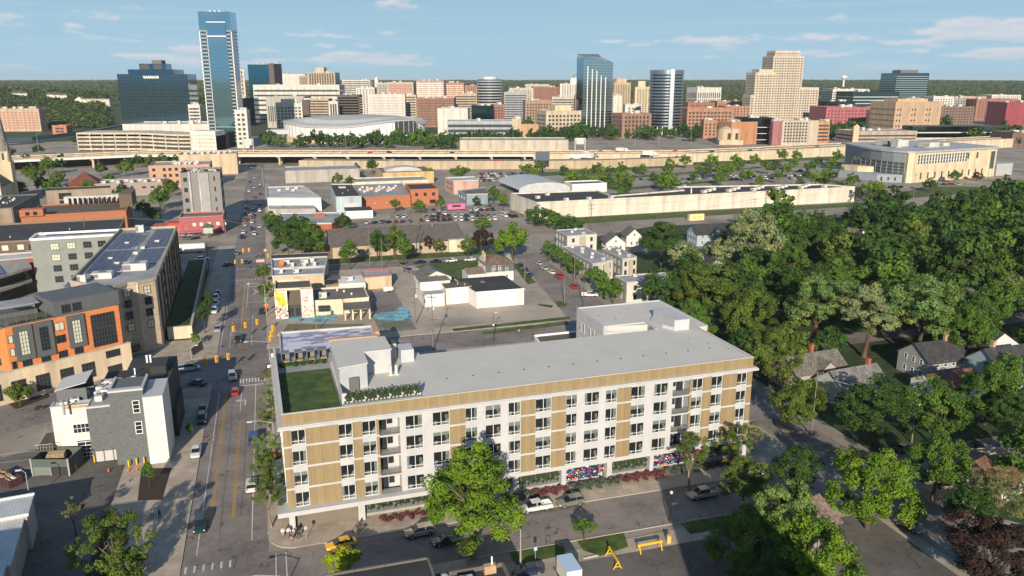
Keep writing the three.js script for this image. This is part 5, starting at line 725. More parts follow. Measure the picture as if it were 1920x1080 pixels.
{
const g=site('church_hall','long low hall with broad grey-brown pitched roof behind a row of trees','hall',22,206),q=new G(),W=new G();W.box(0,55,0,5,-32,0,false).tri([55,5,0],[55,5,-32],[55,9.2,-16]).tri([0,5,-32],[0,5,0],[0,9.2,-16]);part(g,'wall',W,mat([0.46,0.37,0.28],0.9,T.stain));
q.quad([-0.8,4.8,0.8],[55.8,4.8,0.8],[55.8,9.3,-16],[-0.8,9.3,-16]).quad([55.8,4.8,-32.8],[-0.8,4.8,-32.8],[-0.8,9.3,-16],[55.8,9.3,-16]);part(g,'roof',q,mat([0.23,0.195,0.18],0.95,T.shingle));part(g,'end_bay',new G().box(48,56.5,0,5.2,-3,1.6),MAT.cream);windows(g,55,32,'F',range(12,3,3.7),[1.6],1.1,1.6,{});windows(g,55,32,'F',[52],[1.6],1.2,1.6,{frame:MAT.frameW});g.children[g.children.length-1].position.z=1.6;
part(g,'cupola',new G().cyl(44,-14,8.5,10,0.4,0.5,8),MAT.unitDark);
}
function rowHouse(label,pts,h,o={}){
const g=site('row_house',label,'row house',pts[0][0],pts[0][1]),w=mat([0.62,0.61,0.58],0.85,T.plaster),s=mat([0.33,0.33,0.32],0.8,T.siding);block(g,pts,0,h,w,'wall',false);roofOn(g,pts,h-0.1,MAT.roofLight);parapet(g,pts,h-0.1,h+0.25,MAT.roofWhite,0.35);
const L=(P,Q)=>Math.hypot(P[0]-Q[0],P[1]-Q[1]),n=Math.max(2,Math.floor(L(pts[3],pts[0])/3.6));part(g,'side_cladding',new G().prism(g.loc([[pts[3][0]-0.1,pts[3][1]-0.5],[pts[3][0],pts[3][1]-0.5],[pts[0][0],pts[0][1]+0.5],[pts[0][0]-0.1,pts[0][1]+0.5]]),0.2,h-0.3,true,true,true),s);wallWindows(g,[pts[3][0]-0.1,pts[3][1]],[pts[0][0]-0.1,pts[0][1]],range(n,2,3.5),[0.9,4.1],1.2,1.9,{frame:MAT.frameW});const W=L(pts[0],pts[1]);wallWindows(g,pts[0],pts[1],[W*0.2,W*0.82],[1,4.2],1.1,1.7,{});part(g,'pale_panel',new G().box(W*0.4,W*0.62,0.3,h-0.4,0,0.06),mat([0.5,0.46,0.36],0.8,T.siding));
const k=Math.max(2,Math.round(L(pts[0],pts[3])/5));for(let i=0;i<k;i++)for(const t of[i%2?0.35:0.62]){const f=(i+0.5)/k,P=[lerp(lerp(pts[0][0],pts[3][0],f),lerp(pts[1][0],pts[2][0],f),t),lerp(lerp(pts[0][1],pts[3][1],f),lerp(pts[1][1],pts[2][1],f),t)],[p]=g.loc([P]);rooftopUnit(g,p[0],h-0.05,p[1],1.2,1.0,1.0,MAT.unit,f*3);}
}
rowHouse('two-storey pale row house standing farthest up the side street',[pt(1064,443,7),pt(1119,439,7),pt(1096,429,7),pt(1042,432,7)],7);rowHouse('long white-roofed row house along the young street trees',[pt(1112,495,7),pt(1150,487,7),pt(1093,460,7),pt(1056,463,7)],7);
rowHouse('white-roofed row house with shaded end behind the long one',[pt(1168,486,7),pt(1194,482,7),pt(1155,463,7),pt(1129,467,7)],7);rowHouse('row house with blue shaded roof nearest to the new building',[pt(1176,530,7),pt(1252,523,7),pt(1252,511,7),pt(1152,518,7)],7);
gableHouse('house','small cream house with grey gable roof behind the row houses','house', ...A(1136,471),8.4,10,3.6,3.2,-0.2,sdWhite,shGrey,{cross:true});gableHouse('house','narrow white house with grey roof right of the small cream house','house', ...A(1174,463),7,10,4.6,3.2,-0.2,sdWhite,shGrey,{cross:true});
gableHouse('house','pale blue house with two dark gables deep among the trees','house', ...A(1306,462),13,11,5.2,3.6,-0.1,sdBlue,shDark,{dormer:[9.5,6]});gableHouse('house','blue shaded house with dark roof below the silver tree','house',146,128,12,10,4.4,3.4,0.1,sdBlue,shDark,{cross:true});
// ---------------------------------------------------------------- shops north of the hall
{
const w5=site('shop_building','white painted shop with sloping parapet on the avenue','building',-2.6,340),f=[[-2.6,342],[26,334],[19,390],[-2.6,390]];block(w5,f,0,7,mat([0.80,0.79,0.78],0.8,T.stain),'wall',false);roofOn(w5,f,6.9,MAT.roofWhite);parapet(w5,f,6.9,7.5,MAT.roofWhite,0.4);for(const[a,b]of[[4,372],[9,378],[14,380],[12,370]]){const[p]=w5.loc([[a,b]]);rooftopUnit(w5,p[0],6.95,p[1],2.2,1.2,1.6,MAT.unit);}block(w5,[[-2,328],[22,322],[22,334.5],[-2.4,341.5]],0,3.2,MAT.concreteGrey,'front_yard');
const gr=site('shop_building','low red brick shop with pale grey roof right of the wooded corner','building',3,296),f2=[[3,299],[31.5,293],[32,275],[26,262],[3,268]];block(gr,f2.slice().reverse(),0,4.8,MAT.brickRed,'wall',false);roofOn(gr,f2.slice().reverse(),4.7,MAT.roofLight);parapet(gr,f2.slice().reverse(),4.6,5.3,MAT.roofWhite,0.35);{const[p]=gr.loc([[22,285]]);part(gr,'brick_hut',new G().box(p[0]-2.5,p[0]+2.5,4.7,6.2,p[1]-1,p[1]+1),MAT.brickRed);}
const lb=site('shop_building','light blue block with dark flat roof','building',33,320),f3=[[33,320],[46.6,319],[46.8,374],[34.5,378]];block(lb,f3,0,9.2,mat([0.42,0.52,0.58],0.85,T.stain),'wall',false);roofOn(lb,f3,8.9,MAT.roofDark);parapet(lb,f3,8.9,9.5,MAT.galv,0.35);wallWindows(lb,[33,320],[46.6,319],[8],[1],6,4.5,{nx:6,ny:1,frame:MAT.frameW,glass:MAT.roofWhite});{const[p]=lb.loc([[40,362]]);rooftopUnit(lb,p[0],8.95,p[1],4,0.6,6,MAT.unit);for(const[a,b]of[[42,345],[38,335]]){const[q]=lb.loc([[a,b]]);ventPipe(lb,q[0],8.95,q[1],0.6,0.3);}}
const ob=site('shop_building','long orange brick shop with grey roof and white units','building',48,328),f4=[[48,330],[76,334],[78,366],[49,358]];block(ob,f4,0,6.8,MAT.brickOrange,'wall',false);roofOn(ob,f4,6.6,MAT.roofLight);parapet(ob,f4,6.6,7.2,MAT.brickOrange,0.4);wallWindows(ob,[48,330],[76,334],[7,14],[2.6],1.6,1.4,{glass:MAT.brickTan});for(let i=0;i<9;i++){const[p]=ob.loc([[52+i*2.3,362+(i%3)*5]]);rooftopUnit(ob,p[0],6.65,p[1]+8,1.8,1.2,1.4,MAT.unit);}
const wr=flat('shop_building','white flat-roofed shop behind the orange brick shop','building',46,372,36,34,5,{wall:MAT.white,roof:MAT.roofLight,cap:MAT.roofWhite});for(let i=0;i<10;i++)rooftopUnit(wr,6+i*2.6,5,-6-(i*7%4)*3,1.6,1.2,1.4,MAT.unit);
const tn=flat('shop_building','tan two-tone block with white vaulted roof piece below the freeway','building',75,440,36,40,7.6,{wall:mat([0.58,0.42,0.20],0.9,T.stain),roof:MAT.roofGrey});part(tn,'vault',(()=>{const q=new G();for(let i=0;i<8;i++){const a=i/8*Math.PI,b=(i+1)/8*Math.PI;q.quad([16-Math.cos(a)*13,8+Math.sin(a)*3,-22],[16-Math.cos(a)*13,8+Math.sin(a)*3,-8].map((v,k)=>v),[16-Math.cos(b)*13,8+Math.sin(b)*3,-8],[16-Math.cos(b)*13,8+Math.sin(b)*3,-22]);const m=[16,8,-8];q.tri(m,[16-Math.cos(b)*13,8+Math.sin(b)*3,-8],[16-Math.cos(a)*13,8+Math.sin(a)*3,-8]);}return q;})(),MAT.roofWhite);
flat('warehouse','grey panelled shed before the freeway wall','warehouse',10,468,52,30,8,{wall:MAT.concreteGrey,roof:MAT.roofLight,cap:MAT.galv});const st=flat('warehouse','white and cream flat shop south of the grey shed','warehouse',52,405,48,24,6,{wall:MAT.cream,roof:MAT.roofLight,cap:MAT.roofWhite});
const o2=site('shop_building','two-storey orange brick block with dark roof at the parking lot','building',78,336),f5=[[76.6,337],[93,337.5],[94,365],[78.5,366]];block(o2,f5,0,9.2,MAT.brickOrange,'wall',false);roofOn(o2,f5,8.9,MAT.roofDark);parapet(o2,f5,8.9,9.6,MAT.brickOrange,0.4);wallWindows(o2,[76.6,337],[93,337.5],[3.5,8.5,13.5],[5.4],1.7,2,{});wallWindows(o2,[76.6,337],[93,337.5],[13],[0.8],3.6,2.4,{nx:3});wallWindows(o2,[78.5,366],[76.6,337],[8,15,22],[5.4],1.6,1.8,{});
const sh=site('shed','small white shed with dark roof beside the parking lot','shed',36,304),f6=[[36.4,303],[50.4,302],[50.6,315],[36.6,316]];block(sh,f6,0,4,MAT.white,'wall',false);roofOn(sh,f6,4.1,MAT.roofDark);
const te=site('shop_building','teal grey shop with dark roof by the parking lot','building',107,332),f7=[[108.5,331.5],[121,330.5],[127,359],[107.5,349.5]];block(te,f7,0,6,mat([0.22,0.30,0.34],0.85,T.stain),'wall',false);roofOn(te,f7,5.8,MAT.roofGrey);parapet(te,f7,5.8,6.4,MAT.galv,0.3);wallWindows(te,[107.5,349.5],[108.5,331.5],[3,8,13],[2.6],1.2,1.6,{frame:MAT.frameW});
const p2=site('shop_building','faded pink painted block with white roof edge','building',110,376),f8=[[111,377],[127,376],[130,397],[109.6,396]];block(p2,f8,0,8.4,mat([0.56,0.36,0.31],0.9,T.stain),'wall',false);roofOn(p2,f8,8.2,MAT.roofWhite);parapet(p2,f8,8.2,8.9,MAT.roofWhite,0.4);wallWindows(p2,[109.6,396],[111,377],[4,9,14],[2,5.4],1.4,1.8,{});
const ar=site('warehouse','white vaulted metal shed behind the long warehouse','warehouse',148,358),q=new G(),L=ar.loc([[148,356],[182,356],[182,404],[148,404]]);for(let i=0;i<10;i++){const a=Math.PI*i/10,b=Math.PI*(i+1)/10,x=(t)=>L[0][0]+17-17*Math.cos(t),y=(t)=>4+4.2*Math.sin(t);q.quad([x(a),y(a),L[0][1]],[x(b),y(b),L[0][1]],[x(b),y(b),L[3][1]],[x(a),y(a),L[3][1]]);q.quad([x(a),0,L[0][1]],[x(b),0,L[0][1]],[x(b),y(b),L[0][1]],[x(a),y(a),L[0][1]]);}part(ar,'vaulted_roof',q,mat([0.66,0.69,0.73],0.5,T.metalroof));const ss=flat('shed','white shed with brown roof right of the vaulted shed','shed',186,362,24,16,5,{wall:MAT.white,roof:MAT.roofBrown,cap:MAT.whiteTrim});
}
{
const g=site('warehouse','very long cream-white warehouse with dark flat roofs and rooftop units','warehouse',132,272),f=[[131.8,272.5],[334,277.5],[322,294],[231,308],[229,294],[179,284],[180,308],[128.5,309.5]],m=mat([0.66,0.62,0.55],0.88,T.stain);block(g,f,0,8.8,m,'wall',false);roofOn(g,f,8.3,MAT.roofDark);parapet(g,f,8.3,9.1,m,0.4);part(g,'loading_dock',new G().prism(g.loc([[180,285],[228,295],[228,306],[181,306]]),0,6.8,true,false,true),MAT.roofDark);
const r=rng(31);for(let i=0;i<16;i++){const a=236+i*5.4,[p]=g.loc([[a,284+(i%3)*4.2]]);rooftopUnit(g,p[0],8.32,p[1],3,1.5,2,MAT.unit);}for(const[a,b]of[[138,290],[147,300],[150,278],[163,278],[175,276]]){const[p]=g.loc([[a,b]]);rooftopUnit(g,p[0],8.32,p[1],2.4,1.4,2,MAT.unit);}const[v]=g.loc([[228,284]]);part(g,'vent_pipe',new G().cyl(v[0],v[1],8.3,11,0.35,0.35,8),MAT.whiteTrim);
}
{
const g=site('public_building','pale public building with rounded glass corner and wide overhanging roof','public building',428,343),st=mat([0.68,0.56,0.40],0.85,T.stain),gm=mat([0.23,0.26,0.29],0.75,T.plaster),gl=mat([0.05,0.085,0.09],0.08,null,{phys:true,ior:1.7});
const L=[[431,344.5],[427.5,352],[426,362],[427,374],[430,388],[434.5,403],[441,419]],F=[[434,341],[526,357],[532,424],[444,424], ...L.slice().reverse()];block(g,F,0,20.9,st,'wall',false);part(g,'roof',new G().prism(g.loc([[434,340],[528,356],[534,426],[441,426], ...L.slice(1).map(([a,b])=>[a-1.4,b]).reverse(),[430,343]]),21,22.2,true,true,true),mat([0.56,0.58,0.61],0.6,T.metalroof));
const skin=(o,y0,y1,m,n)=>part(g,n,new G().prism(g.loc([...L.map(([a,b])=>[a-o,b]), ...L.slice().reverse().map(([a,b])=>[a-0.05,b])]),y0,y1,true,true,true),m);skin(0.7,14,20.9,gm,'curved_metal_band');skin(0.3,0,14,gl,'curved_glass');block(g,[[433.5,402],[440.4,418.6],[441,419],[434.6,402]],0,20.9,gm,'metal_side');
{const q=new G(),p=g.loc(L.map(([a,b])=>[a-0.4,b]));for(let k=0;k+1<p.length;k++){for(const y of[7.4,9.6,11.8])q.tube([p[k][0],y,p[k][1]],[p[k+1][0],y,p[k+1][1]],0.16,0.16,4);for(const t of[0,0.5])q.tube([lerp(p[k][0],p[k+1][0],t),5.5,lerp(p[k][1],p[k+1][1],t)],[lerp(p[k][0],p[k+1][0],t),14,lerp(p[k][1],p[k+1][1],t)],0.18,0.18,4);}part(g,'mullions',q,MAT.galv);}
const bs=mat([0.30,0.35,0.40],0.8,T.plaster);block(g,[[417,355],[429.8,344.6],[425,362],[429,388],[408,392]],0,5.5,bs,'blue_base');block(g,[[414,372],[423,366],[424.5,378],[412.5,388]],5.5,9.4,st,'stone_box');wallWindows(g,[417,355],[429.8,344.6],[3,7.5,12],[1.2],1.2,2.4,{nx:1});part(g,'stone_pier',new G().prism(g.loc([[430.6,342],[434,340.4],[434.6,341.4],[431,344.6]]),0,20.95,true,false,true),st);
wallWindows(g,[434,341],[526,357],range(18,6,3.05),[12.6],2.4,7,{nx:1,ny:3,frame:MAT.frameW,glass:gl,f:0.22});wallWindows(g,[434,341],[526,357],[60,70.5],[14.6],2.2,4.4,{nx:1,ny:1,glass:gl});wallWindows(g,[434,341],[526,357],[89],[6],5,13,{nx:2,ny:5,glass:gl});wallWindows(g,[434,341],[526,357],range(10,10,7.6),[2.2],1.6,4.6,{nx:1,glass:gl});block(g,[[529,358],[548,361],[548,380],[529,380]],0,9,mat([0.42,0.45,0.47],0.8,T.plaster),'side_block');
for(const[a,b,w,h,d]of[[456,392,16,4.5,8],[456,380,10,5,8],[470,366,14,3.6,6],[446,372,5,6,5],[488,372,9,2.6,6]]){const[p]=g.loc([[a,b]]);rooftopUnit(g,p[0],22.4,p[1],w,h,d,MAT.roofWhite);}
}
// ---------------------------------------------------------------- the elevated freeway
function at(pxx,pyy,h){const[x,z]=ground(pxx,pyy,h);return[x,z];}
{
const edge=[[-120,309,8.8],[38,300,8.8],[260,290.5,8.8],[600,290,8.8],[1000,290,8.4],[1300,289.5,6.8],[1450,283.5,7.4],[1590,276,8],[2050,254,9]].map(([a,b,h])=>[...at(a,b,h),h]);
const g=thing('freeway_bridge','long elevated freeway with white girder crossing before downtown','freeway',[0,0,-700]),deck=new G(),gird=new G(),par=new G(),wall=new G(),pier=new G(),W0=20,N=edge.map((p,i)=>{const a=edge[Math.max(0,i-1)],b=edge[Math.min(edge.length-1,i+1)],l=Math.hypot(b[0]-a[0],b[1]-a[1]);return[(b[1]-a[1])/l,-(b[0]-a[0])/l];});
const o=(i,t,y)=>[edge[i][0]+N[i][0]*t,y,edge[i][1]+N[i][1]*t+700];
for(let i=0;i+1<edge.length;i++){
const h0=edge[i][2],h1=edge[i+1][2],W=36,bx=(q,t0,t1,a0,a1)=>{q.quad(o(i,t0,h0+a0),o(i+1,t0,h1+a0),o(i+1,t0,h1+a1),o(i,t0,h0+a1)).quad(o(i,t1,h0+a0),o(i+1,t1,h1+a0),o(i+1,t1,h1+a1),o(i,t1,h0+a1)).quad(o(i,t0,h0+a1),o(i+1,t0,h1+a1),o(i+1,t1,h1+a1),o(i,t1,h0+a1)).quad(o(i,t0,h0+a0),o(i+1,t0,h1+a0),o(i+1,t1,h1+a0),o(i,t1,h0+a0));};
bx(deck,0.3,W-0.3,-0.5,0);bx(par,0,0.3,0,0.9);bx(par,W-0.3,W,0,1.0);bx(par,17.8,18.2,0,0.8);
if(i<4){bx(gird,0.1,0.6,-1.7,0);bx(gird,W-0.6,W-0.1,-1.7,-0.05);}else bx(wall,0.05,0.5,-14,0);
}
part(g,'deck',deck,mat([0.36,0.30,0.235],0.92,T.worn));part(g,'parapet',par,mat([0.60,0.50,0.38],0.9,T.stain));part(g,'girder',gird,mat([0.68,0.72,0.75],0.6,T.plaster));part(g,'retaining_wall',wall,mat([0.62,0.53,0.41],0.9,T.stain));
part(g,'painted_shade_wall',(()=>{const q=new G();for(let i=0;i<4;i++)q.quad(o(i,W0,0),o(i+1,W0,0),o(i+1,W0,edge[i+1][2]-1.6),o(i,W0,edge[i][2]-1.6));return q;})(),mat([0.07,0.065,0.06],0.95,T.stain));sheet('painted_shade_ground',[...px(-200,312,560,303,1060,300.5,1060,294,560,295,-200,304)],0.02,MAT.mulch);  // near-black wall and ground sheet: shade under the deck painted in as colour
const pm=mat([0.56,0.46,0.34],0.9,T.stain);for(const xx of[-20,120,190,300,440,520,588,650,718,786,854,922,985,1040]){let i=1;const[X]=at(xx,291,8.8);for(i=0;i+2<edge.length&&edge[i+1][0]<X;i++);const f=(X-edge[i][0])/(edge[i+1][0]-edge[i][0]),z=lerp(edge[i][1],edge[i+1][1],f)+700,q=new G();for(const t of[2,12,24,34])q.box(X-0.8-t*0.1,X+0.8-t*0.1,0,6,z-t-0.8,z-t+0.8);q.box(X-2.4,X+2.4-2,6,7.2,z-35.5,z-1);part(g,'pier',q,pm);}
const ramp=thing('freeway_ramp','lower freeway lane on a long cream retaining wall','ramp',[0,0,-655]),e=[[560,302,6.2],[800,303.5,6.2],[1000,303,6.0],[1120,302,6.0],[1300,296,6.0]].map(([a,b,h])=>[...at(a,b,h),h]),rd=new G(),rw=new G(),rp=new G();
for(let i=0;i+1<e.length;i++){const[a,b]=[e[i],e[i+1]],w=i<3?19:16;rd.quad([a[0],a[2],a[1]+655],[b[0],b[2],b[1]+655],[b[0],b[2],b[1]+655-w],[a[0],a[2],a[1]+655-w]);rw.quad([a[0],0,a[1]+655.05],[b[0],0,b[1]+655.05],[b[0],b[2]+0.6,b[1]+655.05],[a[0],a[2]+0.6,a[1]+655.05]).quad([b[0],0,b[1]+654.7],[a[0],0,a[1]+654.7],[a[0],a[2]+0.6,a[1]+654.7],[b[0],b[2]+0.6,b[1]+654.7]).quad([a[0],a[2]+0.6,a[1]+655.05],[b[0],b[2]+0.6,b[1]+655.05],[b[0],b[2]+0.6,b[1]+654.7],[a[0],a[2]+0.6,a[1]+654.7]);rw.quad([a[0],0,a[1]+655-w],[b[0],0,b[1]+655-w],[b[0],b[2]+0.1,b[1]+655-w],[a[0],a[2]+0.1,a[1]+655-w]);}
part(ramp,'deck',rd,mat([0.30,0.26,0.215],0.92,T.worn));part(ramp,'retaining_wall',rw,mat([0.46,0.38,0.27],0.9,T.stain));
const cs=['black','white','grey','silver','red','navy'];let k=0;for(const[x,y,h]of[[480,286.5,8.8],[597,287,8.8],[627,286,8.8],[645,287,8.8],[694,287.5,8.8],[730,286.5,8.8],[848,287.5,8.8],[1098,285,8.2],[1125,284.5,8.2],[1152,284.5,8],[1265,284,7.2],[1334,285.5,6.9],[1406,283,7.3],[1420,278,7.4],[1532,276,8],[735,301.5,6.2],[932,301.5,6.1],[980,302,6],[1000,302,6]]){const[X,Z]=ground(x,y,h),[a,b]=toGrid(X,Z);vehicle('car','small car driving along the elevated freeway','car',k%2?'suv':'sedan',cs[k++%6],a,b,-16.8+(y<286?180:0),2,'cars on the freeway',h+0.02);}
const truck=(label,x,y,h,L,m,tractors)=>{const[X,Z]=ground(x,y,h),t=thing('semi_truck',label,'truck',[X,h,Z],0);part(t,'trailer',new G().box(-L/2,L/2,1.1,4,-1.3,1.3),m);const w=new G();for(const q of[-L/2+1,-L/2+2.3,L/2+1.5,L/2+4])for(const s of[-1.1,1.1])w.tube([q,0.5,s-0.15],[q,0.5,s+0.15],0.5,0.5,10);part(t,'wheel',w,tyreM);part(t,'cab',loft([[L/2+0.5,1.2,0.7,3.4],[L/2+2.6,1.2,0.7,3.5],[L/2+3.0,1.2,0.7,2.0],[L/2+4.8,1.1,0.7,1.8]].map((s)=>ring(...s,0.15))),tractors);};
truck('white semi trailer truck on the lower freeway lane',1083,297.5,6.1,14,MAT.white,PAINT.white);truck('second white freight truck ahead on the lower lane',1101,296,6.1,10,MAT.roofWhite,PAINT.grey);truck('white box truck towards the right of the freeway',1214,292,7.4,9,MAT.white,PAINT.white);truck('white truck on the upper freeway by the sign gantry',1162,285,8,8,MAT.roofWhite,PAINT.white);
}
// ---------------------------------------------------------------- downtown: each block with its own storeys, at its own distance
function place(xl,xr,yt,D,turn){
const v=(yt-540)/FOCAL,t=D/(CP-v*SP),h=CAM_H-t*(SP+v*CP),x0=(xl-960)/FOCAL*t,u=(xr-960)/FOCAL,cr=Math.cos(turn),sr=Math.sin(turn),w=(u*t-x0)/(cr-u*sr*CP);return{x:x0,h,w};
}
const yTop=(y,D)=>{const v=(y-540)/FOCAL,t=D/(CP-v*SP);return CAM_H-t*(SP+v*CP);};
const dGlass=(r,g,b,rough=0.08)=>mat([r,g,b],rough,null,{metalness:1});
const farDark=mat([0.05,0.055,0.065],0.2,null,{phys:true,ior:1.5}),farMid=mat([0.14,0.15,0.16],0.3),W1=mat([0.74,0.71,0.66],0.85,T.stain),W2=mat([0.62,0.56,0.48],0.88,T.stain),C1=mat([0.60,0.45,0.31],0.88,T.stain),R1=mat([0.40,0.17,0.11],0.9,T.stain),R2=mat([0.50,0.24,0.15],0.9,T.stain),K1=mat([0.12,0.09,0.085],0.7,T.stain),P1=mat([0.50,0.37,0.32],0.9,T.stain),GR=mat([0.33,0.34,0.36],0.8,T.stain);
const calm=(m)=>{if(m.metalness>0.5)return m;const c=m.color,g=(c.r+c.g+c.b)/3,f=(v)=>(v*0.84+g*0.16)*0.84;return mat([f(c.r),f(c.g),f(c.b)],m.roughness,m.map);};
function tower(label,xl,xr,yt,D,o={}){
const turn=o.turn??PHI,q=place(xl,xr,yt,D,turn),d=o.depth??q.w*0.8,g=thing(o.name??'office_building',label,o.cat??'building',[q.x,0,-D],turn,o.group),h=q.h;
const wm=calm(o.wall??W1);shell(g,q.w,d,h-0.8,0.8,wm,o.roof??MAT.roofGrey,o.cap??wm);
const fl=o.fl??4,n=Math.floor((h-(o.base??4))/fl),rows=range(Math.max(0,n),(o.base??3)+(h-(o.base??3)-n*fl)*0.3,fl),sides=o.sides??['F','L','R'];
if(n>0&&o.win!==null){if(o.band){const b=new G();for(const y of rows){const wh=o.wh??fl*0.5;b.box(o.bm??1.2,q.w-(o.bm??1.2),y,y+wh,0,0.05);for(const[x,s]of[[q.w,1],[0,-1]])b.box(x,x+s*0.05,y,y+wh,-d+1.2,-1.2);}stuffPart(g,'windows',b,o.win??farDark);}else farWindows(g,q.w,d,sides,rows,o.st??3.4,(o.ww??1.7)*1.25,(o.wh??2)*1.15,o.win??farDark,{margin:o.margin??1.5,skip:o.skip});}
const r=rng(xl*7+1),k=o.units??3;for(let i=0;i<k;i++)rooftopUnit(g,q.w*(0.2+0.6*r()),h-0.8,-d*(0.25+0.5*r()),4+r()*4,2+r()*2,4,i%2?MAT.unit:MAT.roofWhite);
if(o.hut){const[a,b,t]=o.hut,H=yTop(t,D)-h;part(g,'penthouse',new G().box(q.w*a,q.w*b,h-0.8,h+H,-d*0.75,-d*0.2),o.hutM??o.wall??W1);}
g.W=q.w;g.D=d;g.H=h;return g;
}
{
const blk=dGlass(0.085,0.18,0.26,0.05),D=1060,g=tower('broad black glass office block with stepped top and white name letters',219,351,139,D,{name:'office_tower',cat:'office tower',depth:44,wall:blk,win:null,cap:blk,units:0,turn:0.12}),w=g.W,h=g.H,q=new G();
for(let i=1;i<26;i++)q.box(w*i/26-0.12,w*i/26+0.12,0,h-0.2,0,0.12);for(let y=4;y<h;y+=4)q.box(0,w,y-0.1,y+0.1,0,0.1);stuffPart(g,'mullions',q,mat([0.03,0.04,0.05],0.4,null,{metalness:0.6}));
const up=(a,b,y,z0,z1,m)=>part(g,'upper_storey',new G().box(w*a,w*b,h-0.8,yTop(y,D),-z1,-z0),m);up(0.15,0.84,130,3,38,blk);up(0.30,0.68,119,8,34,blk);up(0.47,0.61,112,12,30,MAT.slate);part(g,'louver',new G().box(w*0.31,w*0.44,yTop(130,D)+0.5,yTop(120.5,D),-8.0,-7.8).box(w*0.50,w*0.62,yTop(130,D)+0.5,yTop(120.5,D),-8.0,-7.8).box(w*0.80,w*0.845,yTop(139,D),yTop(131,D),-3,-2.8),MAT.black);
const font=await new FontLoader().loadAsync('fonts/droid/droid_sans_bold.typeface.json'),tg=new TextGeometry('VARNUM',{font,size:3.3,depth:0.4,curveSegments:2});tg.computeBoundingBox();const sg=part(g,'sign',tg,MAT.whiteTrim);sg.position.set(w*0.365,h-5.4,0.15);
}
{
const D=880,gl=dGlass(0.30,0.50,0.60,0.045),q0=place(371,430,22,D,0.06),g=thing('apartment_tower','slender blue glass residential tower with white balconies, tallest of the skyline','tower',[q0.x,0,-D],0.06),w=q0.w,h=q0.h,d=24,x1=w*0.24,x2=w*0.85;
part(g,'glass_wall',new G().box(x1,x2,0,h,-d,0.5),gl);part(g,'side_wall',new G().box(0.4,x1,0,h-1,-d,-1.4).box(x2,w-0.4,0,h-1,-d,-1.4),dGlass(0.18,0.25,0.30,0.1));part(g,'crown',new G().box(-0.2,x1,h-18,h+0.4,-d,0.2).box(x2,w+0.2,h-18,h+0.4,-d,0.2),gl);
const bz=new G(),rl=new G(),fl=3.7;for(let y=6;y<h-19;y+=fl){bz.box(-0.4,x1-0.05,y,y+0.3,-1.4,0.9).box(x2+0.05,w+0.4,y,y+0.3,-1.4,0.9).box(w-0.4,w+1,y,y+0.3,-d,-1.4).box(-1,0.4,y,y+0.3,-d,-1.4);rl.box(-0.4,x1-0.1,y+0.45,y+1.4,0.8,0.86).box(x2+0.1,w+0.4,y+0.45,y+1.4,0.8,0.86);}
stuffPart(g,'balconies',bz,grey(0.55,0.7));stuffPart(g,'railings',rl,mat([0.2,0.26,0.3],0.2));const pier=new G();pier.box(x1-0.7,x1-0.3,0,h-20,-1.2,0.6).box(-0.6,0.2,0,h-20,-1.2,0.6).box(w-0.2,w+0.6,0,h-20,-1.2,0.6);part(g,'white_pier',pier,MAT.whiteTrim);
const ml=new G();for(let y=6;y<h;y+=fl)ml.box(x1,x2,y-0.08,y+0.08,0.5,0.56);for(let i=1;i<9;i++)ml.box(lerp(x1,x2,i/9)-0.06,lerp(x1,x2,i/9)+0.06,0,h,0.5,0.55);stuffPart(g,'mullions',ml,dGlass(0.13,0.2,0.24,0.2));const yt=yTop(42,D),yb=yTop(67,D);part(g,'sky_lounge',new G().box(x1+0.2,x2-0.2,yb,yt,0.5,1.3),dGlass(0.28,0.46,0.6,0.05));part(g,'lounge_band',new G().box(x1,x2,yb-0.9,yb-0.02,0.5,1.6),MAT.whiteTrim);part(g,'lounge_band',new G().box(x1,x2,yt+0.02,yt+0.7,0.5,1.6),MAT.whiteTrim);for(const x of[0.3,0.45,0.6])rooftopUnit(g,w*x,h,-10,3,2,3,MAT.roofWhite);
}
tower('teal glass hotel slab with curved front',464,505,121,1500,{name:'hotel',cat:'hotel',wall:dGlass(0.05,0.22,0.30,0.08),win:null,depth:30,units:4,turn:-0.1});tower('thin dark slab against the teal glass hotel',503,513,119,1490,{wall:K1,win:null,depth:50,turn:0});
tower('white concrete tower right of the tall glass tower',433,457,130,1650,{wall:W1,st:5,ww:2,wh:5,fl:8});tower('white building with dark windows at the foot of the tall glass tower',439,462,206,870,{wall:W1,st:5,ww:2.4,wh:2.2,fl:5,turn:0});tower('pale office block left of the tall glass tower',352,374,196,1000,{wall:W1,band:true,turn:0});tower('dark blue low glass block beyond the avenue',442,476,184,1300,{wall:dGlass(0.05,0.12,0.2),win:null,turn:0});
tower('white podium block behind the parking garage',229,408,233,900,{wall:W1,win:null,depth:60,turn:0.05,units:6,roof:MAT.roofWhite});
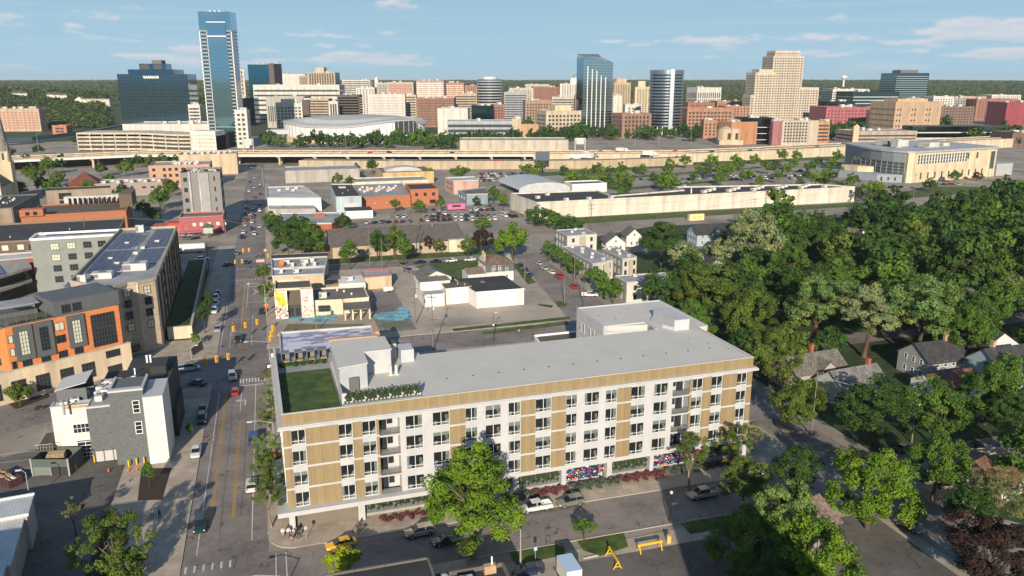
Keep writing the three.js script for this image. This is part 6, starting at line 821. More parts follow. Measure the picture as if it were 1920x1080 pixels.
{
const g=thing('parking_garage','long cream parking garage with wavy rows of dark openings','parking garage',[0,0,-830]),m=mat([0.58,0.52,0.43],0.88,T.stain),n=22,q=new G(),dk=new G(),D=835;const X=(i)=>((150+258*i/n)-960)/FOCAL*(D*0.988),lev=[0,4.4,8.2,12,15.8],sag=(i)=>(i>9?-1.9*sstep(9,17,i):0),base=0;
for(let i=0;i<n;i++){for(let k=0;k<5;k++){const y0=lev[k]+sag(i)+1.2,y1=lev[k]+sag(i+1)+1.2,t=1.7,z=-2;q.quad([X(i),y0,z],[X(i+1),y1,z],[X(i+1),y1+t,z],[X(i),y0+t,z]).quad([X(i),y0+t,z],[X(i+1),y1+t,z],[X(i+1),y1+t,z-40],[X(i),y0+t,z-40]);}if(i%2===0)q.box(X(i)-0.45,X(i)+0.45,0,lev[4]+sag(i)+2.6,-2.4,-1.85);}
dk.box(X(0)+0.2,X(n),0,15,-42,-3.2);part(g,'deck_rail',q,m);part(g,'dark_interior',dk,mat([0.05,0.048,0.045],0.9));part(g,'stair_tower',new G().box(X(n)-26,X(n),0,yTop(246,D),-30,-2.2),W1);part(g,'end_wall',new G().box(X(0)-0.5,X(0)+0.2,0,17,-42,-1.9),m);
}
{
const D=930,g=thing('arena','broad white arena with curved lens roof and glazed entrance arch','arena',[at(668,250,0)[0]*0.985,0,-1000]),cx=(672-960)/FOCAL*985,rx=87,rz=54,n=64,W=new G(),R=new G(),E=new G(),S=new G();
g.position.set(cx,0,-985);const eh=(a)=>{const c=Math.cos(a);return 18.5+7*sstep(-0.1,0.75,c)-5.5*sstep(0.85,1,c)+4.5*sstep(0.5,1,-c)*1.0;},P=(a,f,y)=>[Math.cos(a)*rx*f,y,Math.sin(a)*rz*f];
for(let i=0;i<n;i++){const a=i/n*6.2832,b=(i+1)/n*6.2832,ha=eh(a),hb=eh(b),top=30;W.quad(P(b,0.97,0),P(a,0.97,0),P(a,0.97,ha),P(b,0.97,hb));E.quad(P(b,1.0,hb-0.7),P(a,1.0,ha-0.7),P(a,1.0,ha+0.9),P(b,1.0,hb+0.9)).quad(P(b,0.95,hb-0.75),P(a,0.95,ha-0.75),P(a,1.0,ha-0.7),P(b,1.0,hb-0.7));const m=(h,f)=>lerp(h,top,1-f*f);for(const[f0,f1,q]of[[1,0.86,R],[0.86,0.66,S],[0.66,0.3,R],[0.3,0,R]])q.quad(P(b,f0,m(hb,f0)+0.9),P(a,f0,m(ha,f0)+0.9),P(a,f1,m(ha,f1)+0.9),P(b,f1,m(hb,f1)+0.9));}
part(g,'wall',W,mat([0.76,0.76,0.78],0.7,T.plaster));part(g,'roof',R,mat([0.52,0.54,0.57],0.7,T.metalroof));part(g,'roof_band',S,mat([0.70,0.71,0.73],0.7,T.metalroof));part(g,'roof_edge',E,mat([0.36,0.38,0.42],0.6));const rb=new G();for(let i=3;i<30;i++){const a=i/n*6.2832+0.05;rb.tube(P(a,0.985,0),P(a,0.985,eh(a)-0.5),0.3,0.3,4);}part(g,'wall_rib',rb,mat([0.55,0.56,0.6],0.7));
const gl=new G();for(let i=4;i<9;i++){const a=i/n*6.2832,b=(i+1)/n*6.2832;gl.quad(P(b,0.975,9),P(a,0.975,9),P(a,0.975,eh(a)-1.6),P(b,0.975,eh(b)-1.6));}part(g,'entrance_glass',gl,farDark);part(g,'brick_base',new G().prism(range(14,20,1).map((i)=>{const a=i/n*6.2832;return[Math.cos(a)*rx*0.99,Math.sin(a)*rz*0.99];}).concat([[-20,20]]),0,6.5,true,false,true),C1);part(g,'annex',new G().box(-rx-22,-rx+8,0,9,-8,28),MAT.slate);part(g,'annex',new G().box(-rx-14,-rx+12,9,14,0,24),mat([0.5,0.52,0.56],0.7,T.plaster));
}
tower('wide white concrete museum-like block with dark strip windows',474,636,159,1400,{wall:W1,band:true,fl:8,wh:3,depth:60,turn:0.05,units:2});tower('grey ribbed slab before the wide white block',498,569,181,1250,{wall:mat([0.5,0.48,0.44],0.9,T.stain),st:3,ww:1.2,wh:20,fl:22,turn:0});tower('white boxy hotel with deep square windows',516,566,193,1090,{wall:mat([0.74,0.72,0.60],0.85,T.stain),st:4.6,ww:2.2,wh:2,fl:4.2,hut:[0.2,0.8,186],turn:0.2});
tower('tan office block with brown bands left of the dark block',578,616,185,1240,{wall:C1,band:true,turn:0});tower('navy glass slab beside the tan banded block',566,579,187,1235,{wall:K1,win:null,turn:0});tower('white block with tall black windows',616,633,190,1230,{wall:W1,st:3.6,ww:1.8,wh:14,fl:16,turn:0});tower('dark brown glass office cube',632,673,178,1260,{wall:K1,band:true,win:dGlass(0.08,0.06,0.06),turn:0});
tower('wide white low arena roofs far behind the teal hotel',514,572,139,2300,{wall:W1,win:null,turn:0});tower('tan hospital block with central tower on the hill',576,628,136,1950,{wall:C1,st:6,ww:3,wh:3,hut:[0.25,0.57,126],turn:0});tower('reddish wing left of the tan hospital block',560,577,143,1960,{wall:P1,turn:0});tower('long pale hospital block with striped windows',641,694,150,1950,{wall:W1,band:true,turn:0});tower('white low hall with small windows before the pale hospital',667,702,164,1650,{wall:W1,st:6,turn:0});tower('white slab tower thin as a chimney',702,709,146,2000,{wall:W1,win:null,depth:10,turn:0});tower('tan block with rust coloured windows',725,775,154,1850,{wall:mat([0.6,0.5,0.4],0.9,T.stain),win:R1,st:6,ww:4,turn:0});tower('pale block between the slab and the rust windows',706,727,156,1900,{wall:W2,turn:0});
tower('white slab with many thin window bands',691,759,177,1270,{wall:W1,band:true,fl:4,wh:1.5,win:mat([0.35,0.3,0.3],0.4),depth:18,turn:0.04});tower('cream banded block beside the white slab',758,780,178,1330,{wall:mat([0.66,0.58,0.42],0.9,T.stain),band:true,turn:0});tower('red brick and white medical building',780,832,151,1650,{wall:P1,st:5,band:true,win:W1,turn:0});tower('second red brick medical wing',834,870,155,1700,{wall:R2,band:true,win:W2,turn:0});tower('long dark red brick office with ribbon windows',780,851,184,1270,{wall:R1,band:true,turn:0,win:K1});tower('tan banded office right of the red brick ribbon office',851,894,175,1350,{wall:C1,band:true,turn:0});
tower('white blank box of the convention hall',820,877,203,1080,{wall:W1,win:null,turn:0,depth:50});tower('teal glass low block right of the white box',884,926,198,1130,{wall:dGlass(0.08,0.18,0.2),win:null,turn:0});tower('red brick block right of the teal glass',925,946,196,1160,{wall:R1,st:4,turn:0});
{const D=1500,q=place(893,942,149,D,0),g=thing('office_tower','rounded grey glass tower left of the domed building','tower',[q.x+q.w/2,0,-D-25],0),b=new G();part(g,'wall',new G().cyl(0,0,0,q.h,q.w/2,q.w/2,32),dGlass(0.2,0.24,0.26,0.15));for(let y=4;y<q.h;y+=5)b.cyl(0,0,y,y+1.6,q.w/2+0.2,q.w/2+0.2,32);stuffPart(g,'floor_bands',b,mat([0.4,0.42,0.43],0.6));part(g,'rooftop_unit',new G().cyl(0,0,q.h,q.h+5,q.w*0.3,q.w*0.3,20),MAT.unit);}
tower('low grey building with blue striped windows',945,988,173,1450,{wall:mat([0.42,0.44,0.52],0.8,T.stain),band:true,turn:0});tower('long low glazed hall along the trees',838,962,227,985,{wall:mat([0.42,0.47,0.52],0.7,T.stain),band:true,fl:6,wh:3.4,depth:40,turn:0,units:1,roof:MAT.roofLight});tower('tan pylon at the end of the glazed hall',960,977,223,980,{wall:mat([0.64,0.50,0.33],0.9,T.stain),win:null,turn:0});tower('orange drum pavilion by the tan pylon',977,1010,234,975,{wall:mat([0.62,0.36,0.2],0.9,T.stain),win:null,turn:0,units:0});
tower('brown and pale brick block with ribbed left half',985,1036,188,1160,{wall:mat([0.46,0.28,0.19],0.9,T.stain),st:4,ww:1.8,turn:0.1});tower('cream stone block with rows of windows at the tree line',1024,1092,208,1050,{wall:mat([0.66,0.55,0.39],0.9,T.stain),st:5,ww:2.4,wh:2.6,fl:5,hut:[0.3,0.75,198]});tower('grey striped slab behind the cream stone block',1035,1080,182,1320,{wall:W2,band:true,turn:0});tower('red block with dark end beside the glass hotel',1078,1095,178,1300,{wall:R1,win:null,turn:0});
{const g=tower('white ornate building with small dark dome',1050,1094,157,1600,{wall:W1,st:5,hut:[0.45,0.95,146],turn:0});part(g,'dome',new G().ball(g.W*0.7,yTop(146,1600),-g.D*0.4,7,7,7,12,8).tube([g.W*0.7,yTop(146,1600),-g.D*0.4],[g.W*0.7,yTop(137,1600),-g.D*0.4],4,0.3,8),mat([0.2,0.25,0.32],0.6));}
for(const[a,b,t,D,m,s]of[[955,1000,165,1750,W2,'tan cluster building far behind the rounded tower'],[1000,1050,163,1800,R1,'red brick block left of the domed building'],[985,1030,158,2000,W2,'pale far block with uneven roofs'],[872,900,160,1950,R2,'small brick block beside the medical wing'],[1320,1345,225,1010,R2,'small brick block right of the round steel tower base'],[1640,1676,207,1120,W2,'cream low block right of the magenta building'],[1751,1790,181,1500,W1,'white flats with grey columns right of the green tower'],[1790,1812,184,1520,GR,'grey narrow flats beside the white flats'],[1400,1412,178,1350,GR,'narrow dark block left of the tan stepped tower'],[1345,1402,190,1500,R2,'red brick block behind the round museum'],[1540,1568,183,1600,P1,'mauve low block right of the tan stepped tower'],[1700,1745,184,1650,W2,'pale block at the foot of the green tower'],[1800,1850,181,1900,C1,'tan sheds far to the right'],[1860,1915,178,1950,W1,'white shed at the far right horizon'],[1290,1340,192,1400,R1,'dark red block behind the steel tower'],[1360,1415,199,1250,R2,'long orange red block left of the tan stepped tower']])tower(s,a,b,t,D,{wall:m,st:5,turn:0.05,units:2});
{
const D=1060,q=place(1094,1150,112,D,PHI),g=thing('hotel','glass hotel tower with slanted blue roof edge','hotel',[q.x,0,-D],PHI),w=q.w,d=22,h=q.h,gl=dGlass(0.40,0.50,0.52,0.06),hl=yTop(100,D),hr=yTop(117,D),W=new G();W.quad([0,0,0],[w,0,0],[w,hr,0],[0,hl-4,0]).quad([w,0,0],[w,0,-d],[w,hr,-d],[w,hr,0]).quad([0,0,-d],[0,0,0],[0,hl-4,0],[0,hl,-d]);part(g,'glass_wall',W,gl);part(g,'roof',new G().quad([-0.3,hl-4,0.3],[w*0.55,hl-4,0.3],[w*0.72,hl,-d],[-0.3,hl,-d]).quad([w*0.55,hl-4,0.3],[w+0.3,hr,0.3],[w+0.3,hr,-d],[w*0.72,hl,-d]).quad([0,hl-4,0.1],[w,hr,0.1],[w*0.55,hl-4,0.1],[0,hl-4,0.1]),mat([0.11,0.16,0.22],0.5));part(g,'upper_glass',new G().tri([0,hl-4,0],[w,hr,0],[w*0.55,hl-4,0]),gl);
const b=new G(),bl=new G();for(const[i,t]of[[1,0.92],[2,0.88],[3,0.86],[4,0.8],[5,0.78]])b.box(w*i/6.6-0.5,w*i/6.6+0.5,10,h*t,0,0.5);for(let y=14;y<h*0.72;y+=3.6)for(let i=1;i<6;i++)bl.box(w*i/6.6+1.2,w*(i+1)/6.6-1.4,y,y+1.6,0,0.1);part(g,'white_fin',b,mat([0.62,0.68,0.68],0.5));stuffPart(g,'windows',bl,farDark);part(g,'base',new G().box(-0.5,w+0.5,0,9,-d,0.6),MAT.concreteGrey);const ml=new G();for(let y=12;y<h;y+=3.6)ml.box(0,w,y-0.1,y+0.1,0,0.08).box(-0.08,0,y-0.1,y+0.1,-d,0);stuffPart(g,'mullions',ml,mat([0.35,0.42,0.44],0.5));part(g,'side_glass',new G().box(-0.4,-0.02,0,hl-5,-d,-0.2),dGlass(0.22,0.34,0.46,0.06));
}
{
const D=1060,q=place(1224.5,1289.5,131,D,0),r=q.w/2,g=thing('office_tower','round steel and glass office tower with banded floors on columns','tower',[q.x+r,0,-D-r],0),b=new G(),c=new G();part(g,'glass_wall',new G().cyl(0,0,12,q.h,r-0.8,r-0.8,48),dGlass(0.10,0.12,0.15,0.1));for(let y=12;y<q.h-2;y+=3.9)b.cyl(0,0,y,y+1.9,r,r,48);b.cyl(0,0,q.h-4,q.h,r,r,48);stuffPart(g,'floor_bands',b,mat([0.33,0.38,0.45],0.28,null,{metalness:0.85}));for(let i=0;i<20;i++){const a=i/20*6.2832;c.cyl(Math.cos(a)*(r-1),Math.sin(a)*(r-1),0,12,0.7,0.7,6);}part(g,'column',c,MAT.whiteTrim);part(g,'lobby',new G().cyl(0,0,0,12,r*0.7,r*0.7,24),MAT.glass);part(g,'fin',new G().box(-2.5+r*0.15,2.5+r*0.15,0,q.h+1,r-1.4,r+0.6),mat([0.5,0.56,0.62],0.3,null,{metalness:0.6}));
}
tower('tan office tower right of the glass hotel',1152,1183,155,1500,{wall:C1,st:5,hut:[0.2,0.8,147]});tower('plain white slab at the foot of the glass hotel',1150,1167,179,1200,{wall:W1,win:null});{const g=tower('cream art deco tower with set-back crown',1191,1223,163,1480,{wall:mat([0.70,0.58,0.38],0.9,T.stain),st:5,hut:[0.2,0.62,152],turn:0});}
tower('low white building before the cream tower',1172,1202,196,1240,{wall:W1,turn:0,st:6});tower('red brick warehouse with tall paired windows',1167,1222,213,1020,{wall:mat([0.40,0.20,0.14],0.9,T.stain),st:5,ww:2.2,wh:3,fl:5});tower('orange brick block with arched rows right of the steel tower',1289,1375,203,1090,{wall:R2,st:5,ww:2.6,wh:2.2,fl:4.6,depth:30,turn:0.1});tower('white civic block with tall columns far behind',1308,1353,164,1750,{wall:W1,st:5,wh:10,fl:14,ww:2});
{
const tn=mat([0.58,0.51,0.42],0.88,T.stain),D=1260,o={name:'hotel',cat:'hotel',wall:tn,st:4,ww:1.9,wh:1.9,fl:3.6,turn:0.2,units:1},q=place(1446,1507,100,D,0.2),g=thing('hotel','tall stepped tan hotel tower with three wings','hotel',[q.x,0,-D],0.2);const wing=(xl,xr,yt,z,d)=>{const p=place(xl,xr,yt,D,0.2),x0=(p.x-q.x)/Math.cos(0.2),w=p.w;shell(g,w,d,p.h-0.8,0.8,tn,MAT.roofGrey,tn,x0,z);const n=Math.floor((p.h-6)/3.7),G1=farWindows(g,w,d,['F','L','R'],range(n,6,3.7),4.4,2.6,1.9,mat([0.05,0.045,0.04],0.4),{margin:1});G1.position.set(x0,0,z);};wing(1450,1507,105,2,34);wing(1456,1503,95,-2,26);wing(1413,1452,136,4,30);wing(1422,1454,130,1,24);wing(1500,1537,164,5,30);wing(1404,1420,178,3,26);
}
tower('green glass residential tower with flat penthouse',1681,1743,137,1700,{name:'apartment_tower',cat:'tower',wall:dGlass(0.10,0.20,0.23,0.1),band:true,fl:4.4,wh:1.1,win:mat([0.25,0.32,0.35],0.5),hut:[0.22,0.75,131],hutM:MAT.slate,turn:0.1});tower('windowless brown tan block with small square windows',1680,1767,191,1060,{wall:mat([0.58,0.39,0.255],0.9,T.stain),st:4.4,ww:1.5,wh:2,fl:7,depth:50,hut:[0.15,0.8,186],turn:0.22,win:MAT.black,skip:(i,n,s)=>s==='F'&&(i%5>1)});
tower('magenta red low apartment block',1550,1643,201,1180,{wall:mat([0.52,0.12,0.15],0.9,T.stain),st:5,wh:2,fl:4.6,turn:0.05});tower('grey green glass laboratory with mast',1600,1687,172,1300,{wall:dGlass(0.14,0.22,0.24,0.12),band:true,fl:5,wh:1.5,win:mat([0.32,0.38,0.4],0.5),turn:0.05,units:5});tower('white offices behind the magenta block',1562,1630,167,1500,{wall:W1,band:true,turn:0});tower('teal low glass block left of the laboratory',1536,1604,190,1280,{wall:dGlass(0.08,0.14,0.17,0.12),win:null,turn:0});
tower('pink edged glass hotel end by the freeway',1450,1468,227,905,{wall:mat([0.42,0.15,0.18],0.9,T.stain),win:null,turn:0.05});tower('beige hotel with grid of dark windows by the freeway',1468,1536,226,905,{name:'hotel',cat:'hotel',wall:mat([0.60,0.52,0.41],0.9,T.stain),st:3.4,ww:1.7,wh:1.9,fl:3.3,depth:24,turn:0.05,skip:(i,n,s)=>s==='F'&&i>n*0.66&&i!==n-4});tower('orange block right of the beige hotel',1534,1557,228,925,{wall:mat([0.60,0.28,0.12],0.9,T.stain),band:true,turn:0.05});tower('grey glass block with white gridded top left of the pink edged hotel',1390,1451,221,925,{wall:dGlass(0.1,0.13,0.16,0.1),band:true,win:W1,fl:7,wh:0.6,turn:0});tower('orange brick modern block beside the round museum',1372,1421,229,915,{wall:mat([0.58,0.26,0.12],0.9,T.stain),win:null,turn:0.3});
{const D=915,q=place(1352,1398,240,D,0),g=thing('museum','round tan museum drum with shallow roof by the freeway trees','museum',[q.x+q.w/2,0,-D-14],0),m=mat([0.60,0.47,0.32],0.9,T.stain);part(g,'drum',new G().cyl(0,0,0,q.h-1,q.w/2,q.w/2,32),m);part(g,'roof',new G().cyl(0,0,q.h-1,q.h+2.4,q.w/2+0.6,q.w*0.15,32),mat([0.34,0.33,0.33],0.8));for(const x of[-4,4.5])part(g,'window',new G().box(x-1.6,x+1.6,6,13,q.w/2-0.7,q.w/2+0.1),farDark);part(g,'base',new G().box(-15,12,0,5,4,15),m);}
{const g=tower('open parking ramp with pinkish bands left of the brown block',1600,1720,246,930,{name:'parking_garage',cat:'parking garage',wall:mat([0.52,0.40,0.33],0.9,T.stain),band:true,fl:4,wh:1.8,turn:0.1,depth:40,roof:MAT.roofLight});part(g,'stair_tower',new G().box(0,7,0,g.H+5,-3,0.3).tri([-0.4,g.H+5,0.4],[7.4,g.H+5,0.4],[3.5,g.H+8,0.4]),C1);}
tower('long low green glass building right of the brown block',1712,1890,237,960,{wall:dGlass(0.16,0.26,0.27,0.1),band:true,fl:6.5,wh:1.2,win:mat([0.52,0.54,0.5],0.6),depth:24,turn:0.06,units:0,roof:MAT.roofLight});tower('brown brick offices right of the brown block',1767,1828,200,1250,{wall:mat([0.30,0.17,0.12],0.9,T.stain),st:5,ww:2.6,turn:0.1});tower('long red brick mill at the right',1832,1910,186,1500,{wall:R1,st:6,turn:0.05,units:1});tower('crimson wall building at the right edge',1889,1960,192,1300,{wall:mat([0.36,0.05,0.08],0.9,T.stain),win:null,turn:0.05});tower('dark brick building at the right edge above the trees',1899,1975,249,880,{wall:mat([0.22,0.12,0.1],0.9,T.stain),st:5,turn:0.05});
tower('tan apartment slab with balconies at the left edge',-30,72,204,1150,{name:'apartment_building',cat:'apartment building',wall:mat([0.62,0.45,0.33],0.9,T.stain),st:5.4,ww:3,wh:1.8,fl:3.6,win:mat([0.34,0.16,0.11],0.7),turn:0.1,hut:[0.8,0.93,200],depth:20});tower('small orange building beside the left freeway ramp',97,124,235,1080,{wall:mat([0.62,0.22,0.13],0.9,T.stain),st:6,ww:4,turn:0,units:0});
{
const D=1640,y=terrain((198-960)/FOCAL*D,-D);const g=thing('apartment_building','row of pale flats on the wooded hill left of the black glass block','flats',[(174-960)/FOCAL*D*1.0,y+4,-D],0);part(g,'wall',new G().box(0,56,-6,10,-12,0),mat([0.5,0.46,0.38],0.9,T.stain));const q=new G();for(let i=0;i<5;i++)for(const k of[0.5,4])q.box(4+i*11,10+i*11,k,k+2.6,0,0.1);stuffPart(g,'windows',q,W1);part(g,'roof',new G().box(-1,57,10,11.4,-13,0.6),MAT.roofBrown);const h=thing('house','white gabled house on the wooded hill','house',[(157-960)/FOCAL*D,y+6,-D-10],0);part(h,'wall',new G().box(0,17,-6,6,-12,0).tri([0,6,0],[17,6,0],[8.5,12,0]),W1);part(h,'roof',new G().quad([-1,5.5,0.5],[8.5,12.3,0.5],[8.5,12.3,-12],[-1,5.5,-12]).quad([8.5,12.3,0.5],[18,5.5,0.5],[18,5.5,-12],[8.5,12.3,-12]),MAT.roofLight);
const r=rng(41);for(const[x,yy]of[[55,171],[62,173],[70,170],[118,172],[128,173],[142,174]]){const s=thing('house','white house half hidden among the trees of the left hill','house',[(x-960)/FOCAL*1700,terrain((x-960)/FOCAL*1700,-1700)+8,-1700],r(),'houses on the left hill');part(s,'wall',new G().box(-6,6,-8,5,-5,5),W1);part(s,'roof',new G().quad([-6.5,4.6,5.4],[6.5,4.6,5.4],[6.5,9,0],[-6.5,9,0]).quad([6.5,4.6,-5.4],[-6.5,4.6,-5.4],[-6.5,9,0],[6.5,9,0]),MAT.roofBrown);}
}
{const D=3600,X=(1562-960)/FOCAL*D,y=terrain(X,-D),g=thing('water_tower','white water tower on the far wooded horizon','water tower',[X,y,-D]),t=yTop(141,D)-y;part(g,'tank',new G().ball(0,t-9,0,13,9,13,16,10),MAT.white);part(g,'stem',new G().cyl(0,0,0,t-14,5,3.5,12),MAT.white);}
{
const g=thing('freeway_ramp','blue sided freeway ramp curving in from the left','ramp',[0,0,-1050]),p=[[-60,266],[60,258],[140,249],[222,234],[245,226]].map(([x,y])=>at(x,y,7)),q=new G(),s=new G();for(let i=0;i+1<p.length;i++){const a=p[i],b=p[i+1];q.quad([a[0],7,a[1]+1050],[b[0],7,b[1]+1050],[b[0],7,b[1]+1020],[a[0],7,a[1]+1020]);s.quad([a[0],3.5,a[1]+1050],[b[0],3.5,b[1]+1050],[b[0],8,b[1]+1050],[a[0],8,a[1]+1050]).box(a[0]-1,a[0]+1,0,4,a[1]+1040,a[1]+1042);}part(g,'deck',q,MAT.asphaltLight);part(g,'girder',s,mat([0.10,0.16,0.24],0.7,T.plaster));sheet('embankment',[...px(140,262,225,252,225,222,150,226)],0.012,MAT.grass);
}
tower('low beige hall behind the freeway trees',862,1066,263,800,{wall:mat([0.62,0.55,0.45],0.9,T.stain),win:null,turn:0.02,depth:40,units:0,roof:MAT.roofLight});
// ---------------------------------------------------------------- the wooded streets on the right: houses first
gableHouse('house','olive roofed house with a pinkish shingled front gable behind the round olive tree','house',112.5,27,14.5,9,4.6,3.2,0.06,sdPink,shOlive,{dormer:[8.4,5.6],chimney:[8.6,-6]});
gableHouse('house','pale green-white house with light grey roof and red chimney','house',117,16.5,13,9,4.2,3.2,0.1,mat([0.56,0.62,0.58],0.8,T.siding),mat([0.29,0.28,0.28],0.95,T.shingle),{chimney:[11,-4.6],dormer:[9.4,2.4]});
gableHouse('house','low bungalow with red-brown roof right of the pale green house','house',140.5,13,13,9,2.8,2.4,0.05,sdWhite,shRed,{});
gableHouse('house','grey sided house with dark roof behind the red-brown bungalow','house',147,24,12,10,5.0,3.4,0,sdGrey,shDark,{chimney:[9,-5],chM:MAT.brickTan});gableHouse('house','blue-white house with big dark roof at the right edge of the photo','house',158,14,14,11,4.8,4.2,0,sdBlue,shDark,{dormer:[9,6],dormerM:sdWhite,chimney:[3,-6],chM:MAT.brickTan});gableHouse('house','second dark roofed house at the right edge, partly above the first','house',165,27,14,11,5,4.4,0,sdWhite,shDark,{cross:true});
gableHouse('house','tan house corner showing at the right edge below the far woods','house', ...A(1893,566),9,9,4.4,3.6,0,sdCream,shGrey,{cross:true});gableHouse('house','cream house with reddish brown hipped roof at the lower right','house',110.5,-27.5,15,11,3.4,2.6,0.32,sdCream,mat([0.30,0.17,0.11],0.95,T.shingle),{hip:true});
gableHouse('house','tan house with pinkish brown roof between the lower trees','house',71,-31.5,9.5,8,4.6,2.6,0.35,sdTan,mat([0.36,0.26,0.21],0.95,T.shingle),{});gableHouse('house','white house with tan roof peeping below the far right trees','house', ...A(1600,463),9,8,4,3,0.1,sdWhite,shTan,{cross:true});
{const a=flat('office_building','grey block south of the front street, outside the picture','building',46,-46,8.5,28,29,{wall:MAT.brickTan});const b=flat('office_building','brick block south of the shaded parking lot, outside the picture','building',-57,-21,19,20,15.5,{wall:MAT.brickRed});a.position.copy(gpos(38.5,-105));b.position.copy(gpos(-57,-44));}  // two added blocks out of view, sized for the shadows they throw
// ---------------------------------------------------------------- the trees one can point to
const TR=(label,x,y,r,h,kind,leaf,lod,o)=>treeAt('tree',label,x,y,r,h,kind,LEAF[leaf],lod,o);
{const[x,z]=ground(889,1046);tree('street_tree','big yellow-green tree standing in the front street before the new building',x,z,7.4,19,'tall',LEAF.bright,0,{low:0.93,bark:barkPale,thick:1.1});}
TR('small lime-yellow tree beside the yellow sedan',643,1052,2.5,5.6,'round','lime',1,{low:0.95});TR('tiny round-topped tree on the grass island by the yellow barriers',1096,990,1.7,3.6,'round','green',1,{low:0.6});
TR('thin-leaved olive tree before the right end of the mural wall',1296,858,3.6,10.5,'loose','olive',0,{low:0.7,bark:barkPale});TR('pale loose tree at the right corner of the new building',1374,838,3.6,10,'loose','olive',0,{low:0.7});TR('small pale shrub-like tree on the shaded street corner',1412,815,2.4,6,'loose','dry',1);
for(const[x,y,r,h,l]of[[505,935,3.0,9,'olive'],[504,895,3,9,'olive'],[500,845,2.8,8.5,'pale'],[507,790,2.8,8.5,'olive'],[507,750,2.6,8,'pale'],[508,712,2.4,8,'olive'],[500,866,2.2,5.5,'green']])TR(`airy street tree along the left wall near ${y > 900 ? 'its front corner' : y > 850 ? 'the orange shrub' : y > 820 ? 'the blue van' : y > 770 ? 'the middle of the wall' : y > 730 ? 'the roof lawn' : 'the crossing sign'}`,x,y,r,h,'loose',l,0,{low:0.75,bark:barkPale,group:'street trees along the left wall of the new building'});
{const s=TR('small orange-leaved shrub at the left wall of the new building',513,858,1.4,3,'round','lime',2,{low:0.98,cat:'shrub'});s.children[0].material=leafMat(0.5,0.16,0.02);}
TR('birch-like tree with white trunks at the lower left',205,1018,5.6,11,'loose','olive',0,{low:0.85,bark:barkPale,branches:8,thick:1.3});TR('thin sapling sticking up above the shaded lot',138,965,1.8,6.5,'loose','dry',1);TR('bushy green tree below the white-trunked birch',235,1062,3.4,6,'round','olive',1,{low:0.95});
TR('small egg-shaped tree in the dark bed by the bollards',277,886,1.5,5,'egg','green',1);TR('thin street sapling right of the grey and white building',355,806,0.9,3.6,'egg','green',2);TR('round tree in the bed before the orange building',35,737,2.6,5.6,'round','olive',1);TR('light green sapling in front of the retaining wall',367,636,1.4,4,'round','bright',2);TR('dark street tree in the shade on the left of the avenue',382,592,2.4,9,'tall','deep',1);TR('dark street tree right behind it up the avenue',388,565,2.2,8,'tall','deep',1);
TR('street tree over the sidewalk by the restaurant',493,512,2.6,8.5,'tall','green',1);TR('street tree beside the mural pylon',496,545,2.4,7,'tall','green',1);
TR('round bright green maple over the shady street at lower right',1635,915,7.0,12.5,'round','bright',0,{low:0.92});TR('leafy green tree right of the round bright maple',1757,868,5.6,12,'round','green',0);TR('big light-topped tree at the bottom beside the tan house',1478,975,5.4,13.5,'round','pale',0);TR('broad green tree at the bottom edge left of the sidewalk',1535,1040,6.4,12,'round','bright',0,{low:0.95});TR('shaded tree at the bottom left of the wooded corner',1400,1010,5.6,11.5,'round','green',0,{low:0.95});TR('olive tree behind the cream pickup truck',1398,905,4.4,10,'round','olive',0);TR('dark green rounded tree on the corner of the shady street',1488,878,4.4,8.5,'round','deep',0);TR('shaded green tree under the light-topped one',1440,1065,5,9,'round','deep',0,{low:0.95});TR('brown-purple leaved tree in the lower right corner',1860,1035,6.4,11,'round','purple',0);TR('half-bare tree beside the reddish hipped roof',1872,925,4.6,10,'loose','dry',0,{branches:8,bark:barkPale,thick:1.3});TR('thin grey tree on the far side of the right street',1893,818,3,8,'loose','dry',1,{branches:7});TR('low dark tree left of the reddish hipped roof',1818,950,4,8,'round','deep',0);
TR('round olive tree beside the tall wooden pole',1492,752,5.6,11,'round','olive',0);TR('olive tree at the right corner of the new building roof',1448,665,6.2,14,'round','olive',0);TR('wide deep green tree with a shaded hollow below the pale green house',1640,768,8.2,13,'round','deep',0);TR('green tree right of the wooden pole with blue box',1758,768,6.8,13,'round','green',0);TR('green tree before the red-brown bungalow',1855,735,6.8,12.5,'round','green',0);TR('dark tree below the blue-white house at the right edge',1900,770,6,10,'round','deep',0);TR('green tree beside the dark roofed houses',1880,690,4,9,'round','green',1);
TR('huge silvery tree with bare forked trunks behind the olive roofed house',1535,575,9.5,20,'tall','pale',0,{bark:barkBrown,branches:7,thick:1.3,low:0.72});TR('tall silvery tree right of the forked one',1628,590,8,20,'tall','silver',0,{bark:barkBrown,branches:7,thick:1.2,low:0.72});TR('giant pale tree with straight grey trunk above the bungalow',1730,585,9.6,23,'tall','pale',0,{low:0.78,thick:1.2});TR('pale tree right of the giant pale one',1808,625,6.4,16,'round','green',0);TR('huge yellow-green tree just behind the new building wing',1322,545,9.4,19,'round','olive',0);TR('green tree merging right of the huge yellow-green one',1398,590,7.6,16,'round','olive',0);TR('low tree against the wing of the new building',1300,600,6,12,'round','green',0);TR('dark dense tree behind the row houses',1243,455,9,18,'round','deep',0);TR('great silver-leaved tree before the long warehouse',1417,440,11,22,'round','silver',0,{low:0.9});TR('silver tree with spiky shoots below the dense dark tree',1285,482,6.4,15,'tall','silver',1);TR('second silver tree with spiky shoots',1345,478,5.6,14,'tall','silver',1);TR('dark dense tree right of the great silver one',1538,450,9.4,17,'round','deep',0);TR('yellow-green tree in front of the dark dense one',1478,490,6.6,14,'round','green',0);TR('shadowed tree at the right of the new building roof',1400,655,5.5,12,'round','deep',0);
